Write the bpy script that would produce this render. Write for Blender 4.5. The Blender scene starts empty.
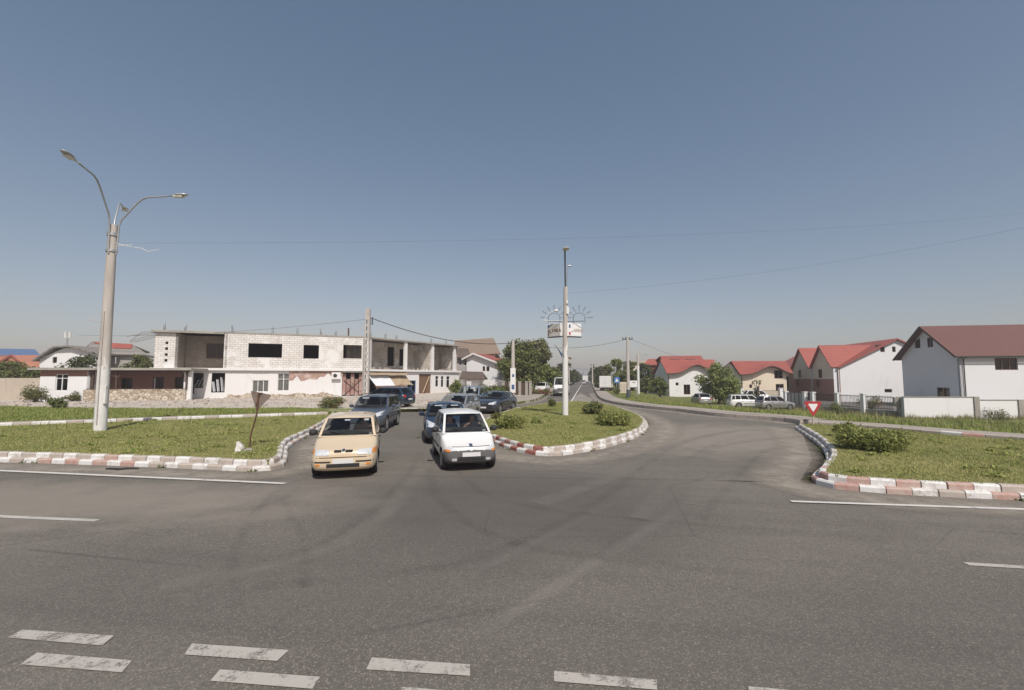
import bpy, bmesh, math, random
import numpy as np
from mathutils import Vector, Matrix
from mathutils.bvhtree import BVHTree

# ------------------------------------------------------------------ camera, sky, sun, exposure
SC = bpy.context.scene
COL = SC.collection
R = math.radians
F, CX, CY, HY, CAM_H = 450.0, 512.0, 345.0, 377.0, 2.5
PITCH = math.atan((HY - CY) / F)
cam_data = bpy.data.cameras.new('camera')
cam_data.sensor_fit = 'HORIZONTAL'; cam_data.sensor_width = 36.0
cam_data.lens = 36.0 * F / 1024.0
cam_data.clip_start = 0.05; cam_data.clip_end = 8000.0
cam = bpy.data.objects.new('camera', cam_data); COL.objects.link(cam)
cam.location = (0, 0, CAM_H); cam.rotation_euler = (R(90) + PITCH, 0, 0)
SC.camera = cam

SUN_EL, SUN_AZ = 50.0, 161.0           # azimuth clockwise from +Y (straight ahead)
world = bpy.data.worlds.new('World'); SC.world = world; world.use_nodes = True
wn, wl = world.node_tree.nodes, world.node_tree.links
wn.clear()
sky = wn.new('ShaderNodeTexSky'); sky.sky_type = 'NISHITA'; sky.sun_disc = False
sky.sun_elevation = R(SUN_EL); sky.sun_rotation = R(SUN_AZ)
sky.altitude = 30; sky.air_density = 1.0; sky.dust_density = 1.6; sky.ozone_density = 1.3
hsv = wn.new('ShaderNodeHueSaturation'); hsv.inputs['Saturation'].default_value = 0.88
bg = wn.new('ShaderNodeBackground'); bg.inputs['Strength'].default_value = 0.104
wo = wn.new('ShaderNodeOutputWorld')
sep = wn.new('ShaderNodeSeparateColor'); com = wn.new('ShaderNodeCombineColor')   # softer, hazier gradient from zenith to horizon
wl.new(sky.outputs[0], hsv.inputs['Color']); wl.new(hsv.outputs[0], sep.inputs[0])
for k_, (g_, m_k) in enumerate(((.95, 1.10), (.80, 1.24), (.70, 1.44))):
    p_ = wn.new('ShaderNodeMath'); p_.operation = 'POWER'; p_.inputs[1].default_value = g_; q_ = wn.new('ShaderNodeMath'); q_.operation = 'MULTIPLY'; q_.inputs[1].default_value = m_k
    wl.new(sep.outputs[k_], p_.inputs[0]); wl.new(p_.outputs[0], q_.inputs[0]); wl.new(q_.outputs[0], com.inputs[k_])
wl.new(com.outputs[0], bg.inputs['Color']); wl.new(bg.outputs[0], wo.inputs[0])

sun_d = bpy.data.lights.new('sun', 'SUN'); sun_d.energy = 4.15; sun_d.angle = R(0.53); sun_d.color = (1.0, 0.955, 0.895)
sun = bpy.data.objects.new('sun', sun_d); COL.objects.link(sun)
TO_SUN = Vector((math.sin(R(SUN_AZ)) * math.cos(R(SUN_EL)), math.cos(R(SUN_AZ)) * math.cos(R(SUN_EL)), math.sin(R(SUN_EL))))
sun.rotation_euler = TO_SUN.to_track_quat('Z', 'Y').to_euler()
sun.location = (0, -20, 60)
SC.view_settings.view_transform = 'Standard'; SC.view_settings.look = 'None'
SC.view_settings.exposure = 0.0; SC.view_settings.gamma = 1.0
SC.cycles.max_bounces = 6; SC.cycles.transparent_max_bounces = 12
SC.cycles.use_denoising = True

# ------------------------------------------------------------------ pixel of the photograph -> point of the place
_cp, _sp = math.cos(PITCH), math.sin(PITCH)
def ray(px, py):
    u, v = px - CX, CY - py
    return Vector((u, F * _cp - v * _sp, F * _sp + v * _cp))
def gp(px, py, z=0.0):                       # on the plane z
    d = ray(px, py); t = (z - CAM_H) / d.z
    return Vector((d.x * t, d.y * t, z))
def at(px, py, Y):                           # at depth Y
    d = ray(px, py); t = Y / d.y
    return Vector((d.x * t, Y, CAM_H + d.z * t))
def on_line(px, py, P, D):                   # on the vertical plane through P along D -> (s, z)
    d = ray(px, py)
    den = d.x * D.y - d.y * D.x
    t = (P.x * D.y - P.y * D.x) / den
    q = Vector((d.x * t, d.y * t)); s = (q - Vector((P.x, P.y))).dot(Vector((D.x, D.y)))
    return s, CAM_H + d.z * t

# ------------------------------------------------------------------ materials
def new_mat(name):
    m = bpy.data.materials.new(name); m.use_nodes = True
    nt = m.node_tree
    return m, nt, nt.nodes['Principled BSDF']
def N(nt, kind, **kw):
    n = nt.nodes.new(kind)
    for k, v in kw.items():
        if k in n.inputs.keys(): n.inputs[k].default_value = v
        else: setattr(n, k, v)
    return n
def ramp(nt, fac, stops):
    r = nt.nodes.new('ShaderNodeValToRGB'); e = r.color_ramp.elements
    while len(e) > 1: e.remove(e[-1])
    e[0].position, e[0].color = stops[0][0], (*stops[0][1], 1)
    for p, c in stops[1:]:
        x = e.new(p); x.color = (*c, 1)
    nt.links.new(fac, r.inputs[0]); return r.outputs[0]
def coords(nt, kind='Object'):
    return nt.nodes.new('ShaderNodeTexCoord').outputs[kind]
def noise(nt, vec, scale, detail=4, rough=.55):
    n = nt.nodes.new('ShaderNodeTexNoise'); n.inputs['Scale'].default_value = scale
    n.inputs['Detail'].default_value = detail; n.inputs['Roughness'].default_value = rough
    nt.links.new(vec, n.inputs['Vector']); return n.outputs['Fac']
def mix(nt, fac, a, b, mode='MIX'):
    n = nt.nodes.new('ShaderNodeMix'); n.data_type = 'RGBA'; n.blend_type = mode
    def put(sock, v):
        if isinstance(v, (tuple, list)): sock.default_value = (*v[:3], 1)
        elif isinstance(v, (int, float)): sock.default_value = v
        else: nt.links.new(v, sock)
    put(n.inputs[0], fac); put(n.inputs[6], a); put(n.inputs[7], b)
    return n.outputs[2]
def math_n(nt, op, a, b=None, clamp=False):
    n = nt.nodes.new('ShaderNodeMath'); n.operation = op; n.use_clamp = clamp
    for i, v in enumerate((a, b)):
        if v is None: continue
        if isinstance(v, (int, float)): n.inputs[i].default_value = v
        else: nt.links.new(v, n.inputs[i])
    return n.outputs[0]
def maprange(nt, v, a, b, c=0., d=1.):
    n = nt.nodes.new('ShaderNodeMapRange'); nt.links.new(v, n.inputs[0])
    for i, x in enumerate((a, b, c, d)): n.inputs[i + 1].default_value = x
    return n.outputs[0]
def bump(nt, bs, h, strength=.3, dist=.02):
    b = nt.nodes.new('ShaderNodeBump'); b.inputs['Strength'].default_value = strength; b.inputs['Distance'].default_value = dist
    nt.links.new(h, b.inputs['Height']); nt.links.new(b.outputs[0], bs.inputs['Normal'])
def scaled(nt, vec, sx, sy, sz):
    m = nt.nodes.new('ShaderNodeMapping'); m.inputs['Scale'].default_value = (sx, sy, sz)
    nt.links.new(vec, m.inputs[0]); return m.outputs[0]

def dirty(name, c, c2, rough=.7, scale=1.2, fine=18., metallic=0., bstr=.15, lo=.38, hi=.7, spec=.35):
    """a surface of colour c with blotches of c2"""
    m, nt, bs = new_mat(name); v = coords(nt)
    n1 = noise(nt, v, scale, 6, .65); n2 = noise(nt, v, fine, 4, .6)
    f = maprange(nt, n1, lo, hi); col = mix(nt, f, c, c2)
    col = mix(nt, math_n(nt, 'MULTIPLY', n2, .35), col, tuple(x * .62 for x in c))
    nt.links.new(col, bs.inputs['Base Color'])
    bs.inputs['Roughness'].default_value = rough; bs.inputs['Metallic'].default_value = metallic
    bs.inputs['Specular IOR Level'].default_value = spec
    if bstr: bump(nt, bs, n2, bstr, .01)
    return m
def paint(name, c, rough=.28, coat=.6, metallic=.0):
    m, nt, bs = new_mat(name); v = coords(nt)
    n1 = noise(nt, v, 3., 4, .6)
    z = nt.nodes.new('ShaderNodeSeparateXYZ'); nt.links.new(v, z.inputs[0])
    dust = math_n(nt, 'MULTIPLY', maprange(nt, z.outputs[2], .75, .15), maprange(nt, n1, .3, .7), True)
    col = mix(nt, math_n(nt, 'MULTIPLY', dust, .35), mix(nt, math_n(nt, 'MULTIPLY', n1, .25), c, tuple(x * .85 for x in c)), (.26, .23, .19))
    nt.links.new(col, bs.inputs['Base Color'])
    bs.inputs['Metallic'].default_value = metallic
    nt.links.new(math_n(nt, 'ADD', math_n(nt, 'MULTIPLY', dust, .4), rough), bs.inputs['Roughness'])
    bs.inputs['Coat Weight'].default_value = coat; bs.inputs['Coat Roughness'].default_value = .08
    return m
def plain(name, c, rough=.5, metallic=0.):
    m, nt, bs = new_mat(name); v = coords(nt); n1 = noise(nt, v, 9., 3)
    nt.links.new(mix(nt, math_n(nt, 'MULTIPLY', n1, .4), c, tuple(x * .7 for x in c)), bs.inputs['Base Color'])
    bs.inputs['Roughness'].default_value = rough; bs.inputs['Metallic'].default_value = metallic
    return m
def glass_mat(name, tint=(.30, .34, .36), gloss=1.):
    m, nt, bs = new_mat(name); nt.nodes.remove(bs)
    tr = N(nt, 'ShaderNodeBsdfTransparent'); tr.inputs[0].default_value = (*tint, 1)
    gl = N(nt, 'ShaderNodeBsdfGlossy'); gl.inputs['Roughness'].default_value = .03; gl.inputs[0].default_value = (gloss, gloss, gloss, 1)
    lw = N(nt, 'ShaderNodeLayerWeight'); lw.inputs['Blend'].default_value = .5
    fr = math_n(nt, 'ADD', math_n(nt, 'MULTIPLY', math_n(nt, 'POWER', lw.outputs['Facing'], 4.), .75), .035, True)
    mx = N(nt, 'ShaderNodeMixShader')
    nt.links.new(fr, mx.inputs[0]); nt.links.new(tr.outputs[0], mx.inputs[1]); nt.links.new(gl.outputs[0], mx.inputs[2])
    nt.links.new(mx.outputs[0], nt.nodes['Material Output'].inputs[0])
    return m
def masonry(name, brick, brick2, mortar, bw=.5, bh=.22, ms=.012, rough=.85, plaster=None, plo=.5, phi=.56, pscale=.35, squash_rows=0, grime=(.24, .2, .16), gamt=.55, bstr=.5):
    """laid blocks in UV metres, with patches of plaster and grime"""
    m, nt, bs = new_mat(name); uv = coords(nt, 'UV'); ob = coords(nt)
    b = nt.nodes.new('ShaderNodeTexBrick')
    b.inputs['Scale'].default_value = 1.; b.inputs['Brick Width'].default_value = bw; b.inputs['Row Height'].default_value = bh
    b.inputs['Mortar Size'].default_value = ms; b.inputs['Mortar Smooth'].default_value = .3
    b.inputs['Color1'].default_value = (*brick, 1); b.inputs['Color2'].default_value = (*brick2, 1); b.inputs['Mortar'].default_value = (*mortar, 1)
    nt.links.new(uv, b.inputs['Vector'])
    n1 = noise(nt, ob, .7, 6, .7); n2 = noise(nt, ob, 9., 4, .6)
    streak = noise(nt, scaled(nt, ob, 2.2, 2.2, .25), 1., 5, .65)
    col = mix(nt, math_n(nt, 'MULTIPLY', maprange(nt, n1, .45, .75), gamt), b.outputs['Color'], grime)
    col = mix(nt, math_n(nt, 'MULTIPLY', maprange(nt, streak, .52, .72), gamt), col, tuple(x * .9 for x in grime))
    h = b.outputs['Fac']
    if plaster:
        pf = maprange(nt, noise(nt, ob, pscale, 7, .6), plo, phi)
        pc = mix(nt, math_n(nt, 'MULTIPLY', n2, .4), plaster, tuple(x * .75 for x in plaster))
        col = mix(nt, pf, col, pc)
        h = math_n(nt, 'MULTIPLY', h, math_n(nt, 'SUBTRACT', 1., pf))
    nt.links.new(col, bs.inputs['Base Color']); bs.inputs['Roughness'].default_value = rough
    bs.inputs['Specular IOR Level'].default_value = .2
    bump(nt, bs, math_n(nt, 'SUBTRACT', n2, h), bstr, .012)
    return m
def tiles(name, c, c2, pitch=.35, rough=.55, wave=.24):
    """roof sheet with tile rows in UV metres (u along the ridge, v up the slope)"""
    m, nt, bs = new_mat(name); uv = coords(nt, 'UV'); ob = coords(nt)
    s = nt.nodes.new('ShaderNodeSeparateXYZ'); nt.links.new(uv, s.inputs[0])
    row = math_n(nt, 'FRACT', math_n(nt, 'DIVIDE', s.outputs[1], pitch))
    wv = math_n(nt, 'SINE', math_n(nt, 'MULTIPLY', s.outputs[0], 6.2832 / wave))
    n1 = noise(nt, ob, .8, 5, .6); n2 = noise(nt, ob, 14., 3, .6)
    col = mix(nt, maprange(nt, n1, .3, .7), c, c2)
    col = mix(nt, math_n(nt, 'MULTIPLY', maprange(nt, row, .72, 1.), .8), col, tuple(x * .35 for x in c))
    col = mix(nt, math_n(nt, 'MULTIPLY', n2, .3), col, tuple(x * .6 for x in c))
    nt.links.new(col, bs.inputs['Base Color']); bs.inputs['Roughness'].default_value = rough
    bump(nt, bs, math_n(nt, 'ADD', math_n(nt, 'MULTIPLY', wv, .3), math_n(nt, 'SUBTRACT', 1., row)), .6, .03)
    return m
def leaf_mat(name, c, c2, rough=.6, sc=.9):
    m, nt, bs = new_mat(name); v = coords(nt)
    n1 = noise(nt, v, sc, 3, .6)
    g = nt.nodes.new('ShaderNodeNewGeometry')
    f = math_n(nt, 'ADD', math_n(nt, 'MULTIPLY', n1, .6), math_n(nt, 'MULTIPLY', g.outputs['Random Per Island'], .5))
    col = ramp(nt, f, [(.25, c), (.75, c2)])
    nt.links.new(col, bs.inputs['Base Color']); bs.inputs['Roughness'].default_value = rough
    bs.inputs['Specular IOR Level'].default_value = .25
    tl = N(nt, 'ShaderNodeBsdfTranslucent'); nt.links.new(col, tl.inputs[0])
    mx = N(nt, 'ShaderNodeMixShader'); mx.inputs[0].default_value = .3
    nt.links.new(bs.outputs[0], mx.inputs[1]); nt.links.new(tl.outputs[0], mx.inputs[2])
    nt.links.new(mx.outputs[0], nt.nodes['Material Output'].inputs[0])
    return m

# ------------------------------------------------------------------ mesh helper
class MB:
    def __init__(s): s.v = []; s.f = []; s.uv = []; s.mi = []; s.sm = []
    def add(s, pts, faces, mi=0, smooth=False, uvs=None):
        o = len(s.v); s.v += [tuple(p) for p in pts]
        for k, f in enumerate(faces):
            s.f.append(tuple(o + i for i in f)); s.mi.append(mi); s.sm.append(smooth)
            s.uv.append(uvs[k] if uvs else None)
        return s
    def quad(s, pts, mi=0, uv=None): return s.add(pts, [tuple(range(len(pts)))], mi, False, [uv] if uv else None)
    def box(s, c, d, rz=0., mi=0, M=None):
        c = Vector(c); h = Vector(d) * .5
        m = M if M is not None else Matrix.Rotation(rz, 3, 'Z')
        P = [c + m @ Vector((x * h.x, y * h.y, z * h.z)) for x in (-1, 1) for y in (-1, 1) for z in (-1, 1)]
        return s.add(P, [(0, 1, 3, 2), (4, 6, 7, 5), (0, 4, 5, 1), (2, 3, 7, 6), (0, 2, 6, 4), (1, 5, 7, 3)], mi)
    def bar(s, a, b, w, h, mi=0, up=(0, 0, 1)):
        a, b = Vector(a), Vector(b); d = b - a; L = d.length; x = d / L
        u = Vector(up)
        if abs(x.dot(u)) > .98: u = Vector((1, 0, 0))
        y = u.cross(x).normalized(); z = x.cross(y)
        M = Matrix((x, y, z)).transposed()
        return s.box((a + b) / 2, (L, w, h), 0, mi, M)
    def tube(s, pts, r, n=8, mi=0, cap=True, smooth=True):
        pts = [Vector(p) for p in pts]; rs = r if isinstance(r, (list, tuple)) else [r] * len(pts)
        ring = []; prev = None
        for i, p in enumerate(pts):
            t = (pts[min(i + 1, len(pts) - 1)] - pts[max(i - 1, 0)]).normalized()
            if prev is None:
                prev = t.orthogonal().normalized()
            a = (prev - t * prev.dot(t))
            a = a.normalized() if a.length > 1e-5 else t.orthogonal().normalized()
            prev = a; b = t.cross(a)
            ring.append([p + (a * math.cos(2 * math.pi * k / n) + b * math.sin(2 * math.pi * k / n)) * rs[i] for k in range(n)])
        P = [q for rg in ring for q in rg]; fc = []
        for i in range(len(pts) - 1):
            for k in range(n):
                k2 = (k + 1) % n; fc.append((i * n + k, i * n + k2, (i + 1) * n + k2, (i + 1) * n + k))
        s.add(P, fc, mi, smooth)
        if cap: s.add(ring[0], [tuple(range(n))[::-1]], mi); s.add(ring[-1], [tuple(range(n))], mi)
        return s
    def prism(s, poly, z0, z1, mi=0, mi_side=None):
        """vertical prism over a 2-D outline"""
        a = sum(poly[i][0] * poly[(i + 1) % len(poly)][1] - poly[(i + 1) % len(poly)][0] * poly[i][1] for i in range(len(poly)))
        if a < 0: poly = poly[::-1]
        n = len(poly); P = [(p[0], p[1], z0) for p in poly] + [(p[0], p[1], z1) for p in poly]
        s.add(P, [tuple(range(n, 2 * n))], mi)
        s.add(P, [(i, (i + 1) % n, n + (i + 1) % n, n + i) for i in range(n)], mi if mi_side is None else mi_side)
        return s
    def slab(s, pts, t, mi=0, uvs=None):
        """thick plate: outline pts (3-D, planar), thickness t against its normal"""
        pts = [Vector(p) for p in pts]
        nrm = (pts[1] - pts[0]).cross(pts[2] - pts[0]).normalized()
        if nrm.z < 0: pts = pts[::-1]; nrm = -nrm; uvs = uvs[::-1] if uvs else None
        lo = [p - nrm * t for p in pts]; n = len(pts)
        # UV: u along the most horizontal edge direction, v up the slope
        hx = Vector((nrm.y, -nrm.x, 0)); hx = hx.normalized() if hx.length > 1e-4 else Vector((1, 0, 0))
        vx = nrm.cross(hx); vx = vx if vx.z > 0 or abs(nrm.z) > .999 else -vx
        uv = uvs or [(p.dot(hx), p.dot(vx)) for p in pts]
        s.add(pts, [tuple(range(n))], mi, False, [uv])
        s.add(lo, [tuple(range(n))[::-1]], mi, False, [uv[::-1]])
        s.add(pts + lo, [(i, n + i, n + (i + 1) % n, (i + 1) % n) for i in range(n)], mi, False, [[uv[i], uv[i], uv[(i + 1) % n], uv[(i + 1) % n]] for i in range(n)])
        return s
    def build(s, name, mats, parent=None):
        me = bpy.data.meshes.new(name); me.from_pydata(s.v, [], s.f); 
        if not isinstance(mats, (list, tuple)): mats = [mats]
        for m in mats: me.materials.append(m)
        me.polygons.foreach_set('material_index', s.mi); me.polygons.foreach_set('use_smooth', s.sm)
        if any(u is not None for u in s.uv):
            ul = me.uv_layers.new(name='UVMap'); k = 0; arr = np.zeros(len(me.loops) * 2, 'f4')
            for f, u in zip(s.f, s.uv):
                if u is not None:
                    for j in range(len(f)): arr[2 * (k + j)], arr[2 * (k + j) + 1] = u[j][0], u[j][1]
                k += len(f)
            ul.data.foreach_set('uv', arr)
        me.update(); return link(name, me, parent)
def link(name, me, parent=None):
    o = bpy.data.objects.new(name, me); COL.objects.link(o)
    if parent: o.parent = parent
    return o
def tag(o, label=None, cat=None, group=None, kind=None):
    if label: o['label'] = label
    if cat: o['category'] = cat
    if group: o['group'] = group
    if kind: o['kind'] = kind
    return o
def thing(name, label, cat, loc=(0, 0, 0), rz=0., group=None):
    o = bpy.data.objects.new(name, None); COL.objects.link(o); o.empty_display_size = .3
    o.location = loc; o.rotation_euler = (0, 0, rz)
    return tag(o, label, cat, group)
def copy_tree(o, parent=None):
    c = o.copy(); COL.objects.link(c)
    if parent: c.parent = parent
    for ch in list(o.children): copy_tree(ch, c)
    return c
def bake(me, mods):
    """mesh data after modifiers: list of (type, settings)"""
    o = bpy.data.objects.new('tmp', me); COL.objects.link(o)
    for t, kw in mods:
        md = o.modifiers.new(t, t)
        for k, v in kw.items(): setattr(md, k, v)
    dg = bpy.context.evaluated_depsgraph_get(); dg.update()
    r = bpy.data.meshes.new_from_object(o.evaluated_get(dg))
    bpy.data.objects.remove(o); return r
def catmull(pts, step):
    pts = [Vector(p[:2]) for p in pts]; P = [pts[0] * 2 - pts[1]] + pts + [pts[-1] * 2 - pts[-2]]
    out = []
    for i in range(1, len(P) - 2):
        for k in range(24):
            t = k / 24; a, b, c, d = P[i - 1:i + 3]
            out.append(.5 * ((2 * b) + (c - a) * t + (2 * a - 5 * b + 4 * c - d) * t * t + (3 * b - a - 3 * c + d) * t ** 3))
    out.append(pts[-1])
    L = [0.]
    for i in range(1, len(out)): L.append(L[-1] + (out[i] - out[i - 1]).length)
    n = max(2, round(L[-1] / step)); res = []; j = 0
    for k in range(n + 1):
        s = L[-1] * k / n
        while j < len(L) - 2 and L[j + 1] < s: j += 1
        q = (s - L[j]) / max(1e-9, L[j + 1] - L[j]); res.append(out[j].lerp(out[j + 1], min(1, q)))
    return res
def offset(line, d):
    """shift a polyline to its left by d"""
    r = []
    for i, p in enumerate(line):
        t = (line[min(i + 1, len(line) - 1)] - line[max(i - 1, 0)]).normalized()
        r.append(p + Vector((-t.y, t.x)) * d)
    return r
def in_poly(x, y, poly):
    c = np.zeros(len(x), bool); n = len(poly); j = n - 1
    for i in range(n):
        xi, yi, xj, yj = poly[i][0], poly[i][1], poly[j][0], poly[j][1]
        hit = ((yi > y) != (yj > y)) & (x < (xj - xi) * (y - yi) / ((yj - yi) or 1e-9) + xi)
        c ^= hit; j = i
    return c
def cards(name, mat, pts, nrm, size, parent=None, jitter=.5, seed=0, aspect=.55, dirs=None):
    """many small leaf faces: pts (n,3), nrm (n,3) facing, size (n,)"""
    rg = np.random.default_rng(seed); n = len(pts)
    a = rg.normal(size=(n, 3)) if dirs is None else dirs + rg.normal(size=(n, 3)) * .35; nn = nrm + rg.normal(size=(n, 3)) * jitter
    nn /= np.linalg.norm(nn, axis=1, keepdims=True) + 1e-9
    a -= nn * (a * nn).sum(1, keepdims=True); a /= np.linalg.norm(a, axis=1, keepdims=True) + 1e-9
    b = np.cross(nn, a); s = size[:, None]
    k = 4
    V = np.stack([pts - a * s * .5, pts + b * s * aspect * .5, pts + a * s * .5, pts - b * s * aspect * .5], 1).reshape(-1, 3)
    return raw_mesh(name, mat, V, n, k, parent)
def raw_mesh(name, mat, V, n, k, parent=None):
    me = bpy.data.meshes.new(name); me.vertices.add(len(V)); me.vertices.foreach_set('co', V.astype('f4').ravel())
    me.loops.add(n * k); me.loops.foreach_set('vertex_index', np.arange(n * k, dtype='i4'))
    me.polygons.add(n); me.polygons.foreach_set('loop_start', np.arange(n, dtype='i4') * k)
    me.update(calc_edges=True); me.materials.append(mat)
    return link(name, me, parent)

# ------------------------------------------------------------------ materials of the place
RU = Vector((0.9889, -0.1483)); RN = Vector((0.1483, 0.9889))      # along / across the main road
def asphalt_mat(name, base, lines=(), dark_spots=(), light_spots=()):
    m, nt, bs = new_mat(name); v = coords(nt)
    big = noise(nt, v, .11, 5, .6); mid = noise(nt, v, .9, 5, .65)
    fine = noise(nt, v, 55., 3, .7); grit = noise(nt, v, 17., 4, .75)
    vo = nt.nodes.new('ShaderNodeTexVoronoi'); vo.inputs['Scale'].default_value = 95.; nt.links.new(v, vo.inputs['Vector'])
    sp = nt.nodes.new('ShaderNodeSeparateColor'); nt.links.new(vo.outputs['Color'], sp.inputs[0])
    rot = nt.nodes.new('ShaderNodeMapping'); rot.inputs['Rotation'].default_value = (0, 0, math.atan2(-RU.y, RU.x)); nt.links.new(v, rot.inputs[0])
    st = noise(nt, scaled(nt, rot.outputs[0], .12, 1.6, 1.), 1., 5, .6)
    b2 = tuple(x * 1.42 for x in base); b0 = tuple(x * .6 for x in base)
    col = mix(nt, maprange(nt, big, .35, .65), base, b2)
    col = mix(nt, math_n(nt, 'MULTIPLY', maprange(nt, mid, .45, .75), .45), col, b0)
    col = mix(nt, math_n(nt, 'MULTIPLY', maprange(nt, st, .5, .72), .35), col, b0)
    col = mix(nt, math_n(nt, 'MULTIPLY', maprange(nt, fine, .35, .75), .5), col, tuple(x * .5 for x in base))
    col = mix(nt, math_n(nt, 'MULTIPLY', maprange(nt, grit, .42, .75), .6), col, tuple(x * .55 for x in base))
    col = mix(nt, math_n(nt, 'MULTIPLY', maprange(nt, sp.outputs[0], .82, .94), .6), col, (.33, .29, .24))
    wob = mix(nt, .55, v, nt.nodes.new('ShaderNodeTexNoise').outputs['Color'], 'ADD')
    cr = nt.nodes.new('ShaderNodeTexVoronoi'); cr.feature = 'DISTANCE_TO_EDGE'; cr.inputs['Scale'].default_value = .23; nt.links.new(wob, cr.inputs['Vector'])
    ck = math_n(nt, 'MULTIPLY', maprange(nt, cr.outputs['Distance'], .006, .0015), maprange(nt, big, .47, .6), True)
    col = mix(nt, math_n(nt, 'MULTIPLY', ck, .55), col, tuple(x * .35 for x in base))
    xyz = nt.nodes.new('ShaderNodeSeparateXYZ'); nt.links.new(v, xyz.inputs[0])
    X, Y = xyz.outputs[0], xyz.outputs[1]
    for (a, b, w, amt, tint) in lines:                    # sealed joints and rolled tracks worn into the surface
        d = (b - a).normalized(); L = (b - a).length
        px = math_n(nt, 'SUBTRACT', X, a.x); py = math_n(nt, 'SUBTRACT', Y, a.y)
        s = math_n(nt, 'ADD', math_n(nt, 'MULTIPLY', px, d.x), math_n(nt, 'MULTIPLY', py, d.y))
        t = math_n(nt, 'ABSOLUTE', math_n(nt, 'SUBTRACT', math_n(nt, 'MULTIPLY', px, -d.y), math_n(nt, 'MULTIPLY', py, -d.x)))
        k = math_n(nt, 'MULTIPLY', maprange(nt, t, w, w * .35), maprange(nt, s, 0, .6))
        k = math_n(nt, 'MULTIPLY', k, maprange(nt, s, L, L - 2.))
        k = math_n(nt, 'MULTIPLY', k, maprange(nt, grit, .3, .6, .35, 1.), True)
        col = mix(nt, math_n(nt, 'MULTIPLY', k, amt), col, tint)
    for (c, rx, ry, amt, tint) in dark_spots:
        ex = math_n(nt, 'DIVIDE', math_n(nt, 'SUBTRACT', X, c.x), rx); ey = math_n(nt, 'DIVIDE', math_n(nt, 'SUBTRACT', Y, c.y), ry)
        q = math_n(nt, 'ADD', math_n(nt, 'POWER', math_n(nt, 'ABSOLUTE', ex), 2.), math_n(nt, 'POWER', math_n(nt, 'ABSOLUTE', ey), 2.))
        q = math_n(nt, 'ADD', q, math_n(nt, 'MULTIPLY', math_n(nt, 'SUBTRACT', mid, .5), 1.6))
        col = mix(nt, math_n(nt, 'MULTIPLY', maprange(nt, q, 1.2, .2), amt, True), col, tint)
    nt.links.new(col, bs.inputs['Base Color']); bs.inputs['Roughness'].default_value = .88
    bs.inputs['Specular IOR Level'].default_value = .18
    bump(nt, bs, math_n(nt, 'ADD', math_n(nt, 'MULTIPLY', fine, .6), grit), .55, .012)
    return m
def worn(name, c, under=None, lo=.42, hi=.56, sc=7., alpha=False, rough=.75, fade_uv=False, amt=1.):
    """paint rubbed through to what lies below"""
    m, nt, bs = new_mat(name); v = coords(nt)
    n1 = noise(nt, v, sc, 7, .75); n2 = noise(nt, v, 46., 3, .6); n3 = noise(nt, v, .9, 4, .6)
    f = math_n(nt, 'ADD', math_n(nt, 'ADD', math_n(nt, 'MULTIPLY', n1, .5), math_n(nt, 'MULTIPLY', n2, .25)), math_n(nt, 'MULTIPLY', n3, .25))
    k = maprange(nt, f, lo, hi); k.node.clamp = True
    col = mix(nt, math_n(nt, 'MULTIPLY', n2, .45), c, tuple(x * .7 for x in c))
    bs.inputs['Roughness'].default_value = rough; bs.inputs['Specular IOR Level'].default_value = .2
    if alpha:
        if fade_uv:
            uv = coords(nt, 'UV'); s = nt.nodes.new('ShaderNodeSeparateXYZ'); nt.links.new(uv, s.inputs[0])
            e = math_n(nt, 'MULTIPLY', math_n(nt, 'MULTIPLY', s.outputs[1], math_n(nt, 'SUBTRACT', 1., s.outputs[1])), 4.)
            k = math_n(nt, 'MULTIPLY', k, e, True)
        nt.links.new(col, bs.inputs['Base Color']); nt.links.new(math_n(nt, 'MULTIPLY', k, amt), bs.inputs['Alpha'])
    else:
        nt.links.new(mix(nt, k, under, col), bs.inputs['Base Color']); bump(nt, bs, n1, .3, .01)
    return m

L1a, L1b = gp(470, 640).to_2d(), gp(690, 503).to_2d()
L2a, L2b = gp(455, 583).to_2d(), gp(640, 490).to_2d()
M = {}
M['asphalt'] = asphalt_mat('asphalt', (.145, .132, .115),
    lines=((L1a, L1b, .14, .34, (.24, .22, .195)), (L2a, L2b, .10, .28, (.23, .21, .185)), (gp(330, 640).to_2d(), gp(600, 590).to_2d(), .05, .5, (.07, .066, .062)),
           (gp(10, 548).to_2d(), gp(240, 571).to_2d(), .05, .5, (.06, .055, .05))),
    dark_spots=((Vector((.3, 9.2)), 4.0, 3.4, .6, (.078, .072, .065)), (Vector((-4.2, 5.6)), 4.5, 1.5, .25, (.08, .075, .07)), (Vector((6, 4.4)), 6.5, 1.5, .25, (.08, .075, .07)),
                (Vector((-11., 9.2)), 8., 1.9, .7, (.25, .222, .185)), (Vector((9., 19)), 6.5, 5.5, .65, (.265, .235, .195))))
M['asphalt_far'] = asphalt_mat('asphalt_far', (.125, .116, .105))
M['paint_line'] = worn('road_paint', (.62, .60, .56), lo=.37, hi=.47, alpha=True)
M['paint_dash'] = worn('road_paint_worn', (.44, .41, .37), lo=.38, hi=.50, sc=5., alpha=True)
M['tyre_black'] = worn('tyre_rubber_mark', (.035, .033, .03), lo=.42, hi=.6, sc=2.5, alpha=True, fade_uv=True, amt=.12)
M['dust'] = worn('road_dust', (.36, .32, .265), lo=.32, hi=.56, sc=1.6, alpha=True, fade_uv=True, amt=.85)
M['pale_track'] = worn('pale_wheel_track', (.30, .275, .24), lo=.34, hi=.62, sc=1.6, alpha=True, fade_uv=True, amt=.42)
M['pale_wear'] = worn('pale_worn_concrete', (.33, .30, .26), lo=.36, hi=.5, sc=1.5, alpha=True, amt=.9)
CONC = (.30, .27, .23)
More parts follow.
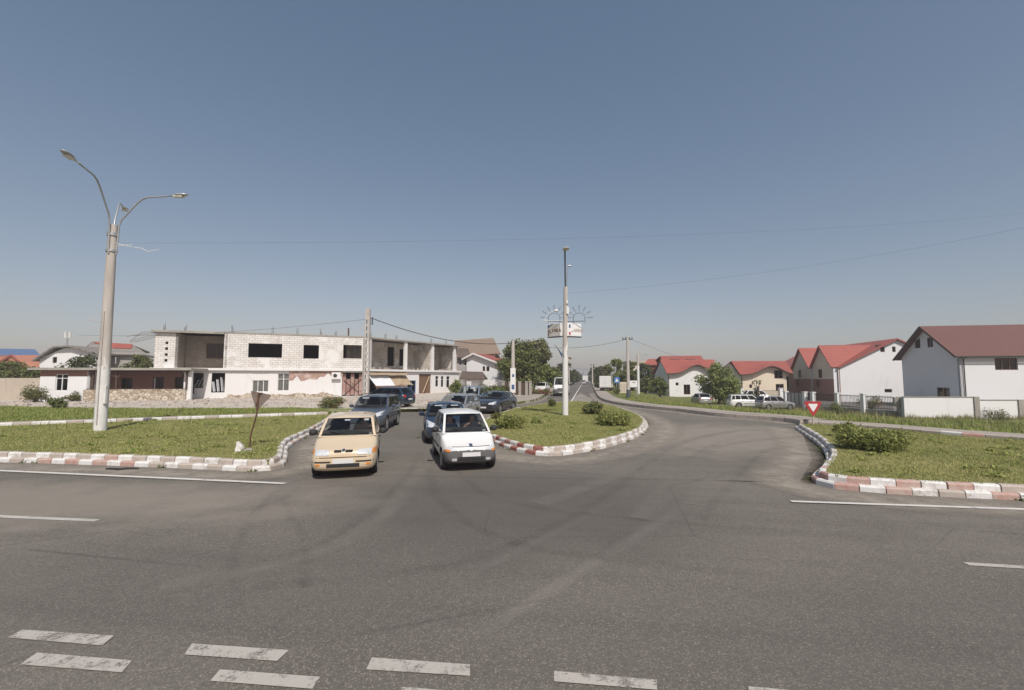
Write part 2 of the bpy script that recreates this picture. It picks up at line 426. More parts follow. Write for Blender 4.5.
M['kerb_white'] = worn('kerb_white_paint', (.68, .67, .65), (.38, .35, .31), lo=.41, hi=.50)
M['kerb_red'] = worn('kerb_red_paint', (.42, .22, .19), (.44, .36, .31), lo=.42, hi=.60)
M['kerb_deep_red'] = worn('kerb_deep_red_paint', (.29, .10, .08), (.40, .31, .26), lo=.42, hi=.52)
M['kerb_bare'] = worn('kerb_bare_concrete', (.50, .43, .38), (.36, .32, .28), lo=.42, hi=.6)
M['concrete'] = dirty('concrete', (.36, .34, .30), (.25, .23, .2), .85, .8, 22.)
M['paving'] = dirty('paving', (.37, .33, .28), (.27, .24, .2), .9, .5, 26.)
M['rubble'] = dirty('rubble_dirt', (.53, .48, .42), (.37, .32, .27), .95, .45, 14., bstr=.5)
def ground_grass(name, a, b, c):
    m, nt, bs = new_mat(name); v = coords(nt)
    n1 = noise(nt, v, .35, 6, .65); n2 = noise(nt, v, 6., 5, .7); n3 = noise(nt, v, 1.4, 4, .6)
    col = ramp(nt, n1, [(.36, a), (.62, b)])
    col = mix(nt, math_n(nt, 'MULTIPLY', maprange(nt, n3, .55, .75), .6), col, c)
    col = mix(nt, maprange(nt, n2, .3, .75), col, mix(nt, .5, col, (.05, .05, .02)))
    nt.links.new(col, bs.inputs['Base Color']); bs.inputs['Roughness'].default_value = .95; bs.inputs['Specular IOR Level'].default_value = .1
    bump(nt, bs, n2, .8, .05); return m
M['turf'] = ground_grass('turf', (.19, .195, .07), (.28, .25, .105), (.34, .275, .14))
M['turf_green'] = ground_grass('turf_green', (.13, .165, .045), (.19, .20, .068), (.29, .25, .15))
M['field'] = ground_grass('dry_field', (.17, .15, .07), (.22, .18, .1), (.12, .12, .05))
M['blade'] = leaf_mat('grass_blades', (.165, .22, .055), (.43, .415, .165), .7, .5)
M['blade_green'] = leaf_mat('fresh_grass_blades', (.14, .21, .042), (.37, .38, .125), .7, .4)
M['weed'] = leaf_mat('weed_blades', (.15, .17, .05), (.38, .34, .18), .7, .7)

# ------------------------------------------------------------------ ground, verges, roads
VZ = .25
mb = MB(); mb.quad([(-1400, -100, -1.25), (1400, -100, -1.25), (1400, 1800, -1.25), (-1400, 1800, -1.25)])
tag(mb.build('ground', M['field']), kind='structure')

def sheet(name, poly, z, mat): return tag(MB().add([(p[0], p[1], z) for p in poly], [tuple(range(len(poly)))]).build(name, mat), kind='structure')
# island outlines: foot of the kerb, read off the photograph and put on the road plane
left_k = [gp(*p) for p in ((-420, 459.5), (-200, 460), (0, 462.5), (100, 465.5), (200, 469.5), (248, 472), (270, 471), (284, 467), (287.5, 459), (287.5, 452), (292, 446.5), (303, 440), (318, 432), (331, 423), (337, 416.5))]
left_line = catmull(left_k, .47)
right_k = [gp(*p) for p in ((795, 429), (805, 436), (815, 443), (824, 453), (826, 463), (819, 473), (811, 479.5), (815, 484), (833, 489), (859, 491.6), (897, 494.5), (953, 497.5), (1024, 501), (1200, 509))]
right_k.append(right_k[-1] + Vector((RU.x, RU.y, 0)) * 14)
right_line = catmull(right_k, .47)
mid_k = [gp(*p) for p in ((486, 441), (507, 449), (526, 454), (543, 456.4), (560, 456.2), (580, 453.3), (603, 449), (629, 441), (643, 434), (648, 428), (645, 421.5), (632, 415), (612, 408.5), (586, 404.5), (562, 404.3), (540, 407), (517, 411), (500, 416), (486, 422), (478, 429), (479, 436), (486, 441))]
mid_line = catmull(mid_k, .47)
IZ = .27
# islands
left_back = [gp(*p, IZ) for p in ((328, 414.5), (250, 417.2), (165, 420), (0, 426), (-300, 436))]
L_in = offset(left_line, .2)
left_poly = [p for p in L_in] + [p.to_2d() for p in left_back]
R_in = offset(right_line, .2)
right_back = [gp(*p, IZ) for p in ((1024, 440.5), (960, 436), (898, 430.5), (850, 426.5), (803, 423.5))]
ext = right_back[0] + (right_back[0] - right_back[2]) * 2.2
right_poly = [p for p in R_in] + [ext.to_2d()] + [p.to_2d() for p in right_back]
mid_poly = offset(mid_line[:-1], .2)
for nm, poly in (('left_island_ground', left_poly), ('right_island_ground', right_poly), ('central_island_ground', mid_poly)):
    o = MB().prism([tuple(p) for p in poly], .01, IZ).build(nm, M['turf']); tag(o, kind='structure')

def kerb(name, line, rows, pat, dz=0., inset=.12, closed=False, hrow=.138):
    """rows of painted kerb stones; the inside of the island lies left of the line"""
    rnd = random.Random(len(line)); mbk = MB()
    for r in range(rows):
        ln = offset(line, .0 + inset * r)
        if r % 2:                                     # staggered upper row
            ln = [ln[i].lerp(ln[i + 1], .5) for i in range(len(ln) - 1)]
        for i in range(len(ln) - 1):
            a, b = ln[i], ln[i + 1]; d = (b - a); L = d.length; d = d / L; n = Vector((-d.y, d.x))
            g = .004 + rnd.random() * .012; a2 = a + d * g + n * rnd.uniform(-.012, .012); b2 = b - d * g + n * rnd.uniform(-.012, .012)
            z1 = dz + hrow * (r + 1) + rnd.uniform(-.007, .007); z0 = dz + (0.0 if r == 0 else hrow * r - .05)
            w = .17
            prof = [(0, z0), (.004, z1 - .035), (.035, z1), (w - .02, z1 + .003), (w, z1 - .02), (w, z0)]
            P = [(*(q + n * u), z) for q in (a2, b2) for u, z in prof]; k = len(prof)
            fc = [(j, k + j, k + (j + 1) % k, (j + 1) % k) for j in range(k - 1)] + [tuple(range(k)), tuple(range(2 * k - 1, k - 1, -1))]
            mbk.add(P, fc, pat(i, r, (a + b) / 2))
    return tag(mbk.build(name, [M['kerb_white'], M['kerb_red'], M['kerb_deep_red'], M['kerb_bare']]), kind='structure')
rk = random.Random(4)
def pat_left(i, r, p):
    return (0 if (i + 0) % 2 == 0 else (3 if rk.random() < .75 else 1)) if p.x < -7.6 else (0 if i % 2 == 0 else 3)
def pat_right(i, r, p):
    if p.y > 12: return 0 if i % 2 == 0 else 3
    return 0 if i % 2 == 0 else (1 if rk.random() < .9 else 3)
def pat_mid(i, r, p):
    if p.x < .9 and p.y < 18: return 2 if i % 2 else 0
    return 0 if i % 2 == 0 else 3
kerb('left_island_kerb', left_line, 2, pat_left)
kerb('right_island_kerb', right_line, 2, pat_right)
kerb('central_island_kerb', mid_line, 2, pat_mid)

# verges (raised) either side of the side road
lk = [gp(*p, 0.0) for p in ((330, 415.5), (400, 412.5), (440, 411), (480, 408.5), (517, 404.5), (537, 400.5), (547, 395))]
FV = Vector((.1698, 1.0)).normalized()               # the far road
lk.append(lk[-1] + Vector((FV.x, FV.y, 0)) * 60); lk.append(lk[-2] + Vector((FV.x, FV.y, 0)) * 900)
lback = [p.to_2d() for p in left_back][::-1]
rkk = [gp(*p, 0.0) for p in ((800, 424.5), (780, 421.5), (717, 416.5), (680, 412), (637, 407.5), (612, 403.5), (600, 399), (595.5, 392.5))]
rkk.append(rkk[-1] + Vector((FV.x, FV.y, 0)) * 60); rkk.append(rkk[-2] + Vector((FV.x, FV.y, 0)) * 900)
rback = [ext.to_2d()] + [p.to_2d() for p in right_back]
lp = catmull(lback, .62); lks = catmull(lk[:-1], .7); rks = catmull(rkk[:-1][::-1], .7); rp2 = catmull(rback[::-1], .62)
verge_l = lp + lks + [lk[-1].to_2d(), Vector((-900, 960)), Vector((-900, 20))]
tag(MB().prism([tuple(p) for p in verge_l], -1.3, VZ).build('left_verge', M['turf_green']), kind='structure')
verge_r = rp2[::-1] + rks[::-1] + [rkk[-1].to_2d(), Vector((900, 900)), Vector((900, -20)), Vector((60, -6))]
_bl = np.array([tuple(p) for p in rks[::2] + rp2[::2]])
def zg(x, y):
    """height of the right verge, which falls away from the road"""
    d = np.sqrt(((_bl - np.array([x, y])) ** 2).sum(1).min()); t = min(1., max(0., (d - 2.5) / 13.)); return VZ - 1.42 * t * t * (3 - 2 * t)
def gps(px, py):
    z = 0.
    for _ in range(14): p = gp(px, py, z); z = .5 * z + .5 * zg(p.x, p.y)
    return gp(px, py, z)
gx = np.arange(6., 132., .75); gy = np.arange(-6., 150., .75); XX, YY = np.meshgrid(gx, gy, indexing='ij'); fx, fy = XX.ravel(), YY.ravel()
DD = np.full(len(fx), 1e9)
for q in _bl: DD = np.minimum(DD, (fx - q[0]) ** 2 + (fy - q[1]) ** 2)
DD = np.sqrt(DD); ins = in_poly(fx, fy, [tuple(p) for p in verge_r]); tt = np.clip((DD - 2.5) / 13., 0, 1)
ZZ = np.where(ins & (DD > .5), VZ - 1.42 * tt * tt * (3 - 2 * tt), -.3); ZZ = np.where(ins, ZZ, -1.3 + np.clip(1. - DD * .3, 0, 1)); ZZ += np.where(ins & (DD > 3), .05 * np.sin(fx * 1.1) * np.sin(fy * .9 + fx * .3), 0)
nx, ny = len(gx), len(gy); vm = MB(); vm.v = list(zip(fx.tolist(), fy.tolist(), ZZ.tolist()))
for a_ in range(nx - 1):
    for b_ in range(ny - 1):
        k_ = a_ * ny + b_
        if ins[k_] or ins[k_ + 1] or ins[k_ + ny] or ins[k_ + ny + 1]: vm.f.append((k_, k_ + ny, k_ + ny + 1, k_ + 1)); vm.mi.append(0); vm.sm.append(True); vm.uv.append(None)
tag(vm.build('right_verge', M['turf_green']), kind='structure')
f0 = rkk[-2].to_2d() - Vector((FV.x, FV.y)) * 4; f1 = rkk[-1].to_2d(); sd = Vector((FV.y, -FV.x))
tag(MB().prism([tuple(f0), tuple(f1), tuple(f1 + sd * 16), tuple(f0 + sd * 16)], -1.3, VZ - .01).build('far_verge', M['turf_green']), kind='structure')

# asphalt
far0, far1 = -260., 260.
def rp(s, n): return RU * s + RN * n
tag(MB().prism([tuple(q) for q in (rp(-260, -13), rp(260, -13), rp(260, 10.6), rp(-260, 12.8))], -1.3, .004).build('main_road', M['asphalt']), kind='structure')
jn = [gp(250, 474), gp(800, 482), gp(812, 460), gp(800, 426)] + [q + Vector((.4, -.2, 0)) for q in rkk[1:7]] + [gp(590, 397), gp(556, 398)] + [q + Vector((-.3, .6, 0)) for q in lk[5::-1]] + [gp(300, 436), gp(270, 466)]
sheet('junction_road', jn, .008, M['asphalt'])
fa, fb = (lk[6].to_2d() - Vector((.6, 9))), (rkk[7].to_2d() + Vector((.4, -22)))
sheet('far_road', [fa, fb, rkk[-1].to_2d() + Vector((.2, 0)), lk[-1].to_2d() - Vector((.2, 0))], .012, M['asphalt_far'])

# kerbs and paving of the verges
kerb('left_path_kerb', lp, 1, lambda i, r, p: 0 if i % 3 != 2 else 3, dz=VZ - .03, hrow=.19)
kerb('right_path_kerb', rp2, 1, lambda i, r, p: (0, 1, 3, 3)[i % 4] if p.x > 16.5 else 3, dz=VZ - .03, hrow=.18)
def strip(name, line, w0, w1, z, mat):
    a = offset(line, w0); b = offset(line, w1); mbs = MB(); s = 0.
    for i in range(len(line) - 1):
        ds = (line[i + 1] - line[i]).length
        mbs.add([(*a[i], z), (*a[i + 1], z), (*b[i + 1], z), (*b[i], z)], [(0, 1, 2, 3)], 0, False, [[(s, 0), (s + ds, 0), (s + ds, 1), (s, 1)]]); s += ds
    return tag(mbs.build(name, mat), kind='structure')
strip('left_path', lp, .17, 1.5, VZ + .10, M['paving'])
strip('right_path', rp2, .14, 1.9, VZ + .10, M['paving'])
kerb('street_kerb', lks, 1, lambda i, r, p: 0 if p.x < -3 else 3, hrow=.27)
strip('left_pavement', lks, .17, 2.4, VZ + .02, M['paving'])
kerb('side_road_kerb', rks, 1, lambda i, r, p: 3, hrow=.26)
strip('right_pavement', rks, .17, 1.7, VZ + .02, M['paving'])
# dirt yard before the shell building
yard = [gp(*p, VZ) for p in ((-260, 407), (0, 406.5), (60, 407.5), (150, 408.5), (300, 408), (345, 409.5), (440, 408.8), (470, 406))]
yb = [Vector((2.5, 60, 0)), Vector((-4, 84, 0)), Vector((-70, 60, 0)), Vector((-90, 48, 0))]
sheet('yard_dirt', [p.to_2d() for p in yard] + [p.to_2d() for p in yb], VZ + .006, M['rubble'])

# road dust and wear beside the kerbs
strip('kerb_dust', left_line, -1.3, -.0, .017, M['dust']); strip('kerb_dust', mid_line, -1.7, -.0, .018, M['dust'])
strip('kerb_dust', right_line, -1.5, -.0, .019, M['dust']); strip('kerb_dust', rks[-70:], -1.2, 0., .020, M['dust'])
strip('kerb_dust', lks[:70], -.9, 0., .021, M['dust'])
sheet('worn_median', [gp(566, 404), gp(592, 403.5), gp(592, 399), gp(580, 393), gp(575, 397)], .024, M['pale_wear'])

# markings
def line_strip(name, a, b, w, mat, z=.027):
    a, b = Vector(a[:2]), Vector(b[:2]); d = (b - a).normalized(); n = Vector((-d.y, d.x)) * w / 2
    return sheet(name, [a - n, b - n, b + n, a + n], z, mat)
e0, e1 = gp(0, 471.5), gp(285, 484.5); ed = (e1 - e0).normalized()
line_strip('edge_line', e0 - ed * 60, e1, .14, M['paint_line'])
e2, e3 = gp(791, 502.5), gp(1024, 510.5); line_strip('edge_line', e2, e3 + (e3 - e2).normalized() * 40, .12, M['paint_line'])
l0, l1 = gp(0, 517), gp(97, 521); line_strip('lane_line', l0 - (l1 - l0).normalized() * 1.2, l1, .12, M['paint_line'], z=.012)
for k in range(1, 6): dd = (l1 - l0).normalized(); line_strip('lane_line', l1 - dd * (6.5 * k + 3.2), l1 - dd * 6.5 * k, .12, M['paint_line'])
l2, l3 = gp(966, 564.5), gp(1024, 568); dd = (l3 - l2).normalized()
for k in range(5): line_strip('lane_line', l2 + dd * 6.5 * k, l2 + dd * (6.5 * k + 3.0), .11, M['paint_dash'], z=.012)
for q in (((22, 631), (114, 637), (102, 647), (8, 639)), ((37, 654), (132, 662), (122, 674), (20, 666)), ((192, 645), (289, 651.5), (277, 662.5), (184, 656)),
          ((220, 671), (320, 678.5), (312, 690.5), (210, 682.5)), ((372, 659), (470, 666), (470, 677.5), (366, 671)), ((554, 672.5), (657, 681.5), (657, 691.5), (554, 683)),
          ((-150, 617), (-62, 623), (-78, 632), (-166, 625)), ((-140, 640), (-50, 647), (-66, 658), (-158, 650)), ((748, 688), (850, 697), (856, 708), (750, 699)), ((402, 688.5), (502, 697), (502, 709), (398, 701))):
    sheet('dash_marking', [gp(*p) for p in q], .014, M['paint_dash'])
m0, m1 = gp(571, 402), gp(580.8, 386); md = (m1 - m0).normalized()
line_strip('centre_line', m0, m0 + md * 400, .16, M['paint_line'], z=.028)
def mark(pts, w, z=.015):
    ln = catmull([gp(*p) for p in pts], .4); strip('tyre_mark', ln, -w / 2, w / 2, z, M['tyre_black'])
mark(((318, 474), (285, 487), (258, 510), (243, 535), (234, 560), (236, 610)), .22)
mark(((280, 478), (235, 495), (200, 515), (165, 535)), .10, .0155)
mark(((283, 500), (292, 518), (306, 545), (304, 590)), .18, .016)
mark(((420, 452), (405, 480), (330, 540), (200, 580)), .3, .0165)
mark(((800, 432), (745, 436), (700, 452), (668, 490), (600, 560)), .3, .017)
mark(((770, 430), (715, 434), (668, 450), (600, 500), (470, 560), (250, 590)), .3, .0175)
mark(((790, 440), (760, 455), (735, 480), (700, 520)), .25, .018)
mark(((455, 470), (500, 500), (640, 520), (900, 540)), .3, .0185)
mark(((430, 470), (440, 500), (520, 545), (760, 575)), .3, .019)
def pale(pts, w, z): ln = catmull([gp(*p) for p in pts], .4); strip('wheel_track', ln, -w / 2, w / 2, z, M['pale_track'])
pale(((805, 437), (760, 440), (715, 448), (685, 470), (640, 520)), .55, .0195); pale(((790, 447), (745, 455), (715, 475), (690, 505)), .5, .020); pale(((740, 430), (690, 440), (655, 455), (610, 478), (540, 505)), .6, .0205)
pale(((655, 437), (630, 450), (580, 466), (530, 470), (490, 462)), .6, .021); pale(((300, 470), (285, 490), (240, 508), (120, 520), (-60, 522)), .7, .0215); pale(((420, 470), (380, 520), (300, 560), (160, 590)), .5, .022)

# ------------------------------------------------------------------ buildings
M['block_white'] = masonry('white_block_wall', (.72, .70, .67), (.62, .60, .57), (.38, .35, .31), .52, .24, .02, plaster=(.72, .71, .69), plo=.53, phi=.60, pscale=.5, gamt=.30, grime=(.34, .27, .20))
M['block_dark'] = masonry('bare_block_wall', (.36, .31, .26), (.28, .24, .2), (.22, .19, .16), .4, .22, .016, gamt=.6)
M['plaster_white'] = masonry('white_plaster', (.70, .70, .70), (.68, .68, .68), (.66, .66, .66), 3., 3., .0, plaster=(.74, .74, .74), plo=.3, phi=.5, gamt=.38, grime=(.50, .47, .43), bstr=.15)
M['plaster_old'] = masonry('old_white_plaster', (.70, .70, .70), (.68, .68, .68), (.66, .66, .66), 3., 3., .0, plaster=(.72, .71, .70), plo=.3, phi=.5, gamt=.5, grime=(.40, .36, .31), bstr=.25)
M['block_old'] = masonry('old_block_wall', (.60, .55, .49), (.48, .43, .38), (.28, .25, .22), .42, .22, .02, plaster=(.64, .61, .56), plo=.55, phi=.62, pscale=.6, gamt=.65)
M['red_brick'] = masonry('red_brick', (.30, .13, .10), (.24, .10, .075), (.34, .27, .23), .25, .085, .012, gamt=.35)
M['brick_plain'] = masonry('brown_brick', (.33, .15, .11), (.29, .13, .09), (.36, .28, .24), .3, .1, .012, gamt=.25)
M['stone'] = None
def stone_mat():
    m, nt, bs = new_mat('rubble_stone'); v = coords(nt)
    vo = nt.nodes.new('ShaderNodeTexVoronoi'); vo.inputs['Scale'].default_value = 4.2; nt.links.new(v, vo.inputs['Vector'])
    ve = nt.nodes.new('ShaderNodeTexVoronoi'); ve.feature = 'DISTANCE_TO_EDGE'; ve.inputs['Scale'].default_value = 4.2; nt.links.new(v, ve.inputs['Vector'])
    s = nt.nodes.new('ShaderNodeSeparateColor'); nt.links.new(vo.outputs['Color'], s.inputs[0])
    col = ramp(nt, s.outputs[0], [(.1, (.30, .23, .16)), (.5, (.48, .41, .32)), (.9, (.60, .54, .45))])
    col = mix(nt, maprange(nt, ve.outputs['Distance'], .06, .01), col, (.26, .22, .18))
    nt.links.new(col, bs.inputs['Base Color']); bs.inputs['Roughness'].default_value = .9
    bump(nt, bs, maprange(nt, ve.outputs['Distance'], 0., .2), .7, .05); return m
M['stone'] = stone_mat()
M['beige'] = masonry('beige_render', (.46, .40, .33), (.44, .38, .31), (.43, .37, .31), 3., 3., 0., gamt=.3)
M['cream'] = masonry('cream_render', (.66, .58, .46), (.64, .56, .44), (.62, .54, .43), 3., 3., 0., gamt=.15)
M['grey_render'] = masonry('grey_render', (.36, .35, .33), (.34, .33, .31), (.33, .32, .3), 3., 3., 0., gamt=.25)
M['wood_dark'] = plain('dark_wood', (.075, .045, .03), .7)
M['wood_mid'] = plain('brown_wood', (.17, .10, .06), .7)
M['frame_white'] = plain('white_frame', (.72, .72, .70), .4)
M['frame_brown'] = plain('brown_frame', (.16, .10, .065), .5)
M['pane'] = glass_mat('window_glass', (.22, .24, .25))
M['pane_clear'] = glass_mat('clear_window_glass', (.72, .74, .75))
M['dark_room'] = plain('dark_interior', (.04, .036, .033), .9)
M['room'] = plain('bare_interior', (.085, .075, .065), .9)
M['curtain'] = dirty('curtain_cloth', (.60, .56, .50), (.42, .38, .33), .9, 1.5)
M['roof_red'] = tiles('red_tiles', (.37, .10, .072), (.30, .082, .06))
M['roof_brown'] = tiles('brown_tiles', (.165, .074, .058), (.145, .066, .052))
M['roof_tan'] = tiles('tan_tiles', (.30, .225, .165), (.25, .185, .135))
M['roof_dark'] = tiles('dark_brown_tiles', (.12, .09, .07), (.15, .11, .085))
M['roof_grey'] = tiles('grey_sheet', (.27, .25, .22), (.2, .18, .16), .9)
M['roof_orange'] = tiles('orange_tiles', (.52, .22, .13), (.42, .17, .10))
M['roof_blue'] = tiles('blue_sheet', (.10, .17, .32), (.085, .15, .28), 2.)
M['steel'] = plain('galvanised_steel', (.45, .46, .46), .45, .6)
M['iron'] = plain('dark_iron', (.05, .048, .045), .6, .3)
M['rust'] = dirty('rusty_steel', (.14, .07, .045), (.07, .04, .03), .85, 3.)
M['tarp'] = plain('white_tarp', (.70, .72, .74), .6)
M['tarp_tan'] = dirty('tan_tarp', (.42, .33, .22), (.30, .22, .14), .8, 1.2)
M['red_board'] = dirty('faded_red_board', (.34, .19, .165), (.42, .35, .30), .8, 1.5)
M['blue_paint'] = plain('blue_door_paint', (.08, .17, .36), .5)
M['hole_dark'] = plain('hole', (.02, .018, .016), .95)

def wall(mbw, P, D, L, z0, z1, t, holes=(), mi=0, top=None, u0=0.):
    """wall standing from P along unit D (length L); its outer face looks to the right of D; holes (s0,s1,za,zb); top = optional [(s,z)...] outline above z1"""
    D3 = Vector((D.x, D.y, 0)); n = Vector((D.y, -D.x, 0)); P = Vector((P.x, P.y, 0))
    ss = sorted({0., L, *[min(max(h[i], 0), L) for h in holes for i in (0, 1)]}); zs = sorted({z0, z1, *[min(max(h[i], z0), z1) for h in holes for i in (2, 3)]})
    solid = {}
    for i in range(len(ss) - 1):
        for j in range(len(zs) - 1):
            cs, cz = (ss[i] + ss[i + 1]) / 2, (zs[j] + zs[j + 1]) / 2
            solid[i, j] = not any(h[0] < cs < h[1] and h[2] < cz < h[3] for h in holes)
    pt = lambda s, z, k: P + D3 * s - n * (t * k) + Vector((0, 0, z))
    for (i, j), ok in solid.items():
        if not ok: continue
        a, b, c, d = ss[i], ss[i + 1], zs[j], zs[j + 1]
        uv = [(a + u0, c), (b + u0, c), (b + u0, d), (a + u0, d)]
        mbw.quad([pt(a, c, 0), pt(b, c, 0), pt(b, d, 0), pt(a, d, 0)], mi, uv)
        mbw.quad([pt(b, c, 1), pt(a, c, 1), pt(a, d, 1), pt(b, d, 1)], mi, [uv[1], uv[0], uv[3], uv[2]])
        for (di, dj, e) in ((-1, 0, ((a, c), (a, d))), (1, 0, ((b, d), (b, c))), (0, -1, ((b, c), (a, c))), (0, 1, ((a, d), (b, d)))):
            if not solid.get((i + di, j + dj), False):
                if dj == 1 and top and j == len(zs) - 2: continue
                (s1, q1), (s2, q2) = e
                mbw.quad([pt(s1, q1, 0), pt(s2, q2, 0), pt(s2, q2, 1), pt(s1, q1, 1)], mi, [(s1, q1), (s2, q2), (s2 + t, q2), (s1 + t, q1)])
    if top:
        line = [(0, z1)] if top[0][0] > 1e-6 else []
        line += list(top)
        if line[-1][0] < L - 1e-6: line.append((L, z1))
        hs = [h for h in holes if h[3] > z1]
        xs = sorted({round(q, 5) for q in [p[0] for p in line] + [min(max(h[i], 0), L) for h in hs for i in (0, 1)] + [0., L]})
        def ht(x):
            for (xa, za), (xb, zb) in zip(line, line[1:]):
                if xa - 1e-6 <= x <= xb + 1e-6: return za + (zb - za) * (x - xa) / max(1e-9, xb - xa)
            return z1
        def band(x0, x1, a0, a1, b0, b1):
            if max(b0 - a0, b1 - a1) < 1e-4: return
            fr = [(x0, a0), (x1, a1), (x1, b1), (x0, b0)]; uv = [(x + u0, z) for x, z in fr]
            mbw.quad([pt(x, z, 0) for x, z in fr], mi, uv); mbw.quad([pt(x, z, 1) for x, z in fr[::-1]], mi, uv[::-1])
        for x0, x1 in zip(xs, xs[1:]):
            if x1 - x0 < 1e-4: continue
            h = next((h for h in hs if h[0] < (x0 + x1) / 2 < h[1]), None)
            t0, t1 = ht(x0 + 1e-5), ht(x1 - 1e-5)
            if h is None: band(x0, x1, z1, z1, t0, t1)
            else:
                lo = max(z1, h[2]); band(x0, x1, z1, z1, lo, lo); hi = h[3]; band(x0, x1, min(hi, t0), min(hi, t1), t0, t1)
                for e in ((x0, lo, x0, hi), (x1, hi, x1, lo), (x1, lo, x0, lo), (x0, hi, x1, hi)):
                    mbw.quad([pt(e[0], e[1], 0), pt(e[2], e[3], 0), pt(e[2], e[3], 1), pt(e[0], e[1], 1)], mi, [(e[0], e[1]), (e[2], e[3]), (e[2] + t, e[3]), (e[0] + t, e[1])])
    return mbw
def window(P, D, s0, s1, za, zb, t, parent, frame='frame_brown', bars=1, pane=True, name='window', rail=None, inset=.10, room='dark_room'):
    """framed window set into a hole of wall()"""
    D3 = Vector((D.x, D.y, 0)); n = Vector((D.y, -D.x, 0)); P = Vector((P.x, P.y, 0)); rz = math.atan2(D.y, D.x)
    f = MB(); w = .07; o = -n * inset
    def bx(sa, sb, z_a, z_b, dep=.06): f.box(P + D3 * (sa + sb) / 2 + o + Vector((0, 0, (z_a + z_b) / 2)), (sb - sa, dep, z_b - z_a), rz)
    bx(s0, s0 + w, za, zb); bx(s1 - w, s1, za, zb); bx(s0 + w, s1 - w, za, za + w); bx(s0 + w, s1 - w, zb - w, zb)
    for k in range(1, bars + 1):
        m_ = s0 + (s1 - s0) * k / (bars + 1); bx(m_ - w / 2, m_ + w / 2, za + w, zb - w, .055)
    if rail: bx(s0 + w, s1 - w, rail - .03, rail + .03, .05)
    fo = f.build(name, M[frame], parent)
    if pane:
        g = MB(); g.box(P + D3 * (s0 + s1) / 2 + o - n * .045 + Vector((0, 0, (za + zb) / 2)), (s1 - s0 - .02, .012, zb - za - .02), rz); g.build('pane', M['pane' if room == 'dark_room' else 'pane_clear'], fo)
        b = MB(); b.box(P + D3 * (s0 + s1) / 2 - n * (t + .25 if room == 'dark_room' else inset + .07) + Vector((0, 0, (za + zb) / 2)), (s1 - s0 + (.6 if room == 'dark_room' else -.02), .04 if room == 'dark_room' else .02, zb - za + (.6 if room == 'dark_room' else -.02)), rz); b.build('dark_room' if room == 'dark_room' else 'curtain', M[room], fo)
    return fo

# ---- the two-storey shell on the left
A = at(153, 380, 45.5).to_2d(); B = at(365, 380, 53.5).to_2d(); C = at(459, 380, 69).to_2d()
D1 = (B - A).normalized(); LA = (B - A).length; D2 = (C - B).normalized(); LB = (C - B).length
shell = thing('unfinished_building', 'long two storey shell of bare white blocks with dark empty window openings', 'building')
Z1, Z2 = 3.45, 7.15
def h1(px0, px1, py0, py1, P=A, D=D1):
    pm = (px0 + px1) / 2
    s0 = on_line(px0, 380, P, D)[0]; s1 = on_line(px1, 380, P, D)[0]
    return (s0, s1, on_line(pm, py1, P, D)[1], on_line(pm, py0, P, D)[1])
up = [h1(247, 281, 343.5, 357.5), h1(302.5, 318, 345, 358.5), h1(342.5, 361, 345, 358.5)]
lg = h1(176, 222.5, 333, 365)
small = [h1(163.3, 166.3, y, y + 2.6) for y in (341.5, 347.3, 353.2, 359)]
m_ = MB()
sA = lg[0]; sB = lg[1]
wall(m_, A, D1, sA, Z1, Z2 - .1, .3, small)
wall(m_, A + D1 * sB, D1, LA - sB, Z1, Z2, .3, [(h[0] - sB, h[1] - sB, h[2], h[3]) for h in up], u0=sB)
m_.build('upper_wall', M['block_white'], shell)
gh = [h1(192, 203.5, 373, 388), h1(211.5, 225, 373, 392.5), h1(252.5, 269, 373, 392), h1(277.5, 289.5, 373.5, 391), h1(342, 363, 372.5, 396)]
s190 = on_line(186, 380, A, D1)[0]
m_ = MB(); wall(m_, A, D1, LA, 0, Z1 - .25, .3, gh); m_.build('ground_wall', M['plaster_old'], shell)
# lintel zone of bare red brick over the ground floor at the right, plaster broken away below
m_ = MB(); n1 = Vector((D1.y, -D1.x)); n2 = Vector((D2.y, -D2.x))
sb0 = on_line(289, 380, A, D1)[0]; zz = [on_line(330, y, A, D1)[1] for y in (383, 370.6)]
prof = [(sb0, zz[1])]; rr = random.Random(3)
k = 0; s = sb0
edge = []
while s < LA - 2.2:
    e = zz[0] + .35 + (.35 if s > sb0 + 3 else 0) + rr.uniform(-.12, .12) + (.45 if rr.random() < .15 else 0)
    edge.append((s, e)); s += .4
def relief(mbx, P, D, n, poly, off, t):
    pf = [Vector((*(P + D * s + n * off), z)) for s, z in poly]; pb = [Vector((*(P + D * s + n * (off - t)), z)) for s, z in poly]; k = len(poly)
    mbx.add(pf, [tuple(range(k))], 0, False, [list(poly)]); mbx.add(pf + pb, [(i, k + i, k + (i + 1) % k, (i + 1) % k) for i in range(k)], 0, False, [[(0, 0)] * 4] * k)
relief(m_, A, D1, n1, edge + [(edge[-1][0], zz[1]), (sb0, zz[1])], .02, .05)
m_.build('exposed_brick', masonry('faded_brick', (.40, .22, .18), (.33, .19, .15), (.44, .37, .32), .25, .085, .012, plaster=(.60, .50, .45), plo=.5, phi=.66, pscale=1.1, gamt=.3), shell)
# broken plaster along the foot
m_ = MB(); ed = []; s = on_line(228, 380, A, D1)[0]; sE = on_line(335, 380, A, D1)[0]
while s < sE: ed.append((s, .5 + .3 * abs(math.sin(s * 1.3)) * rr.random())); s += .35
relief(m_, A, D1, n1, [(ed[0][0], .1), (ed[-1][0], .1)] + ed[::-1], .012, .04); m_.build('bare_footing', M['stone'], shell)
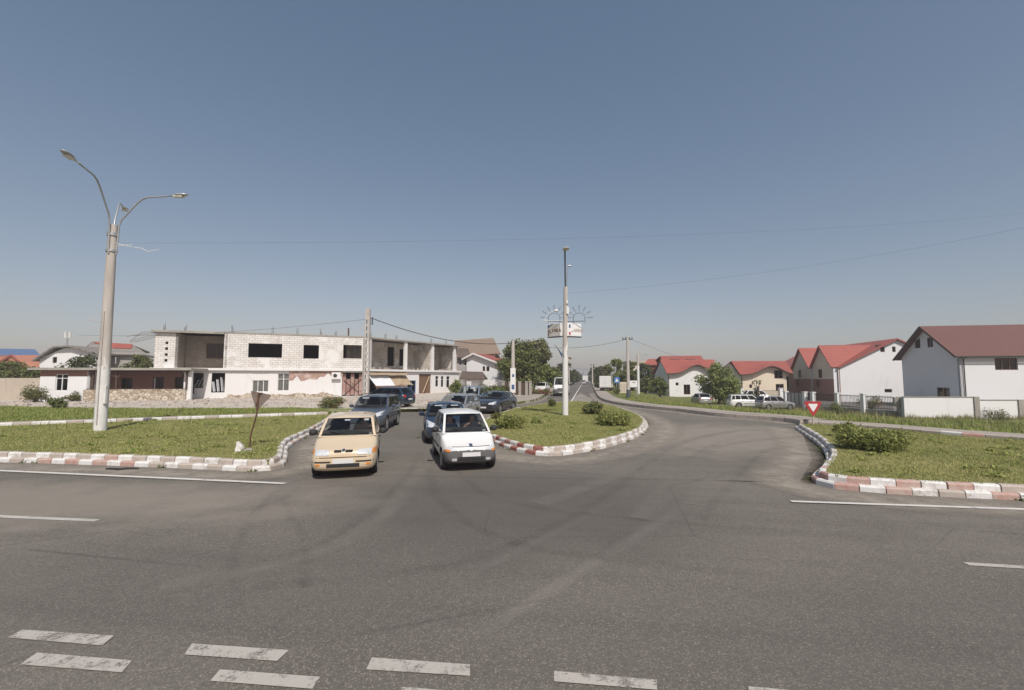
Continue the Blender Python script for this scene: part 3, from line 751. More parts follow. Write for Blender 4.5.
# ledge, roof slab, floor
m_ = MB()
def ring(off, back, z0, z1):
    a = A - D1 * .3 + n1 * off; b0 = B + n1 * off; c0 = C + n2 * off + D2 * .2
    # mitre
    den = D1.x * D2.y - D1.y * D2.x; dd = (c0 - a); t = (dd.x * D2.y - dd.y * D2.x) / den; b0 = a + D1 * t
    c1 = C - n2 * back + D2 * .2; a1 = A - n1 * back - D1 * .3
    den = D1.x * D2.y - D1.y * D2.x; dd = (c1 - a1); t = (dd.x * D2.y - dd.y * D2.x) / den; b1 = a1 + D1 * t
    return [tuple(p) for p in (a, b0, c0, c1, b1, a1)]
m_.prism(ring(.28, 8., 0, 0), Z1 - .25, Z1 - .004); m_.build('floor_slab', M['plaster_old'], shell)
m_ = MB()
a = A - D1 * .3 + n1 * .35; s0 = A + D1 * (sB + .02)
m_.prism([tuple(a), tuple(s0 + n1 * .35), tuple(s0 - n1 * 8), tuple(A - D1 * .3 - n1 * 8)], Z2 - .1, Z2 + .12)
rg_ = ring(.05, 8., 0, 0)
m_.prism([tuple(s0 + n1 * .03 + D1 * .01), rg_[1], tuple(C + n2 * .3 + D2 * .25), rg_[3], rg_[4], tuple(s0 - n1 * 8 + D1 * .01)], Z2 + .003, Z2 + .18)
m_.build('roof_slab', M['concrete'], shell)
# loggia at the left: side wall, back wall with a boarded window
m_ = MB()
wall(m_, A + D1 * (sA + .02) - n1 * 2.9, D1, sB - sA, Z1, Z2 - .12, .2, [(1.9, 3.9, Z1 + 1.1, Z1 + 2.8)])
wall(m_, A + D1 * sA, Vector((-n1.x, -n1.y)), 2.9, Z1, Z2 - .12, .2)
wall(m_, A - n1 * 8, n1, 8 - .3, 0.3, Z2 - .12, .25) if False else wall(m_, A - n1 * 7.9 + D1 * .0, n1, 7.5, Z1, Z2 - .12, .25)
m_.build('loggia_wall', M['block_dark'], shell)
window(A + D1 * (sA + .02) - n1 * 2.9, D1, 1.9, 3.9, Z1 + 1.1, Z1 + 2.8, .2, shell, 'wood_mid', 1)
# back walls and partitions that keep the rooms dark
m_ = MB()
wall(m_, B - n1 * 7.6 + D1 * 0., Vector((-D1.x, -D1.y)), LA - .4, Z1, Z2, .2)
wall(m_, A + D1 * (sB + .3), Vector((-n1.x, -n1.y)), 7.2, Z1, Z2, .2)
wall(m_, A + D1 * 12.5 - n1 * .35, Vector((-n1.x, -n1.y)), 7., Z1, Z2, .2)
wall(m_, A + D1 * 16.2 - n1 * .35, Vector((-n1.x, -n1.y)), 7., Z1, Z2, .2)
wall(m_, B - n1 * 7.6, Vector((-D1.x, -D1.y)), LA - .4, 0, Z1 - .25, .2)
for q in (4.2, 10.2, 14.2): wall(m_, A + D1 * q - n1 * .35, Vector((-n1.x, -n1.y)), 7., 0, Z1 - .26, .2)
wall(m_, A - n1 * .35 + D1 * .1, Vector((-n1.x, -n1.y)), 7., 0, Z1 - .26, .2)
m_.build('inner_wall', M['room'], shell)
# ground floor joinery
b = gh[2]
mid_z = b[2] + (b[3] - b[2]) * .62
window(A, D1, b[0], b[1], b[2], mid_z, .3, shell, 'frame_white', 2, room='curtain')
m_ = MB(); m_.box(Vector((*(A + D1 * (b[0] + b[1]) / 2 - n1 * .06), (mid_z + b[3]) / 2)), (b[1] - b[0], .08, b[3] - mid_z - .01), math.atan2(D1.y, D1.x)); m_.build('roller_shutter', M['frame_white'], shell)
b = gh[3]; window(A, D1, *b, .3, shell, 'frame_white', 1, rail=b[2] + (b[3] - b[2]) * .68, room='curtain')
for b, nm in ((gh[0], 0), (gh[1], 1)):                 # broken openings with loose boards
    m_ = MB(); c = A + D1 * (b[0] + b[1]) / 2 - n1 * .35
    for q in range(3):
        p0 = A + D1 * (b[0] + (b[1] - b[0]) * (.2 + .3 * q)) - n1 * (.34 + .05 * q); m_.bar((*p0, b[2] + .1), (*(p0 + D1 * (.35 - .5 * nm)), b[2] + (b[3] - b[2]) * (.55 + .12 * q)), .35, .04)
    m_.build('loose_board', M['tarp'], shell)
# shop front with faded red boards
b = gh[4]; m_ = MB()
for q in range(5):
    sa = b[0] + (b[1] - b[0]) * q / 5; m_.box(Vector((*(A + D1 * (sa + .24) - n1 * .3), (b[2] + b[3]) / 2 - (.35 if q % 2 else 0))), ((b[1] - b[0]) / 5 - .07, .05, (b[3] - b[2]) * (.9 - .2 * (q % 2))), math.atan2(D1.y, D1.x))
m_.build('red_board', M['red_board'], shell)
m_ = MB(); m_.bar((*(A + D1 * (b[0] + .3) + n1 * .06), b[2] + .5), (*(A + D1 * (b[1] - .2) + n1 * .06), b[3] - .4), .12, .06); m_.bar((*(A + D1 * (b[0] + .2) + n1 * .13), b[3] - .5), (*(A + D1 * (b[1] - .5) + n1 * .13), b[2] + .9), .12, .06)
m_.build('brace', M['wood_mid'], shell)
# air conditioner
ac = h1(331.5, 340.5, 372.3, 379); cz = (ac[2] + ac[3]) / 2; cA = A + D1 * (ac[0] + ac[1]) / 2 + n1 * .2
aco = MB().box((*cA, cz), (ac[1] - ac[0], .34, ac[3] - ac[2]), math.atan2(D1.y, D1.x)).build('air_conditioner', M['frame_white'], shell)
m_ = MB(); pc = Vector((*(cA - D1 * .12 + n1 * .175), cz)); m_.tube([pc, pc + Vector((n1.x, n1.y, 0)) * .012], .22, 16); m_.build('fan_grille', M['iron'], aco)
# second front: open loggia upstairs, columns, awnings below
m_ = MB()
cols = [on_line(x, 380, B, D2)[0] for x in (369.5, 406, 433, 455)]
for s in cols[1:]: m_ = MB(); m_.box((*(B + D2 * s - n2 * .18), (Z1 + Z2) / 2 + .003), (.42, .32, Z2 - Z1 - .008), math.atan2(D2.y, D2.x)); m_.build('column', M['plaster_old'], shell)
m_ = MB(); m_.box((*(B + D2 * .5 - n2 * .18), (Z1 + Z2) / 2), (.9, .3, Z2 - Z1 - .006), math.atan2(D2.y, D2.x))
m_.build('column', M['plaster_old'], shell)
m_ = MB()
bw_h = [h1(387, 394, 347, 366, B - n2 * 3.4, D2), h1(415, 419, 350.5, 360, B - n2 * 3.4, D2), h1(399, 404.5, 349, 366, B - n2 * 3.4, D2)]
wall(m_, B - n2 * 3.4, D2, LB, Z1, Z2, .2, bw_h)
wall(m_, B + D2 * .95 - n2 * .03, Vector((-n2.x, -n2.y)), 3.35, Z1, Z2, .2)
for s in (cols[2] - .1, LB - .4): wall(m_, B + D2 * s - n2 * .4, Vector((-n2.x, -n2.y)), 2.95, Z1, Z2 - .01, .2)
wall(m_, C - n2 * .4, Vector((-n2.x, -n2.y)), 7.5, 0.1, Z2 - .01, .2, [(2.6, 4., Z1 + .9, Z1 + 2.4)])
m_.build('loggia_wall', M['block_old'], shell)
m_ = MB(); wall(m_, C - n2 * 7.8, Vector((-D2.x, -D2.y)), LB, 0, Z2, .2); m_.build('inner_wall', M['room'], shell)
dr = h1(407.5, 416, 380.5, 393.5, B, D2); ov = h1(369, 404, 376, 392.5, B, D2); sh = h1(419, 431, 374, 396, B, D2)
wn3 = [h1(435.5, 438.8, 376, 387, B, D2), h1(441, 444, 376, 387.3, B, D2), h1(446.5, 450, 376.2, 387.6, B, D2)]
m_ = MB(); wall(m_, B, D2, LB, 0, Z1 - .26, .25, [(dr[0], dr[1], .1, dr[3]), ov, (sh[0], sh[1], .1, sh[3])] + wn3)
m_.build('ground_wall', M['plaster_old'], shell)
for b in wn3: window(B, D2, *b, .25, shell, 'frame_white', 0, rail=b[3] - .5)
window(B, D2, dr[0], dr[1], .35, dr[3], .25, shell, 'blue_paint', 1, name='door')
for q0, mt in ((sh, 'tarp_tan'),):
    m_ = MB(); m_.box((*(B + D2 * (q0[0] + q0[1]) / 2 - n2 * .16), q0[3] / 2), (q0[1] - q0[0], .06, q0[3] - .05), math.atan2(D2.y, D2.x)); m_.build('boarding', M['wood_mid'], shell)
    m_ = MB(); m_.bar((*(B + D2 * (sh[0] + .3) + n2 * .5), .4), (*(B + D2 * (sh[1] - .3) - n2 * .05), sh[3] - .3), .14, .06); m_.build('brace', M['tarp_tan'], shell)
def awning(s0, s1, z0, z1, out, mat):
    m2 = MB(); n3 = Vector((n2.x, n2.y, 0)); K = 8; P = []
    for i in range(K + 1):
        for j in range(5):
            s = s0 + (s1 - s0) * i / K; v = j / 4; p = B + D2 * s
            P.append(Vector((p.x, p.y, 0)) + n3 * (.05 + out * v) + Vector((0, 0, z1 + (z0 - z1) * v - .12 * math.sin(math.pi * v) + .04 * math.sin(i * 1.7 + j))))
    m2.add(P, [(i * 5 + j, (i + 1) * 5 + j, (i + 1) * 5 + j + 1, i * 5 + j + 1) for i in range(K) for j in range(4)], 0, True)
    return m2.build('awning', M[mat], shell)
awning(ov[0] - .2, ov[0] + (ov[1] - ov[0]) * .52, 1.35, 2.7, 1.6, 'tarp'); awning(ov[0] + (ov[1] - ov[0]) * .5, ov[1] + .3, 1.5, 2.6, 1.4, 'tarp_tan')
awning(ov[0] - .2, ov[1] + .2, 2.75, Z1 - .3, .6, 'tarp_tan')
m_ = MB(); m_.box((*(B + D2 * 2.6 + n2 * 1.6), .85), (4.2, .5, 1.1), math.atan2(D2.y, D2.x)); m_.box((*(B + D2 * 2.6 + n2 * 1.6), 1.43), (4.5, .7, .06), math.atan2(D2.y, D2.x)); m_.build('counter', M['red_board'], shell)
for q in range(26):                                    # broken blocks left on the upper floor
    p = B + D2 * rr.uniform(1., LB - .6) - n2 * rr.uniform(.1, .9); m_ = MB() if q == 0 else m_; m_.box((*p, Z1 + .1), (.5 * rr.uniform(.4, 1), .25, .24 * rr.uniform(.6, 1.3)), rr.uniform(0, 3))
tag(m_.build('broken_blocks', M['block_old'], shell), kind='stuff')
# reinforcing bars standing out of the roof
m_ = MB()
for px in (160, 181, 229, 270, 295, 319, 334, 371, 386, 397, 432, 447):
    P_, D_ = (A, D1) if px < 365 else (B, D2); s = on_line(px, 380, P_, D_)[0]; nn = n1 if px < 365 else n2
    m_ = MB()
    for q in range(4):
        p = P_ + D_ * (s + .12 * (q % 2)) - nn * (.2 + .2 * (q // 2)); h = rr.uniform(.35, .85)
        m_.tube([(*p, Z2), (*(p + D_ * rr.uniform(-.05, .05)), Z2 + .18 + h)], .014, 5)
    m_.tube([(*(P_ + D_ * (s - .05) - nn * .3), Z2 + .3), (*(P_ + D_ * (s + .2) - nn * .3), Z2 + .3)], .01, 4); m_.build('reinforcing_bar', M['rust'], shell)
m_ = MB()
p = A + D1 * on_line(347.5, 380, A, D1)[0] - n1 * .5; m_.tube([(*p, Z2), (*p, Z2 + 1.15)], .09, 8); m_.build('vent_pipe', M['rust'], shell); m_ = MB()
for q in range(6):                                     # bent bars at the left end
    p = Vector((*(A - n1 * (.3 + .5 * q)), Z2 - .05)); m_.tube([p, p - Vector((D1.x, D1.y, 0)) * 1.2 + Vector((0, 0, -.05 - .1 * q)), p - Vector((D1.x, D1.y, 0)) * rr.uniform(1.8, 2.8) + Vector((0, 0, -.3 - rr.random() * .9))], .018, 5)
m_.build('reinforcing_bar', M['rust'], shell)

# ---- low annex with a stone-walled porch in front of the shell
an = thing('low_annex', 'low flat roofed annex with a white wall and a porch behind a rubble stone parapet', 'building')
P0 = at(40, 380, 42.).to_2d(); P1 = at(190, 380, 44.2).to_2d(); DA = (P1 - P0).normalized(); LAx = (P1 - P0).length; nA = Vector((DA.y, -DA.x)); rza = math.atan2(DA.y, DA.x)
sw = on_line(90, 380, P0, DA)[0]; wd = h1(55.5, 68, 374, 391, P0, DA); sp0 = on_line(86, 380, P0, DA)[0]; sp1 = on_line(187, 380, P0, DA)[0]
ZR = 3.15
m_ = MB(); wall(m_, P0, DA, sw, 0, 2.55, .3, [(wd[0], wd[1], wd[2], 2.551)]); wall(m_, P0 + DA * sw, Vector((-nA.x, -nA.y)), 4.5, 0, ZR, .25); wall(m_, P0 - nA * 5., nA, 4.7, 0, ZR, .25); m_.build('wall', M['plaster_white'], an)
m_ = MB(); wall(m_, P0, DA, sw, 2.555, ZR - .003, .3, [(wd[0], wd[1], 2.5, wd[3])]); m_.build('brick_band', M['red_brick'], an)
window(P0, DA, wd[0], wd[1], wd[2], wd[3], .3, an, 'frame_white', 1, rail=wd[2] + (wd[3] - wd[2]) * .75)
m_ = MB(); m_.prism([tuple(P0 - DA * .7 + nA * .5), tuple(P1 + DA * .3 + nA * .5), tuple(P1 + DA * .3 - nA * 5.), tuple(P0 - DA * .7 - nA * 5.)], ZR, ZR + .22); m_.build('roof_slab', M['concrete'], an)
m_ = MB(); wall(m_, P0 + DA * sp0 + nA * .25, DA, sp1 - sp0, 0, 1.32, .35); m_.build('parapet', M['stone'], an)
m_ = MB()
for px in (93.5, 117, 187): s = on_line(px, 380, P0, DA)[0]; m_.box((*(P0 + DA * s + nA * .05), (1.32 + ZR) / 2), (.14, .14, ZR - 1.33), rza)
m_.bar((*(P0 + DA * (sp0 + .3) + nA * .05), ZR - .09), (*(P0 + DA * (sp1 + .2) + nA * .05), ZR - .09), .12, .16)
m_.bar((*(P0 + DA * (sp0 + .2) + nA * .08), 1.36), (*(P0 + DA * (sp1) + nA * .08), 1.36), .3, .06)
for px, sg in ((93.5, 1), (117, 1), (117, -1)): s = on_line(px, 380, P0, DA)[0]; m_.bar((*(P0 + DA * s + nA * .05), ZR - .75), (*(P0 + DA * (s + sg * .6) + nA * .05), ZR - .18), .09, .09)
m_.build('timber_post', M['wood_dark'], an)
bwh = [(sw + 1.4 - sw, sw + 2.4 - sw, 1., 2.4), (4.2, 5.2, 1., 2.5), (6.2, 7.5, 1.1, 2.5)]
m_ = MB(); wall(m_, P0 + DA * sw - nA * 2.0, DA, sp1 - sw - 1.5, 0, ZR, .2, bwh); m_.build('back_wall', M['red_brick'], an)
for b in bwh: window(P0 + DA * sw - nA * 2.0, DA, *b, .2, an, 'wood_dark', 1)
m_ = MB(); m_.box((*(P0 + DA * (sp1 - .35) - nA * .6), ZR / 2), (.3, .3, ZR - .01), rza); m_.box((*(P0 + DA * (sp1 + .15) - nA * .2), ZR / 2), (.45, .3, ZR - .01), rza); m_.build('pier', M['plaster_white'], an)

# ---- gabled houses
def gable_house(name, label, P, D, L, W, ze, zr, wallm, roofm, group=None, over=.5, gable_holes=(), side_holes=(), over_g=.35, frame='frame_brown', z0=0., pipes=True, roof_t=.16, open_eaves='wood_dark', ridge=.5, gutter=True, back=True):
    """P near corner, D = along the long (eaves) side, the gable goes from P to the left-hand back; gable wall P->P+N*W"""
    h = thing(name, label, 'house', group=group); Nn = Vector((-D.y, D.x))
    G0 = P + Nn * W                                     # far corner of the gable
    m = MB()
    wall(m, G0, -Nn, W, z0, ze, .3, gable_holes, top=[(W * (1 - ridge), zr - .12)], u0=0)
    wall(m, P + D * .0, D, L, z0, ze, .3, side_holes, u0=3)
    if back:
        wall(m, P + D * L, Nn, W, z0, ze, .3, top=[(W * ridge, zr - .12)]); wall(m, P + D * L + Nn * W, -D, L, z0, ze, .3)
    m.build('wall', M[wallm], h)
    for b in gable_holes: window(G0, -Nn, *b, .3, h, frame, 1 if b[1] - b[0] > .7 else 0)
    for b in side_holes: window(P, D, *b, .3, h, frame, 1 if b[1] - b[0] < 2 else 2)
    r = MB(); sl = (zr - ze) / (W * ridge); sl2 = (zr - ze) / (W * (1 - ridge))
    def p3(s, w, z): q = P + D * s + Nn * w; return (q.x, q.y, z)
    r.slab([p3(-over_g, -over, ze - over * sl + .1), p3(L + over_g, -over, ze - over * sl + .1), p3(L + over_g, W * ridge, zr + .1), p3(-over_g, W * ridge, zr + .1)], roof_t)
    r.slab([p3(-over_g, W * ridge + .002, zr + .1), p3(L + over_g, W * ridge + .002, zr + .1), p3(L + over_g, W + over, ze - over * sl2 + .1), p3(-over_g, W + over, ze - over * sl2 + .1)], roof_t)
    ro = r.build('roof', M[roofm], h)
    b_ = MB()                                           # barge boards and gutter
    for w0, z0_, w1, z1_ in ((-over, ze - over * sl, W * ridge, zr), (W + over, ze - over * sl2, W * ridge, zr)):
        b_.bar(p3(-over_g - .02, w0, z0_ - .02), p3(-over_g - .02, w1, z1_ - .02), .05, .22)
    b_.build('barge_board', M[open_eaves], ro)
    if gutter:
        g_ = MB(); g_.tube([p3(-over_g, -over - .05, ze - over * sl + .02), p3(L, -over - .05, ze - over * sl + .02)], .07, 8)
        g_.tube([p3(.35, -over, ze - over * sl - .05), p3(.35, -.12, ze - .55), p3(.35, -.1, z0 + .1)], .05, 8)
        g_.tube([p3(.2, W + .1, ze - .5), p3(.2, W + .12, z0)], .05, 8)
        g_.build('gutter', M['iron'], h)
    return h
# right white house with the brown roof
hp = at(960.5, 380, 50).to_2d(); HD = Vector((.985, -.175)); HN = Vector((-HD.y, HD.x))
G0 = hp + HN * 9.4
def hg(px0, px1, py0, py1, P=G0, D=-HN):
    return h1(px0, px1, py0, py1, P, D)
gable_house('white_house', 'white house with brown tiled roof whose shaded gable stands behind the white boundary wall', hp, HD, 20, 9.4, 5.12, 8.6, 'plaster_white', 'roof_brown',
            gable_holes=[hg(917, 922.5, 338, 348), hg(929.5, 935.5, 337, 347), hg(936, 949, 387.5, 398)], side_holes=[h1(996, 1019, 357.8, 370, hp, HD)], over=.55, over_g=.7, z0=-1.4)
# middle white house with red roofs and brick cross gables
P = at(838, 380, 66).to_2d(); RD = Vector((FV.x, FV.y)); RX = Vector((RD.y, -RD.x))
mh = thing('row_house', 'white gable ended row house with large red roof and two small cream gables over brick', 'house')
W_, zE, zR = 15.6, 3.9, 7.95
m_ = MB()
gw = [h1(882, 886.5, 346.5, 352, P, RX), h1(894, 897.5, 346.5, 352, P, RX), h1(884, 891.5, 389, 392.5, P, RX)]
wall(m_, P, RX, W_, -1.4, zE, .3, gw, top=[(W_ / 2, zR - .1)])
m_.build('wall', M['plaster_white'], mh)
for b in gw: window(P, RX, *b, .3, mh, 'frame_brown', 0)
def q3(a, b, z, P=P, X=RX, Y=RD): v = P + X * a + Y * b; return Vector((v.x, v.y, z))
r_ = MB(); sl = (zR - zE) / (W_ / 2); Ld = 26
r_.slab([q3(-.1, -.4, zE + .05), q3(W_ / 2, -.4, zR + .1), q3(W_ / 2, Ld, zR + .1), q3(-.1, Ld, zE + .05)], .16); r_.slab([q3(W_ / 2 + .002, -.4, zR + .1), q3(W_ + .4, -.4, zE - .1), q3(W_ + .4, Ld, zE - .1), q3(W_ / 2 + .002, Ld, zR + .1)], .16)
def cross(y0, y1, zt, out):
    """cross gable facing the street: spans y0..y1 along the row, projecting out"""
    ym = (y0 + y1) / 2; back = (zt - zE) / sl
    for s_, e in ((y0, -1), (y1, 1)):
        f0 = zE + .05
        a = [q3(-out - .4, s_ + e * .2, f0), q3(-out - .4, ym, zt + .1), q3(back + 1., ym, zt + .1), q3(0, s_ + e * .2, f0)]
        r_.slab(a, .14)
    mw = MB(); Pw = P - RX * out + RD * y1
    wall(mw, Pw, -RD, y1 - y0, 2.2, zE, .3, [(1.9, 3.1, 2.35, 3.7)], top=[((y1 - y0) / 2, zt)]); wall(mw, P - RX * out + RD * y0, RX, out - .01, 2.2, zE, .25)
    mw.build('gable', M['cream'], mh); window(Pw, -RD, 1.9, 3.1, 2.35, 3.7, .3, mh, 'frame_brown', 1)
    mw = MB(); wall(mw, Pw + RX * -.02, -RD, y1 - y0, -1.4, 2.195, .3, [(1., 2.2, .9, 2.0)]); mw.build('brick_front', M['brick_plain'], mh); mw = MB(); wall(mw, P - RX * (out + .004) + RD * (y0 - .012), RX, out, -1.4, zE - .01, .25); mw.build('return_wall', M['plaster_white'], mh)
cross(.1, 6.5, 7.3, .5); cross(6.9, 13.3, 7.3, .5)
r_.build('roof', M['roof_red'], mh)
m_ = MB(); wall(m_, P + RD * Ld, -RD, Ld, -1.4, zE, .3); m_.build('side_wall', M['brick_plain'], mh)
m_ = MB(); m_.tube([q3(.05, -.1, zE), q3(.05, -.1, 0)], .06, 8); m_.build('downpipe', M['frame_white'], mh)

# houses with curved eaves (red roofs)
def wave_house(name, label, x0, x1, xt0, xt1, yr, ye, Y, wallm, arch, dz=0., group=None, wins=(), depth=8., terrace=None, porch=None):
    h = thing(name, label, 'house', group=group)
    p0 = at(x0, ye, Y); p1 = at(x1, ye, Y); zE_ = p0.z + dz; t0 = at(xt0, yr, Y + depth * .5); t1 = at(xt1, yr, Y + depth * .5)
    Lx = p1.x - p0.x; K = 28; P = []; ab, ah, aw = arch
    ez = []
    for i in range(K + 1):
        u = i / K; bumpz = ah * math.exp(-((u - ab) / aw) ** 2) if True else 0
        x = p0.x + Lx * u; xt = t0.x + (t1.x - t0.x) * u
        ez.append((x, zE_ + bumpz))
        for j in range(7):
            v = j / 6; z = (zE_ + bumpz * (1 - v) ** 1.5) * (1 - v) + t0.z * v + bumpz * 0
            P.append((x + (xt - x) * v, Y - .7 + (depth * .5 + .7) * v, z))
    r = MB(); fc = [(i * 7 + j, (i + 1) * 7 + j, (i + 1) * 7 + j + 1, i * 7 + j + 1) for i in range(K) for j in range(6)]
    uv = [[(P[k][0], P[k][1] * 1.2) for k in f] for f in fc]
    r.add(P, fc, 0, True, uv); lo = [(a, b, c - .16) for a, b, c in P]
    r.add(lo, [f[::-1] for f in fc], 0, True, uv)
    rim = [i * 7 for i in range(K + 1)]; r.add([P[i] for i in rim] + [lo[i] for i in rim], [(K + 1 + i, K + 2 + i, i + 1, i) for i in range(K)])
    for e in (0, K): 
        ids = [e * 7 + j for j in range(7)]; r.add([P[i] for i in ids] + [lo[i] for i in ids], [(i, i + 1, 8 + i, 7 + i) for i in range(6)])
    r.slab([(t0.x, t0.y, t0.z), (t1.x, t1.y, t1.z), (p1.x, Y + depth + .6, zE_), (p0.x, Y + depth + .6, zE_)], .16)
    r.build('roof', M['roof_red'], h)
    wl_ = MB(); wx0, wx1 = p0.x + .45, p1.x - .45
    hol = [h1(a, b, c, d, Vector((wx0, Y)), Vector((1, 0))) for a, b, c, d in wins]
    tp = [((x - wx0), z - .12) for x, z in ez if wx0 <= x <= wx1]
    tp = [(0, tp[0][1])] + tp + [(wx1 - wx0, tp[-1][1])]
    wall(wl_, Vector((wx0, Y)), Vector((1, 0)), wx1 - wx0, -1.4, zE_ - .3, .3, hol, top=tp)
    wall(wl_, Vector((wx0, Y + depth)), Vector((0, -1)), depth - .3, -1.4, zE_ - .3, .3, top=[(depth / 2, t0.z - .4)]); wall(wl_, Vector((wx1, Y)), Vector((0, 1)), depth, -1.4, zE_ - .3, .3)
    wl_.build('wall', M[wallm], h)
    for b in hol: window(Vector((wx0, Y)), Vector((1, 0)), *b, .3, h, 'frame_brown', 1 if b[1] - b[0] > .9 else 0)
    g_ = MB(); g_.tube([(x, Y - .75, z - .08) for x, z in ez], .07, 6); g_.tube([(wx0 + .1, Y - .1, zE_ - .4), (wx0 + .1, Y - .1, -1.2)], .06, 6); g_.build('gutter', M['wood_dark'], h)
    return h
wave_house('cream_house', 'cream house with wavy red roof eave beside the brick fronted row house', 738, 791, 731, 786, 361, 374.3, 72, 'cream', (.6, 1.35, .26), wins=((774.5, 783, 370.3, 378.6), (775.5, 783.5, 384, 391), (749, 752, 384.5, 388)))
wave_house('white_wavy_house', 'white house with wavy red roof eave between the shrubs and the leafy tree', 665.5, 716.5, 660, 714, 359.5, 373.3, 84, 'plaster_white', (.6, 1.6, .24), wins=((675.5, 678.5, 382.5, 385.5), (683.5, 690, 384.5, 394.5)))
uh = thing('red_roof_house', 'upper red roof with small attic windows rising behind the white wavy eaved house', 'house')
m_ = MB(); a0, a1, b0, b1 = at(660, 356, 99), at(701, 355.6, 99), at(664, 366, 93), at(708, 366, 93)
m_.slab([b0, b1, a1, a0], .2); m_.slab([a0, a1, Vector((b1.x, 105, b1.z)), Vector((b0.x, 105, b0.z))], .2); m_.build('roof', M['roof_red'], uh)
m_ = MB(); m_.box(((b0.x + b1.x) / 2, 99, (b0.z - .5) / 2 - .7), (b1.x - b0.x - 1, 11, b0.z + .7)); m_.build('wall', M['cream'], uh)
for px in (675, 690):
    q = at(px, 359.6, 96.8); m_ = MB(); m_.box(q + Vector((0, .6, -.1)), (2.2, 1.6, .5)); m_.build('dormer', M['wood_dark'], uh)
# stepped white house with small red canopies behind the shrubs
sh_ = thing('stepped_house', 'small white flat fronted house with red eaves half hidden behind shrubs near the lamp pole', 'house')
m_ = MB(); q = at(656, 390, 100); m_.box((q.x, 103, 1.6), (4.2, 6, 5.8)); m_.build('wall', M['plaster_white'], sh_)
m_ = MB()
for px0, px1, y0, y1 in ((643, 660, 365, 359), (649.5, 661.5, 368.3, 365.5)):
    a, b, c, d = at(px0, y0, 99), at(px1, y0, 99), at(px1, y1, 101.5), at(px0 + 5, y1, 101.5); m_.slab([a, b, c, d], .15)
m_.build('roof', M['roof_red'], sh_)
fl = thing('flat_block', 'pale flat roofed block low on the skyline behind the willow trees', 'building')
q0, q1 = at(630, 361, 125), at(660, 361, 125); m_ = MB(); m_.box(((q0.x + q1.x) / 2, 129, 2.6), (q1.x - q0.x, 8, 7.6)); m_.build('wall', M['cream'], fl)
m_ = MB(); m_.box(((q0.x + q1.x) / 2, 129, 6.7), (q1.x - q0.x + .8, 8.8, .55)); m_.build('cornice', M['beige'], fl)

# ---- left of the far road
tb = thing('tan_roof_house', 'tall house with a broad tan tiled roof and dark gable end behind the white gable', 'house')
a, b = at(455, 340.5, 86), at(493.5, 338, 82); c, d = at(500.5, 353.5, 77), at(452, 356, 81)
m_ = MB(); m_.slab([d, c, b, a], .2); m_.slab([a, b, Vector((b.x * 1.0 + .6, 90, c.z)), Vector((a.x, 94, d.z))], .2); m_.build('roof', M['roof_tan'], tb)
m_ = MB(); P_ = Vector((c.x - 1.3, 78)); wall(m_, P_, Vector((0, 1)), 10, -.2, c.z - .6, .3, top=[(4.3, b.z - .5)]); wall(m_, Vector((d.x + .5, 80.5)), Vector((1, -.26)).normalized(), c.x - d.x - 1.6, -.2, c.z - .5, .3); m_.build('wall', M['wood_dark'] if False else M['grey_render'], tb)
m_ = MB(); q = at(497.3, 357.3, 76); m_.tube([q, q + Vector((.0, .12, 0))], .42, 16); m_.build('round_vent', M['hole_dark'], tb)
P = at(466.5, 380, 71).to_2d()
wh = thing('white_gable_house', 'white gabled house with red right roof slope beside the big leafy tree', 'house')
gd = Vector((.945, -.327)); Wg = (at(501, 380, 71).x - P.x)
apx = on_line(474.5, 354, P, gd); rgt = on_line(500, 363.8, P, gd); lft = on_line(466.5, 358.3, P, gd)
wn4 = [h1(482.5, 485, 366.3, 371.2, P, gd), h1(486.3, 489.3, 366.3, 371.2, P, gd)]
m_ = MB(); wall(m_, P, gd, rgt[0], -.2, rgt[1] - .05, .3, wn4, top=[(0, lft[1]), (apx[0], apx[1] - .1)]); nb = Vector((-gd.y, gd.x)); wall(m_, P + gd * rgt[0], nb, 9, -.2, rgt[1], .3); m_.build('wall', M['plaster_white'], wh)
for b_ in wn4: window(P, gd, *b_, .3, wh, 'frame_brown', 0)
def g3(s, w, z): v = P + gd * s + nb * w; return Vector((v.x, v.y, z))
m_ = MB(); m_.slab([g3(apx[0], -.5, apx[1] + .15), g3(rgt[0] + .3, -.5, rgt[1] + .05), g3(rgt[0] + .3, 9, rgt[1] + .05), g3(apx[0], 9, apx[1] + .15)], .18); m_.slab([g3(apx[0] - .003, -.5, apx[1] + .15), g3(apx[0] - .003, 9, apx[1] + .15), g3(lft[0] - .6, 9, lft[1] - .1), g3(lft[0] - .6, -.5, lft[1] - .1)], .18)
ro = m_.build('roof', M['roof_red'], wh)
m_ = MB(); m_.bar(g3(apx[0], -.53, apx[1] + .04), g3(rgt[0] + .3, -.53, rgt[1] - .06), .05, .26); m_.bar(g3(apx[0], -.53, apx[1] + .04), g3(lft[0] - .6, -.53, lft[1] - .2), .05, .26); m_.build('barge_board', M['frame_white'], ro)
m_ = MB(); wall(m_, P + gd * 2.2 - nb * 2., gd, 5.2, -.2, on_line(480, 379.5, P, gd)[1], .3); m_.build('garden_wall', M['plaster_white'], wh)
pr = thing('porch', 'low brown tiled porch roof on white walls between the shell and the white gable', 'porch')
q0, q1, q2, q3_ = at(459.5, 378.5, 63), at(485.5, 378.8, 63), at(482.5, 371.8, 66), at(462, 371.2, 66)
m_ = MB(); m_.slab([q0, q1, q2, q3_], .15); m_.slab([q3_, q2, Vector((q1.x, 69, q1.z)), Vector((q0.x, 69, q0.z))], .15); m_.build('roof', M['roof_dark'], pr)
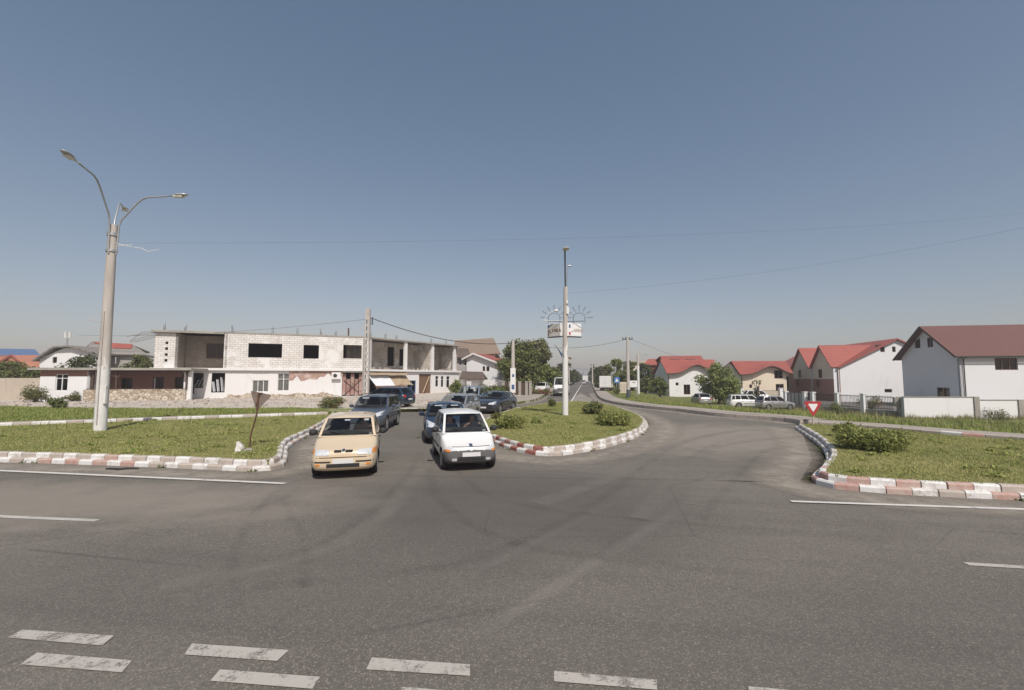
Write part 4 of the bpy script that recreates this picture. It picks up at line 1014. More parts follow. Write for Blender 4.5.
m_ = MB(); wall(m_, Vector((q0.x + .5, 63.8)), Vector((1, 0)), q1.x - q0.x - 1., -.1, q0.z - .1, .25, [(.3, 1.1, .2, 1.9), (2.2, 2.9, .9, 1.9)]); m_.build('wall', M['plaster_white'], pr)
db = thing('brown_roof_house', 'narrow house with a dark brown hipped roof right behind the corner of the shell', 'house')
q0, q1, q2, q3_ = at(455, 357, 76), at(470.5, 358.5, 76), at(467, 348.3, 79), at(456, 347.8, 79)
m_ = MB(); m_.slab([q0, q1, q2, q3_], .2); m_.slab([q1, Vector((q1.x, 84, q1.z)), Vector((q2.x, 81, q2.z)), q2], .2); m_.build('roof', M['roof_dark'], db)
m_ = MB(); hb = [h1(459, 461, 360.5, 366, Vector((q0.x, 76.8)), Vector((1, 0))), h1(464, 466.5, 360.5, 366, Vector((q0.x, 76.8)), Vector((1, 0)))]
wall(m_, Vector((q0.x, 76.8)), Vector((1, 0)), q1.x - q0.x - .5, -.1, q0.z, .3, hb); wall(m_, Vector((q1.x - .5, 76.8)), Vector((0, 1)), 6, -.1, q0.z, .3); m_.build('wall', M['grey_render'], db)
for b in hb: window(Vector((q0.x, 76.8)), Vector((1, 0)), *b, .3, db, 'frame_white', 0)

# ---- far left: grey-roofed house, orange and blue roofs, yard wall
gh_ = thing('grey_roof_house', 'white house with grey sheet roof and overgrown terrace above the low annex', 'house')
q = [at(x, y, 60) for x, y in ((40, 358.5), (57, 347.3), (73, 346.5), (101, 353.5), (101, 380), (40, 380))]
m_ = MB(); P_ = Vector((q[0].x, 60)); wall(m_, P_, Vector((1, 0)), q[3].x - q[0].x, 0, q[3].z - .6, .3, [h1(51, 55.5, 357, 363, P_, Vector((1, 0)))], top=[(0, q[0].z), (q[1].x - q[0].x + 1., q[1].z - .1), (q[2].x - q[0].x, q[2].z - .1), (q[3].x - q[0].x, q[3].z - .1)]); m_.build('wall', M['plaster_white'], gh_)
window(P_, Vector((1, 0)), *h1(51, 55.5, 357, 363, P_, Vector((1, 0))), .3, gh_, 'frame_brown', 0)
m_ = MB(); bk = Vector((0, 9, .1)); o_ = Vector((0, -.6, .12))
m_.slab([q[0] + o_ - Vector((.5, 0, .35)), q[1] + o_, q[1] + bk, q[0] + bk - Vector((.5, 0, .35))], .2); m_.slab([q[1] + o_, q[2] + o_, q[2] + bk, q[1] + bk], .2); m_.slab([q[2] + o_, q[3] + o_ + Vector((.6, 0, -.15)), q[3] + bk + Vector((.6, 0, -.15)), q[2] + bk], .2); m_.build('roof', M['roof_grey'], gh_)
q = [at(x, y, 64) for x, y in ((84, 346), (91, 342), (133, 345), (150, 352.5))]
m_ = MB(); m_.slab([at(84, 353, 62), at(150, 355.5, 62), q[2], q[1]], .2); m_.slab([q[1], q[2], at(150, 352, 72), at(84, 349, 72)], .2); m_.build('back_roof', M['roof_grey'], gh_)
m_ = MB(); m_.slab([at(108, 348.4, 63.1) + Vector((0, 0, .1)), at(131, 349.2, 63.1) + Vector((0, 0, .1)), q[2] + Vector((0, -.1, .12)), at(93, 342.4, 64) + Vector((0, -.1, .12))], .08); m_.build('red_sheet', M['roof_red'], gh_)
m_ = MB(); wall(m_, Vector((at(101.5, 360, 62.6).x, 62.6)), Vector((1, 0)), at(148, 360, 62.6).x - at(101.5, 360, 62.6).x, 0, at(120, 355.5, 62.6).z, .3, [h1(112, 115, 357, 364, Vector((at(101.5, 360, 62.6).x, 62.6)), Vector((1, 0)))]); m_.build('side_wall', M['grey_render'], gh_)
oh = thing('orange_roof_house', 'low house under a bright orange tiled roof with red edging at the left edge', 'house')
m_ = MB(); m_.slab([at(25, 368.8, 70), at(45, 368.3, 70), at(46, 355, 78), at(11.5, 355.2, 74)], .2); m_.slab([at(25, 368.8, 70), at(11.5, 355.2, 74), at(-8, 355.5, 80), at(-16, 368.8, 76)], .2); oro = m_.build('roof', M['roof_orange'], oh)
m_ = MB(); m_.bar(at(11.5, 355.2, 73.9), at(25.3, 369, 69.8), .12, .35); m_.bar(at(11.5, 355.2, 73.9), at(-14, 369, 75.8), .12, .35); m_.build('edging', M['roof_red'], oro)
m_ = MB(); m_.box((at(12, 365, 76).x, 77, 1.9), (9, 6, 3.8)); m_.build('wall', M['cream'], oh)
bh = thing('blue_roof_hall', 'long hall with a blue sheet roof at the far left behind the orange roof', 'hall')
m_ = MB(); m_.slab([at(-70, 355.6, 98), at(40.5, 355.4, 98), at(35, 349.2, 106), at(-70, 347.4, 106)], .25); m_.slab([at(-70, 347.4, 106), at(35, 349.2, 106), at(36, 352, 116), at(-70, 352, 116)], .25); m_.build('roof', M['roof_blue'], bh)
m_ = MB(); m_.box(((at(-70, 360, 107).x + at(38, 360, 107).x) / 2, 107, 3.3), (at(38, 360, 107).x - at(-70, 360, 107).x - 2, 15, 6.6)); m_.build('wall', M['grey_render'], bh)
m_ = MB(); P_ = at(-120, 380, 43.5).to_2d(); P2 = at(42, 380, 44.5).to_2d(); wall(m_, P_, (P2 - P_).normalized(), (P2 - P_).length - .05, 0, 2.4, .25)
tag(m_.build('yard_wall', M['beige']), 'beige rendered yard wall running from the left edge to the low annex', 'wall')

# ------------------------------------------------------------------ vehicles (x forward, y to the left side, z up)
M['c_glass'] = glass_mat('car_glass', (.74, .78, .80))
M['c_glass_dark'] = glass_mat('tinted_car_glass', (.09, .10, .11))
M['rubber'] = plain('tyre_rubber', (.022, .021, .02), .85)
M['alloy'] = plain('wheel_alloy', (.42, .42, .42), .35, .7)
M['hubcap'] = plain('wheel_cover', (.33, .33, .33), .5)
M['trim'] = plain('black_trim', (.03, .03, .031), .6)
M['grey_trim'] = plain('grey_bumper_plastic', (.115, .115, .115), .65)
M['cabin'] = plain('cabin_lining', (.045, .042, .04), .9)
M['seat_cloth'] = plain('seat_cloth', (.07, .068, .066), .95)
M['plate'] = plain('number_plate', (.66, .66, .66), .5)
M['plate_blue'] = plain('plate_band', (.05, .10, .35), .5)
M['chrome'] = plain('chrome', (.7, .7, .7), .15, 1.)
M['amber'] = plain('amber_lens', (.70, .25, .04), .25)
M['red_lens'] = plain('red_lens', (.40, .02, .02), .2)
M['gap'] = plain('panel_gap', (.012, .012, .012), .9)
M['paper'] = plain('paper', (.72, .72, .70), .8)
def lens_mat():
    m, nt, bs = new_mat('headlamp_lens'); v = coords(nt); n1 = noise(nt, v, 16., 2)
    nt.links.new(ramp(nt, n1, [(.3, (.52, .54, .55)), (.7, (.70, .72, .73))]), bs.inputs['Base Color'])
    bs.inputs['Roughness'].default_value = .12; bs.inputs['Metallic'].default_value = .15; bs.inputs['Coat Weight'].default_value = .4; return m
M['lens'] = lens_mat()

def make_car(name, label, colour, loc, heading, L=4.0, W=1.66, H=1.45, zb=.19, belt=.90, hood=.72, nose=.60, cowl=.98, wf=.62, roof_f=.30, roof_r=-1.35, tail_base=-1.75,
             deck=None, wb=2.45, fo=.78, r=.29, pillars=(.05, -.85), bumper=None, grille='slot', lamps='wide', wheel='alloy', glass='c_glass', rails=False, plate=True, cat='car', group=None,
             tail='hatch', tumble=.80, mirror=None, lampz=None, lampw=.34, lamph=.15, cladding=None, papers=(), aerial=False):
    """wf: half width ratio of the roof; cowl: x of the windscreen foot; deck: boot height (saloon)"""
    car = thing(name, label, cat, (loc[0], loc[1], loc[2] if len(loc) > 2 else .008), heading, group)
    hw = W / 2; x0 = L / 2; zr = H
    tz = deck if deck else belt
    # lower body by stations
    def lerp(a, b, t): return a + (b - a) * t
    st = [  # x, zbottom, shoulder z, deck z, half width at sill, half width at shoulder
        (x0, zb + .14, nose - .10, nose - .06, hw * .70, hw * .66), (x0 - .05, zb + .05, nose - .03, nose, hw * .84, hw * .78), (x0 - .22, zb, nose + .02, nose + .04, hw * .95, hw * .88),
        (x0 - .55, zb, lerp(nose, hood, .75), lerp(nose, hood, .85) + .02, hw * .99, hw * .93), (lerp(x0 - .55, cowl, .6), zb, lerp(hood, belt, .45), lerp(hood, belt, .35) + .05, hw, hw * .955),
        (cowl + .05, zb, belt - .02, belt + .01, hw, hw * .965), (cowl - .4, zb, belt, belt + .02, hw, hw * .965), (0 - .1, zb, belt + .01, belt + .02, hw, hw * .965), (tail_base + .75, zb, belt + .02, belt + .03, hw, hw * .965)]
    xe = -L / 2
    if deck:
        st += [(tail_base, zb, belt, lerp(belt, deck, .5) + .02, hw, hw * .95), (lerp(tail_base, xe, .5), zb + .02, deck - .03, deck + .02, hw * .98, hw * .93), (xe + .16, zb + .04, deck - .04, deck, hw * .93, hw * .88), (xe + .03, zb + .06, deck - .08, deck - .04, hw * .84, hw * .8), (xe, zb + .14, deck - .25, deck - .2, hw * .76, hw * .72)]
    else:
        st += [(tail_base + .1, zb, belt + .02, belt + .03, hw * .995, hw * .955), (xe + .20, zb + .02, belt + .01, belt + .02, hw * .95, hw * .90), (xe + .05, zb + .05, belt - .05, belt - .03, hw * .88, hw * .83), (xe, zb + .12, belt - .28, belt - .22, hw * .80, hw * .77)]
    V = []; K = 13
    for (x, b, s, d, a, c) in st:
        half = [(0, b), (a * .80, b), (a * .955, b + .05), (a, lerp(b, s, .42)), (a * .995, lerp(b, s, .68)), (c, s - .03), (c * .90, lerp(s, d, .5) + .015), ]
        up = [(0, d + .035)]
        ringp = half + up + [(-y, z) for y, z in half[:0:-1]]
        V += [(x, y, z) for y, z in ringp]
    K = len(V) // len(st); fc = []
    for i in range(len(st) - 1):
        for k in range(K):
            k2 = (k + 1) % K; fc.append((i * K + k, (i + 1) * K + k, (i + 1) * K + k2, i * K + k2))
    fc.append(tuple(range(K))[::1]); fc.append(tuple(range((len(st) - 1) * K, len(st) * K))[::-1])
    me = bpy.data.meshes.new('body'); me.from_pydata(V, [], fc); me.update()
    bm = bmesh.new(); bm.from_mesh(me); bmesh.ops.recalc_face_normals(bm, faces=bm.faces); bm.to_mesh(me); bm.free()
    me = bake(me, [('SUBSURF', dict(levels=2, render_levels=2))])
    ax = (x0 - fo, x0 - fo - wb)
    # wheel arches
    cm = MB()
    for x in ax:
        for s in (-1, 1): cm.tube([(x, s * (hw + .2), r + .01), (x, s * (hw - .27), r + .01)], r * 1.17, 24, smooth=False)
    cmo = cm.build('cut', M['trim'])
    me.materials.append(colour); me.materials.append(M['trim'])
    bm = bmesh.new(); bm.from_mesh(cmo.data); bmesh.ops.remove_doubles(bm, verts=bm.verts, dist=1e-4); bmesh.ops.recalc_face_normals(bm, faces=bm.faces); bm.to_mesh(cmo.data); bm.free()
    me2 = bake(me, [('BOOLEAN', dict(operation='DIFFERENCE', object=cmo, solver='EXACT', material_mode='TRANSFER'))])
    bpy.data.objects.remove(cmo)
    if len(me2.polygons) < 200: me2 = me
    bm = bmesh.new(); bm.from_mesh(me2); 
    # bumper / cladding by height and ends
    names = [m.name for m in me2.materials]
    ti = next((i for i, m in enumerate(me2.materials) if m and m.name == 'black_trim'), 1)
    if bumper or cladding:
        me2.materials.append(M[bumper or cladding]); bi = len(me2.materials) - 1
        for f in bm.faces:
            c = f.calc_center_median()
            if f.material_index == ti: continue
            if bumper and c.z < nose - .075 and (c.x > x0 - .30 or c.x < xe + .25): f.material_index = bi
            if cladding and c.z < zb + .16: f.material_index = bi
    for f in bm.faces: f.smooth = f.material_index != ti
    bm.to_mesh(me2); bm.free()
    me2.set_sharp_from_angle(angle=R(38))
    me2.name = 'body'; body = link('body', me2, car)
    bvh = BVHTree.FromPolygons([v.co[:] for v in me.vertices], [p.vertices[:] for p in me.polygons])
    def patch(nm, mat, ax_, cy, cz, w, h, parent=body, off=.008, cx=None, nu=6, nv=4, shape=None, thick=.012):
        """plate lying on the body: ax_ 'f','b','l','r'"""
        P = []; d = {'f': Vector((-1, 0, 0)), 'b': Vector((1, 0, 0)), 'l': Vector((0, -1, 0)), 'r': Vector((0, 1, 0))}[ax_]
        for i in range(nu + 1):
            for j in range(nv + 1):
                u, v = i / nu - .5, j / nv - .5
                if shape: u, v = shape(u, v)
                if ax_ in 'fb': o = Vector((5 if ax_ == 'f' else -5, cy + u * w, cz + v * h))
                else: o = Vector((cx + u * w, 5 if ax_ == 'l' else -5, cz + v * h))
                hit = bvh.ray_cast(o, d)
                q = hit[0] if hit[0] is not None else None
                P.append(q)
        good = [p for p in P if p is not None]
        if len(good) < len(P) * .6: return None
        for k, p in enumerate(P):
            if p is None: P[k] = min(good, key=lambda g: abs(g.y - (cy + (k // (nv + 1) / nu - .5) * w)) + abs(g.z - (cz + (k % (nv + 1) / nv - .5) * h)))
        F_ = [(i * (nv + 1) + j, (i + 1) * (nv + 1) + j, (i + 1) * (nv + 1) + j + 1, i * (nv + 1) + j + 1) for i in range(nu) for j in range(nv)]
        m = MB(); top = [p - d * off for p in P]; m.add(top, F_, 0, True); n_ = len(P)
        bd = [i * (nv + 1) for i in range(nu + 1)] + [nu * (nv + 1) + j for j in range(1, nv + 1)] + [i * (nv + 1) + nv for i in range(nu - 1, -1, -1)] + [j for j in range(nv - 1, 0, -1)]
        low = [P[i] + d * thick for i in bd]; k = len(bd)
        m.add([top[i] for i in bd] + low, [(i, (i + 1) % k, k + (i + 1) % k, k + i) for i in range(k)])
        return m.build(nm, M[mat], parent)
    # greenhouse
    wbse = hw * .93; wt = hw * tumble
    zA = zr - .075
    def bp(x): return (x, wbse if x < cowl - .2 and x > tail_base + .3 else wbse * .97, belt + .005)
    base_x = [cowl, *pillars_x(pillars, cowl, tail_base), tail_base]
    top_x = [roof_f, *[lerp(p, roof_f + (p - cowl) * (roof_r - roof_f) / (tail_base - cowl), .75) for p in pillars_x(pillars, cowl, tail_base)], roof_r]
    gm = MB(); glasses = []
    def frame_quad(a, b, c, d, ma, mb_, mt, mbt, nm):
        """a-b lower edge, d-c upper edge; margins in metres left,right,top,bottom"""
        a, b, c, d = map(Vector, (a, b, c, d)); lb = (b - a).length; lt = (c - d).length; lh = ((d + c) / 2 - (a + b) / 2).length
        def Q(u, v): return a.lerp(b, u).lerp(d.lerp(c, u), v)
        v0, v1 = mbt / lh, 1 - mt / lh
        iA, iB = Q(ma / lb, v0), Q(1 - mb_ / lb, v0); iC, iD = Q(1 - mb_ / max(lt, .05), v1), Q(ma / max(lt, .05), v1)
        if (iC - iD).dot(b - a) < 0: mid = (iC + iD) / 2; iC = iD = mid
        gm.quad([a, b, iB, iA]); gm.quad([b, c, iC, iB]); gm.quad([c, d, iD, iC]); gm.quad([d, a, iA, iD])
        glasses.append((nm, [iA, iB, iC, iD]))
    for s in (1, -1):
        for i in range(len(base_x) - 1):
            xa, xb = base_x[i], base_x[i + 1]; ta, tb = top_x[i], top_x[i + 1]
            A_ = (xa, s * bp(xa)[1], belt); B_ = (xb, s * bp(xb)[1], belt + (.03 if not deck else 0)); C_ = (tb, s * wt * (.97 if i == len(base_x) - 2 else 1), zA); D_ = (ta, s * wt * (.96 if i == 0 else 1), zA)
            m1 = .05 if i == 0 else .03; m2 = .09 if i == len(base_x) - 2 else .035
            frame_quad(A_, B_, C_, D_, m1 + (.03 if i == 0 else 0), m2, .035, .025, 'side_window')
    # windscreen and back window, bowed in four strips
    def screen(xb_, xt_, zb_, wb_, wt_, nm, sgn, mg, mt, mbm):
        nU = 6; nV = 3
        def S(u, v):
            w = lerp(wb_, wt_, v); y = w * (1 - 2 * u); bow = (1 - (2 * u - 1) ** 2) * .10 * sgn
            return Vector((lerp(xb_, xt_, v) + bow, y, lerp(zb_, zA + .015 * (1 - (2 * u - 1) ** 2), v) + .02 * math.sin(math.pi * v)))
        us = [0, mg] + [mg + (1 - 2 * mg) * k / nU for k in range(1, nU)] + [1 - mg, 1]; vs = [0, mbm] + [mbm + (1 - mt - mbm) * k / nV for k in range(1, nV)] + [1 - mt, 1]
        G = [[S(u, v) for v in vs] for u in us]; gl = MB(); ids = {}
        for i in range(len(us) - 1):
            for j in range(len(vs) - 1):
                q = [G[i][j], G[i + 1][j], G[i + 1][j + 1], G[i][j + 1]]
                if 0 < i < len(us) - 2 and 0 < j < len(vs) - 2: gl.add(q, [(0, 1, 2, 3)], 0, True)
                else: gm.add(q, [(0, 1, 2, 3)], 0, True)
        return gl.build(nm, M[glass if nm != 'rear_window' else glass], car)
    ws = screen(cowl, roof_f, belt + .0, wbse * .97, wt * .96, 'windscreen', 1, .045, .05, .04)
    screen(tail_base, roof_r, belt + (.03 if not deck else 0), wbse * .97, wt * .97, 'rear_window', -1, .08, .08, .10)
    # roof skin
    nX, nY = 8, 8; RV = []
    for i in range(nX + 1):
        u = i / nX; x = lerp(roof_f, roof_r, u); w = wt * lerp(.96, 1, min(1, u * 5)) * (lerp(1, .97, max(0, u * 5 - 4)))
        for j in range(nY + 1):
            y = 1 - 2 * j / nY; yy = math.copysign(abs(y) ** .85, y)
            bow = .10 * (1 - y * y) * (1 if i == 0 else -1 if i == nX else 0)
            if i in (0, nX): RV.append((x + .10 * (1 - yy * yy) * (1 if i == 0 else -1), w * yy, zA + .015 * (1 - yy * yy))); continue
            RV.append((x + bow, w * yy, zA + (zr - zA) * (1 - abs(y) ** 3.2) * (.2 + .8 * math.sin(math.pi * min(1, max(0, .12 + u * .80))) ** .5) + (0.015 * (1 - y * y) if i in (0, nX) else 0)))
    gm.add(RV, [(i * (nY + 1) + j, (i + 1) * (nY + 1) + j, (i + 1) * (nY + 1) + j + 1, i * (nY + 1) + j + 1) for i in range(nX) for j in range(nY)], 0, True)
    go = gm.build('cabin_frame', colour, car)
    bm = bmesh.new(); bm.from_mesh(go.data); bmesh.ops.remove_doubles(bm, verts=bm.verts, dist=.004); bmesh.ops.recalc_face_normals(bm, faces=bm.faces)
    for f in bm.faces: f.smooth = True
    bm.to_mesh(go.data); bm.free(); go.data.set_sharp_from_angle(angle=R(32))
    for nm, q in glasses:
        n_ = (q[1] - q[0]).cross(q[3] - q[0]).normalized(); sg = 1 if n_.y * q[0].y > 0 else -1
        MB().quad([p - n_ * sg * .006 for p in q]).build(nm, M[glass], car)
    # cabin: floor, dashboard, seats
    cb = MB(); fl_z = belt + .045
    cb.add([(cowl - .02, wbse * .9, fl_z), (cowl - .02, -wbse * .9, fl_z), (tail_base + .06, -wbse * .9, fl_z), (tail_base + .06, wbse * .9, fl_z)], [(0, 1, 2, 3)])
    cb.box((cowl - .25, 0, fl_z + .03), (.35, wbse * 1.7, .09)); cb.build('dashboard', M['cabin'], car)
    sx = lerp(cowl, tail_base, .52)
    for q in ((sx, .36), (sx, -.36), (sx - .85, .36), (sx - .85, -.36)):
        if q[0] < tail_base + .3: continue
        sb = MB(); sb.box((q[0] - .03, q[1], fl_z + .1), (.13, .46, .3)); sb.box((q[0] - .08, q[1], fl_z + .31), (.09, .26, .15))
        o = sb.build('seat', M['seat_cloth'], car)
        bv = bmesh.new(); bv.from_mesh(o.data); bmesh.ops.bevel(bv, geom=bv.edges[:], offset=.03, segments=2, affect='EDGES'); bv.to_mesh(o.data); bv.free()
    sw_ = MB(); c_ = Vector((cowl - .52, .36, fl_z + .10)); sw_.tube([c_ + Vector((.06 * math.sin(a), .18 * math.cos(a), .17 * math.sin(a))) for a in [k * math.pi / 8 for k in range(17)]], .014, 6); sw_.build('steering_wheel', M['cabin'], car)
    for (cy_, cz_, w_, h_) in papers:                     # slips of paper lying against the glass
        MB().box((lerp(cowl, roof_f, cz_) + .055 * (1 - (cy_ / wbse) ** 2) * 2 - .035, cy_, lerp(belt, zA, cz_)), (.01, w_, h_), 0, 0, Matrix.Rotation(-math.atan2(cowl - roof_f, zA - belt), 3, 'Y')).build('windscreen_paper', M['paper'], ws)
    # wheels
    for i, x in enumerate(ax):
        for s in (1, -1):
            yw = s * (hw - .115); T = MB(); pr = [(-.095, .62), (-.1, .9), (-.085, .97), (-.05, 1.), (.05, 1.), (.085, .97), (.1, .9), (.095, .62)]; nS = 28
            Pw = [(x + math.cos(a) * rr_ * r, yw + yy, r + math.sin(a) * rr_ * r) for yy, rr_ in pr for a in [2 * math.pi * k / nS for k in range(nS)]]
            T.add(Pw, [(i_ * nS + k, i_ * nS + (k + 1) % nS, (i_ + 1) * nS + (k + 1) % nS, (i_ + 1) * nS + k) for i_ in range(len(pr) - 1) for k in range(nS)], 0, True)
            wo_ = T.build('wheel', M['rubber'], car)
            rm = MB(); yo = yw + s * .075
            rm.tube([(x, yw - s * .06, r), (x, yw + s * .035, r)], r * .63, nS, smooth=False)
            for k in range(7 if wheel == 'alloy' else 0):
                a = 2 * math.pi * k / 7; rm.bar((x + math.cos(a) * r * .1, yo, r + math.sin(a) * r * .1), (x + math.cos(a) * r * .6, yo + s * .01, r + math.sin(a) * r * .6), .055, .03, 1, up=(0, 1, 0))
            if wheel != 'alloy':
                rm.tube([(x, yo - s * .03, r), (x, yo + s * .008, r)], [r * .60, r * .50], nS, 1, smooth=False)
            rm.tube([(x + math.cos(a) * r * .62, yo + s * .012, r + math.sin(a) * r * .62) for a in [2 * math.pi * k / nS for k in range(nS + 1)]], .018, 6, 1)
            rm.tube([(x, yo - s * .04, r), (x, yo + s * .02, r)], [r * .16, r * .13], 14, 1, smooth=False)
            rm.build('rim', [M['trim'], M[wheel]], wo_)
    # lamps, grille, plate
    lz = lampz or nose - .05
    ly = hw * .62
    for s in (1, -1):
        if lamps == 'wide': patch('headlight', 'lens', 'f', s * ly, lz, lampw, lamph, off=.012)
        elif lamps == 'swept': patch('headlight', 'lens', 'f', s * (hw * .66), lz + .02, lampw, lamph, off=.012, shape=lambda u, v, s=s: (u, v * (.75 + .6 * u * s) + .35 * u * s))
        elif lamps == 'round':
            patch('headlight', 'lens', 'f', s * ly, lz, lampw, lamph, off=.014, nu=8, nv=8, shape=lambda u, v: (u * math.sqrt(max(0, 1 - 2 * v * v)), v * math.sqrt(max(0, 1 - 2 * u * u))))
        patch('tail_light', 'red_lens', 'b', s * hw * .74, (deck or belt) - .14 if tail != 'tall' else belt - .02, hw * .22 if tail != 'tall' else hw * .16, .17 if tail != 'tall' else .34, off=.012)
    for (ay, az, aw, ah, mt) in (bumper_marks.get(name_kind(label), ()) if False else ()): pass
    if grille == 'slot': patch('grille', 'trim', 'f', 0, lz, hw * .55, .08)
    elif grille == 'wide': patch('grille', 'trim', 'f', 0, lz, hw * .80, .13); patch('badge', 'chrome', 'f', 0, lz + .005, .10, .09, off=.02)
    elif grille == 'two': 
        for s in (.13, -.13): patch('grille', 'gap', 'f', s, lz + .03, .17, .05)
    patch('air_intake', 'trim', 'f', 0, zb + .17, hw * .95, .09)
    if plate:
        p_ = patch('number_plate', 'plate', 'f', 0, zb + .27, .48, .105, off=.016, nu=2, nv=2)
        patch('number_plate', 'plate', 'b', 0, (zb + .42), .48, .105, off=.016, nu=2, nv=2)
    # door gaps, handles, mirrors
    dxs = [cowl - .28, base_x[1], base_x[2] if len(base_x) > 3 else base_x[1]]
    for s, ax_ in ((1, 'l'), (-1, 'r')):
        for x in dxs: patch('door_gap', 'gap', ax_, 0, (belt + zb) / 2 + .06, .014, belt - zb - .22, cx=x, nu=1, nv=5, off=.003)
        for x in (base_x[1] + .16, (base_x[2] if len(base_x) > 3 else base_x[1]) + .16): patch('door_handle', 'trim' if mirror else 'trim', ax_, 0, belt - .12, .17, .035, cx=x, nu=2, nv=1, off=.03)
        patch('side_strip', 'trim', ax_, 0, (belt + zb) / 2 - .02, wb * .62, .05, cx=(ax[0] + ax[1]) / 2, nu=8, nv=1, off=.012)
        mm = MB(); c_ = Vector((cowl - .36, s * (hw + .10), belt + .08)); mm.tube([c_ + Vector((-.05, 0, 0)), c_ + Vector((-.03, 0, 0)), c_ + Vector((.05, 0, 0)), c_ + Vector((.09, -s * .01, 0))], [.075, .085, .07, .03], 12)
        mm.bar(c_ + Vector((0, -s * .05, -.04)), c_ + Vector((0, -s * .17, -.09)), .05, .04)
        for i_, v_ in enumerate(mm.v): mm.v[i_] = (v_[0], c_.y + (v_[1] - c_.y) * 1.35, v_[2])
        mm.build('wing_mirror', mirror or colour, car)
        wv = MB(); wv.bar((cowl + .03, s * .1 + .12, belt + .06), (lerp(cowl, roof_f, .25) + .10, s * .1 - .35, lerp(belt, zA, .22) + .03), .02, .015); wv.build('wiper', M['trim'], car)
        if rails: rl = MB(); rl.tube([(roof_f - .1, s * wt * .88, zr - .04), (roof_f - .25, s * wt * .88, zr + .035), (roof_r + .25, s * wt * .88, zr + .035), (roof_r + .1, s * wt * .88, zr - .04)], .018, 6); rl.build('roof_rail', M['trim'], car)
    if aerial: MB().tube([(roof_f - .12, 0, zr - .02), (roof_f - .45, 0, zr + .4)], .008, 5).build('aerial', M['trim'], car)
    car['_'] = 1; del car['_']
    return car, patch, dict(belt=belt, cowl=cowl, sx=sx, fl=fl_z)
def pillars_x(p, c, t): return list(p)
bumper_marks = {}
def name_kind(x): return x
def hd(dx, dy): return math.atan2(dy, dx)

P_white = paint('white_car_paint', (.72, .72, .70)); P_beige = paint('beige_taxi_paint', (.63, .51, .35)); P_grey = paint('grey_blue_paint', (.085, .105, .135), .3, .6, .4)
P_teal = paint('dark_teal_paint', (.012, .03, .05), .25, .8, .3); P_blue = paint('dark_blue_paint', (.012, .03, .065), .25, .8, .3); P_silver = paint('silver_paint', (.42, .42, .42), .3, .7, .6)
P_mpv = paint('steel_blue_paint', (.22, .27, .32), .3, .7, .5); P_black = paint('blue_black_paint', (.014, .02, .034), .22, .9, .2); P_dark = paint('dark_grey_paint', (.10, .105, .115), .3, .7, .4)

def place(px, py, dx, dy, L, fo, r_, W, z=0.):
    """centre of a car whose front end middle stands at the pixel"""
    p = gp(px, py, z).to_2d(); d = Vector((dx, dy)).normalized(); c = p - d * (L / 2); return (c.x, c.y, z + .008), hd(dx, dy)
# taxi
lc, h_ = place(342.5, 480.5, .26, -.965, 3.9, 0, 0, 0)
taxi, tp, ti = make_car('taxi', 'beige orange taxi hatchback with a driver waiting at the mouth of the junction', P_beige, lc, h_, L=3.9, W=1.60, H=1.44, hood=.80, nose=.68, belt=.93, cowl=.92, roof_f=.22, roof_r=-1.4, tail_base=-1.8, wb=2.42, fo=.80, grille='two', lamps='wide', lampw=.34, lamph=.115, lampz=.655, wheel='hubcap', pillars=(-.12, -.98), mirror=M['trim'], zb=.18, papers=((.45, .86, .12, .08), (-.05, .86, .14, .06), (.58, .1, .07, .07)), aerial=False)
tp('bumper_gap', 'gap', 'f', 0, .545, 1.44, .016, off=.004, nu=14)
for s in (1, -1): tp('fog_lamp', 'amber', 'f', s * .58, .37, .10, .05); tp('indicator', 'amber', 'f', s * .72, .655, .10, .10, off=.011); tp('bumper_corner', 'trim', 'f', s * .5, .44, .42, .035, off=.008)
tp('badge', 'chrome', 'f', 0, .705, .07, .05, off=.012)
# white city car
lc, h_ = place(471.5, 472.5, .26, -.965, 3.5, 0, 0, 0)
mat_, mp, mi_ = make_car('city_car', 'small tall white city car with grey bumper leading the queue of cars', P_white, lc, h_, L=3.5, W=1.5, H=1.5, hood=.83, nose=.64, belt=.93, cowl=.98, roof_f=.22, roof_r=-1.3, tail_base=-1.62, wb=2.34, fo=.62, r=.275, grille=None, lamps=None, bumper='grey_trim', wheel='hubcap', pillars=(-.06, -.88), mirror=M['trim'], tumble=.77, zb=.19, papers=((.5, .14, .09, .1), ))
for s in (1, -1): mp('headlight', 'lens', 'f', s * .50, .60, .24, .085, off=.012, shape=lambda u, v, s=s: (u, v * (.9 + .5 * u * s))); mp('indicator', 'amber', 'f', s * .615, .565, .13, .055, off=.017); mp('fog_lamp', 'lens', 'f', s * .45, .33, .12, .07)
mp('bonnet_gap', 'gap', 'f', 0, .655, 1.16, .012, off=.004, nu=12); mp('bumper_slot', 'trim', 'f', 0, .47, .52, .03, off=.006); mp('badge', 'chrome', 'f', 0, .69, .09, .05, off=.012)
# grey SUV
fr = (gp(381.3, 432).to_2d() + gp(395.3, 425.5).to_2d()) / 2
make_car('suv', 'grey blue SUV with roof rails standing behind the taxi', P_grey, (fr.x - .72, fr.y + .2, .008), hd(.06, -1), L=4.5, W=1.77, H=1.62, hood=.95, nose=.82, belt=1.04, cowl=1.0, roof_f=.35, roof_r=-1.9, tail_base=-2.15, wb=2.63, fo=.88, r=.345, zb=.26, grille='wide', lamps='swept', lampw=.38, lamph=.19, lampz=.82, cladding='grey_trim', rails=True, pillars=(.02, -.92, -1.72), tail='tall', papers=((-.35, .88, .3, .07),))
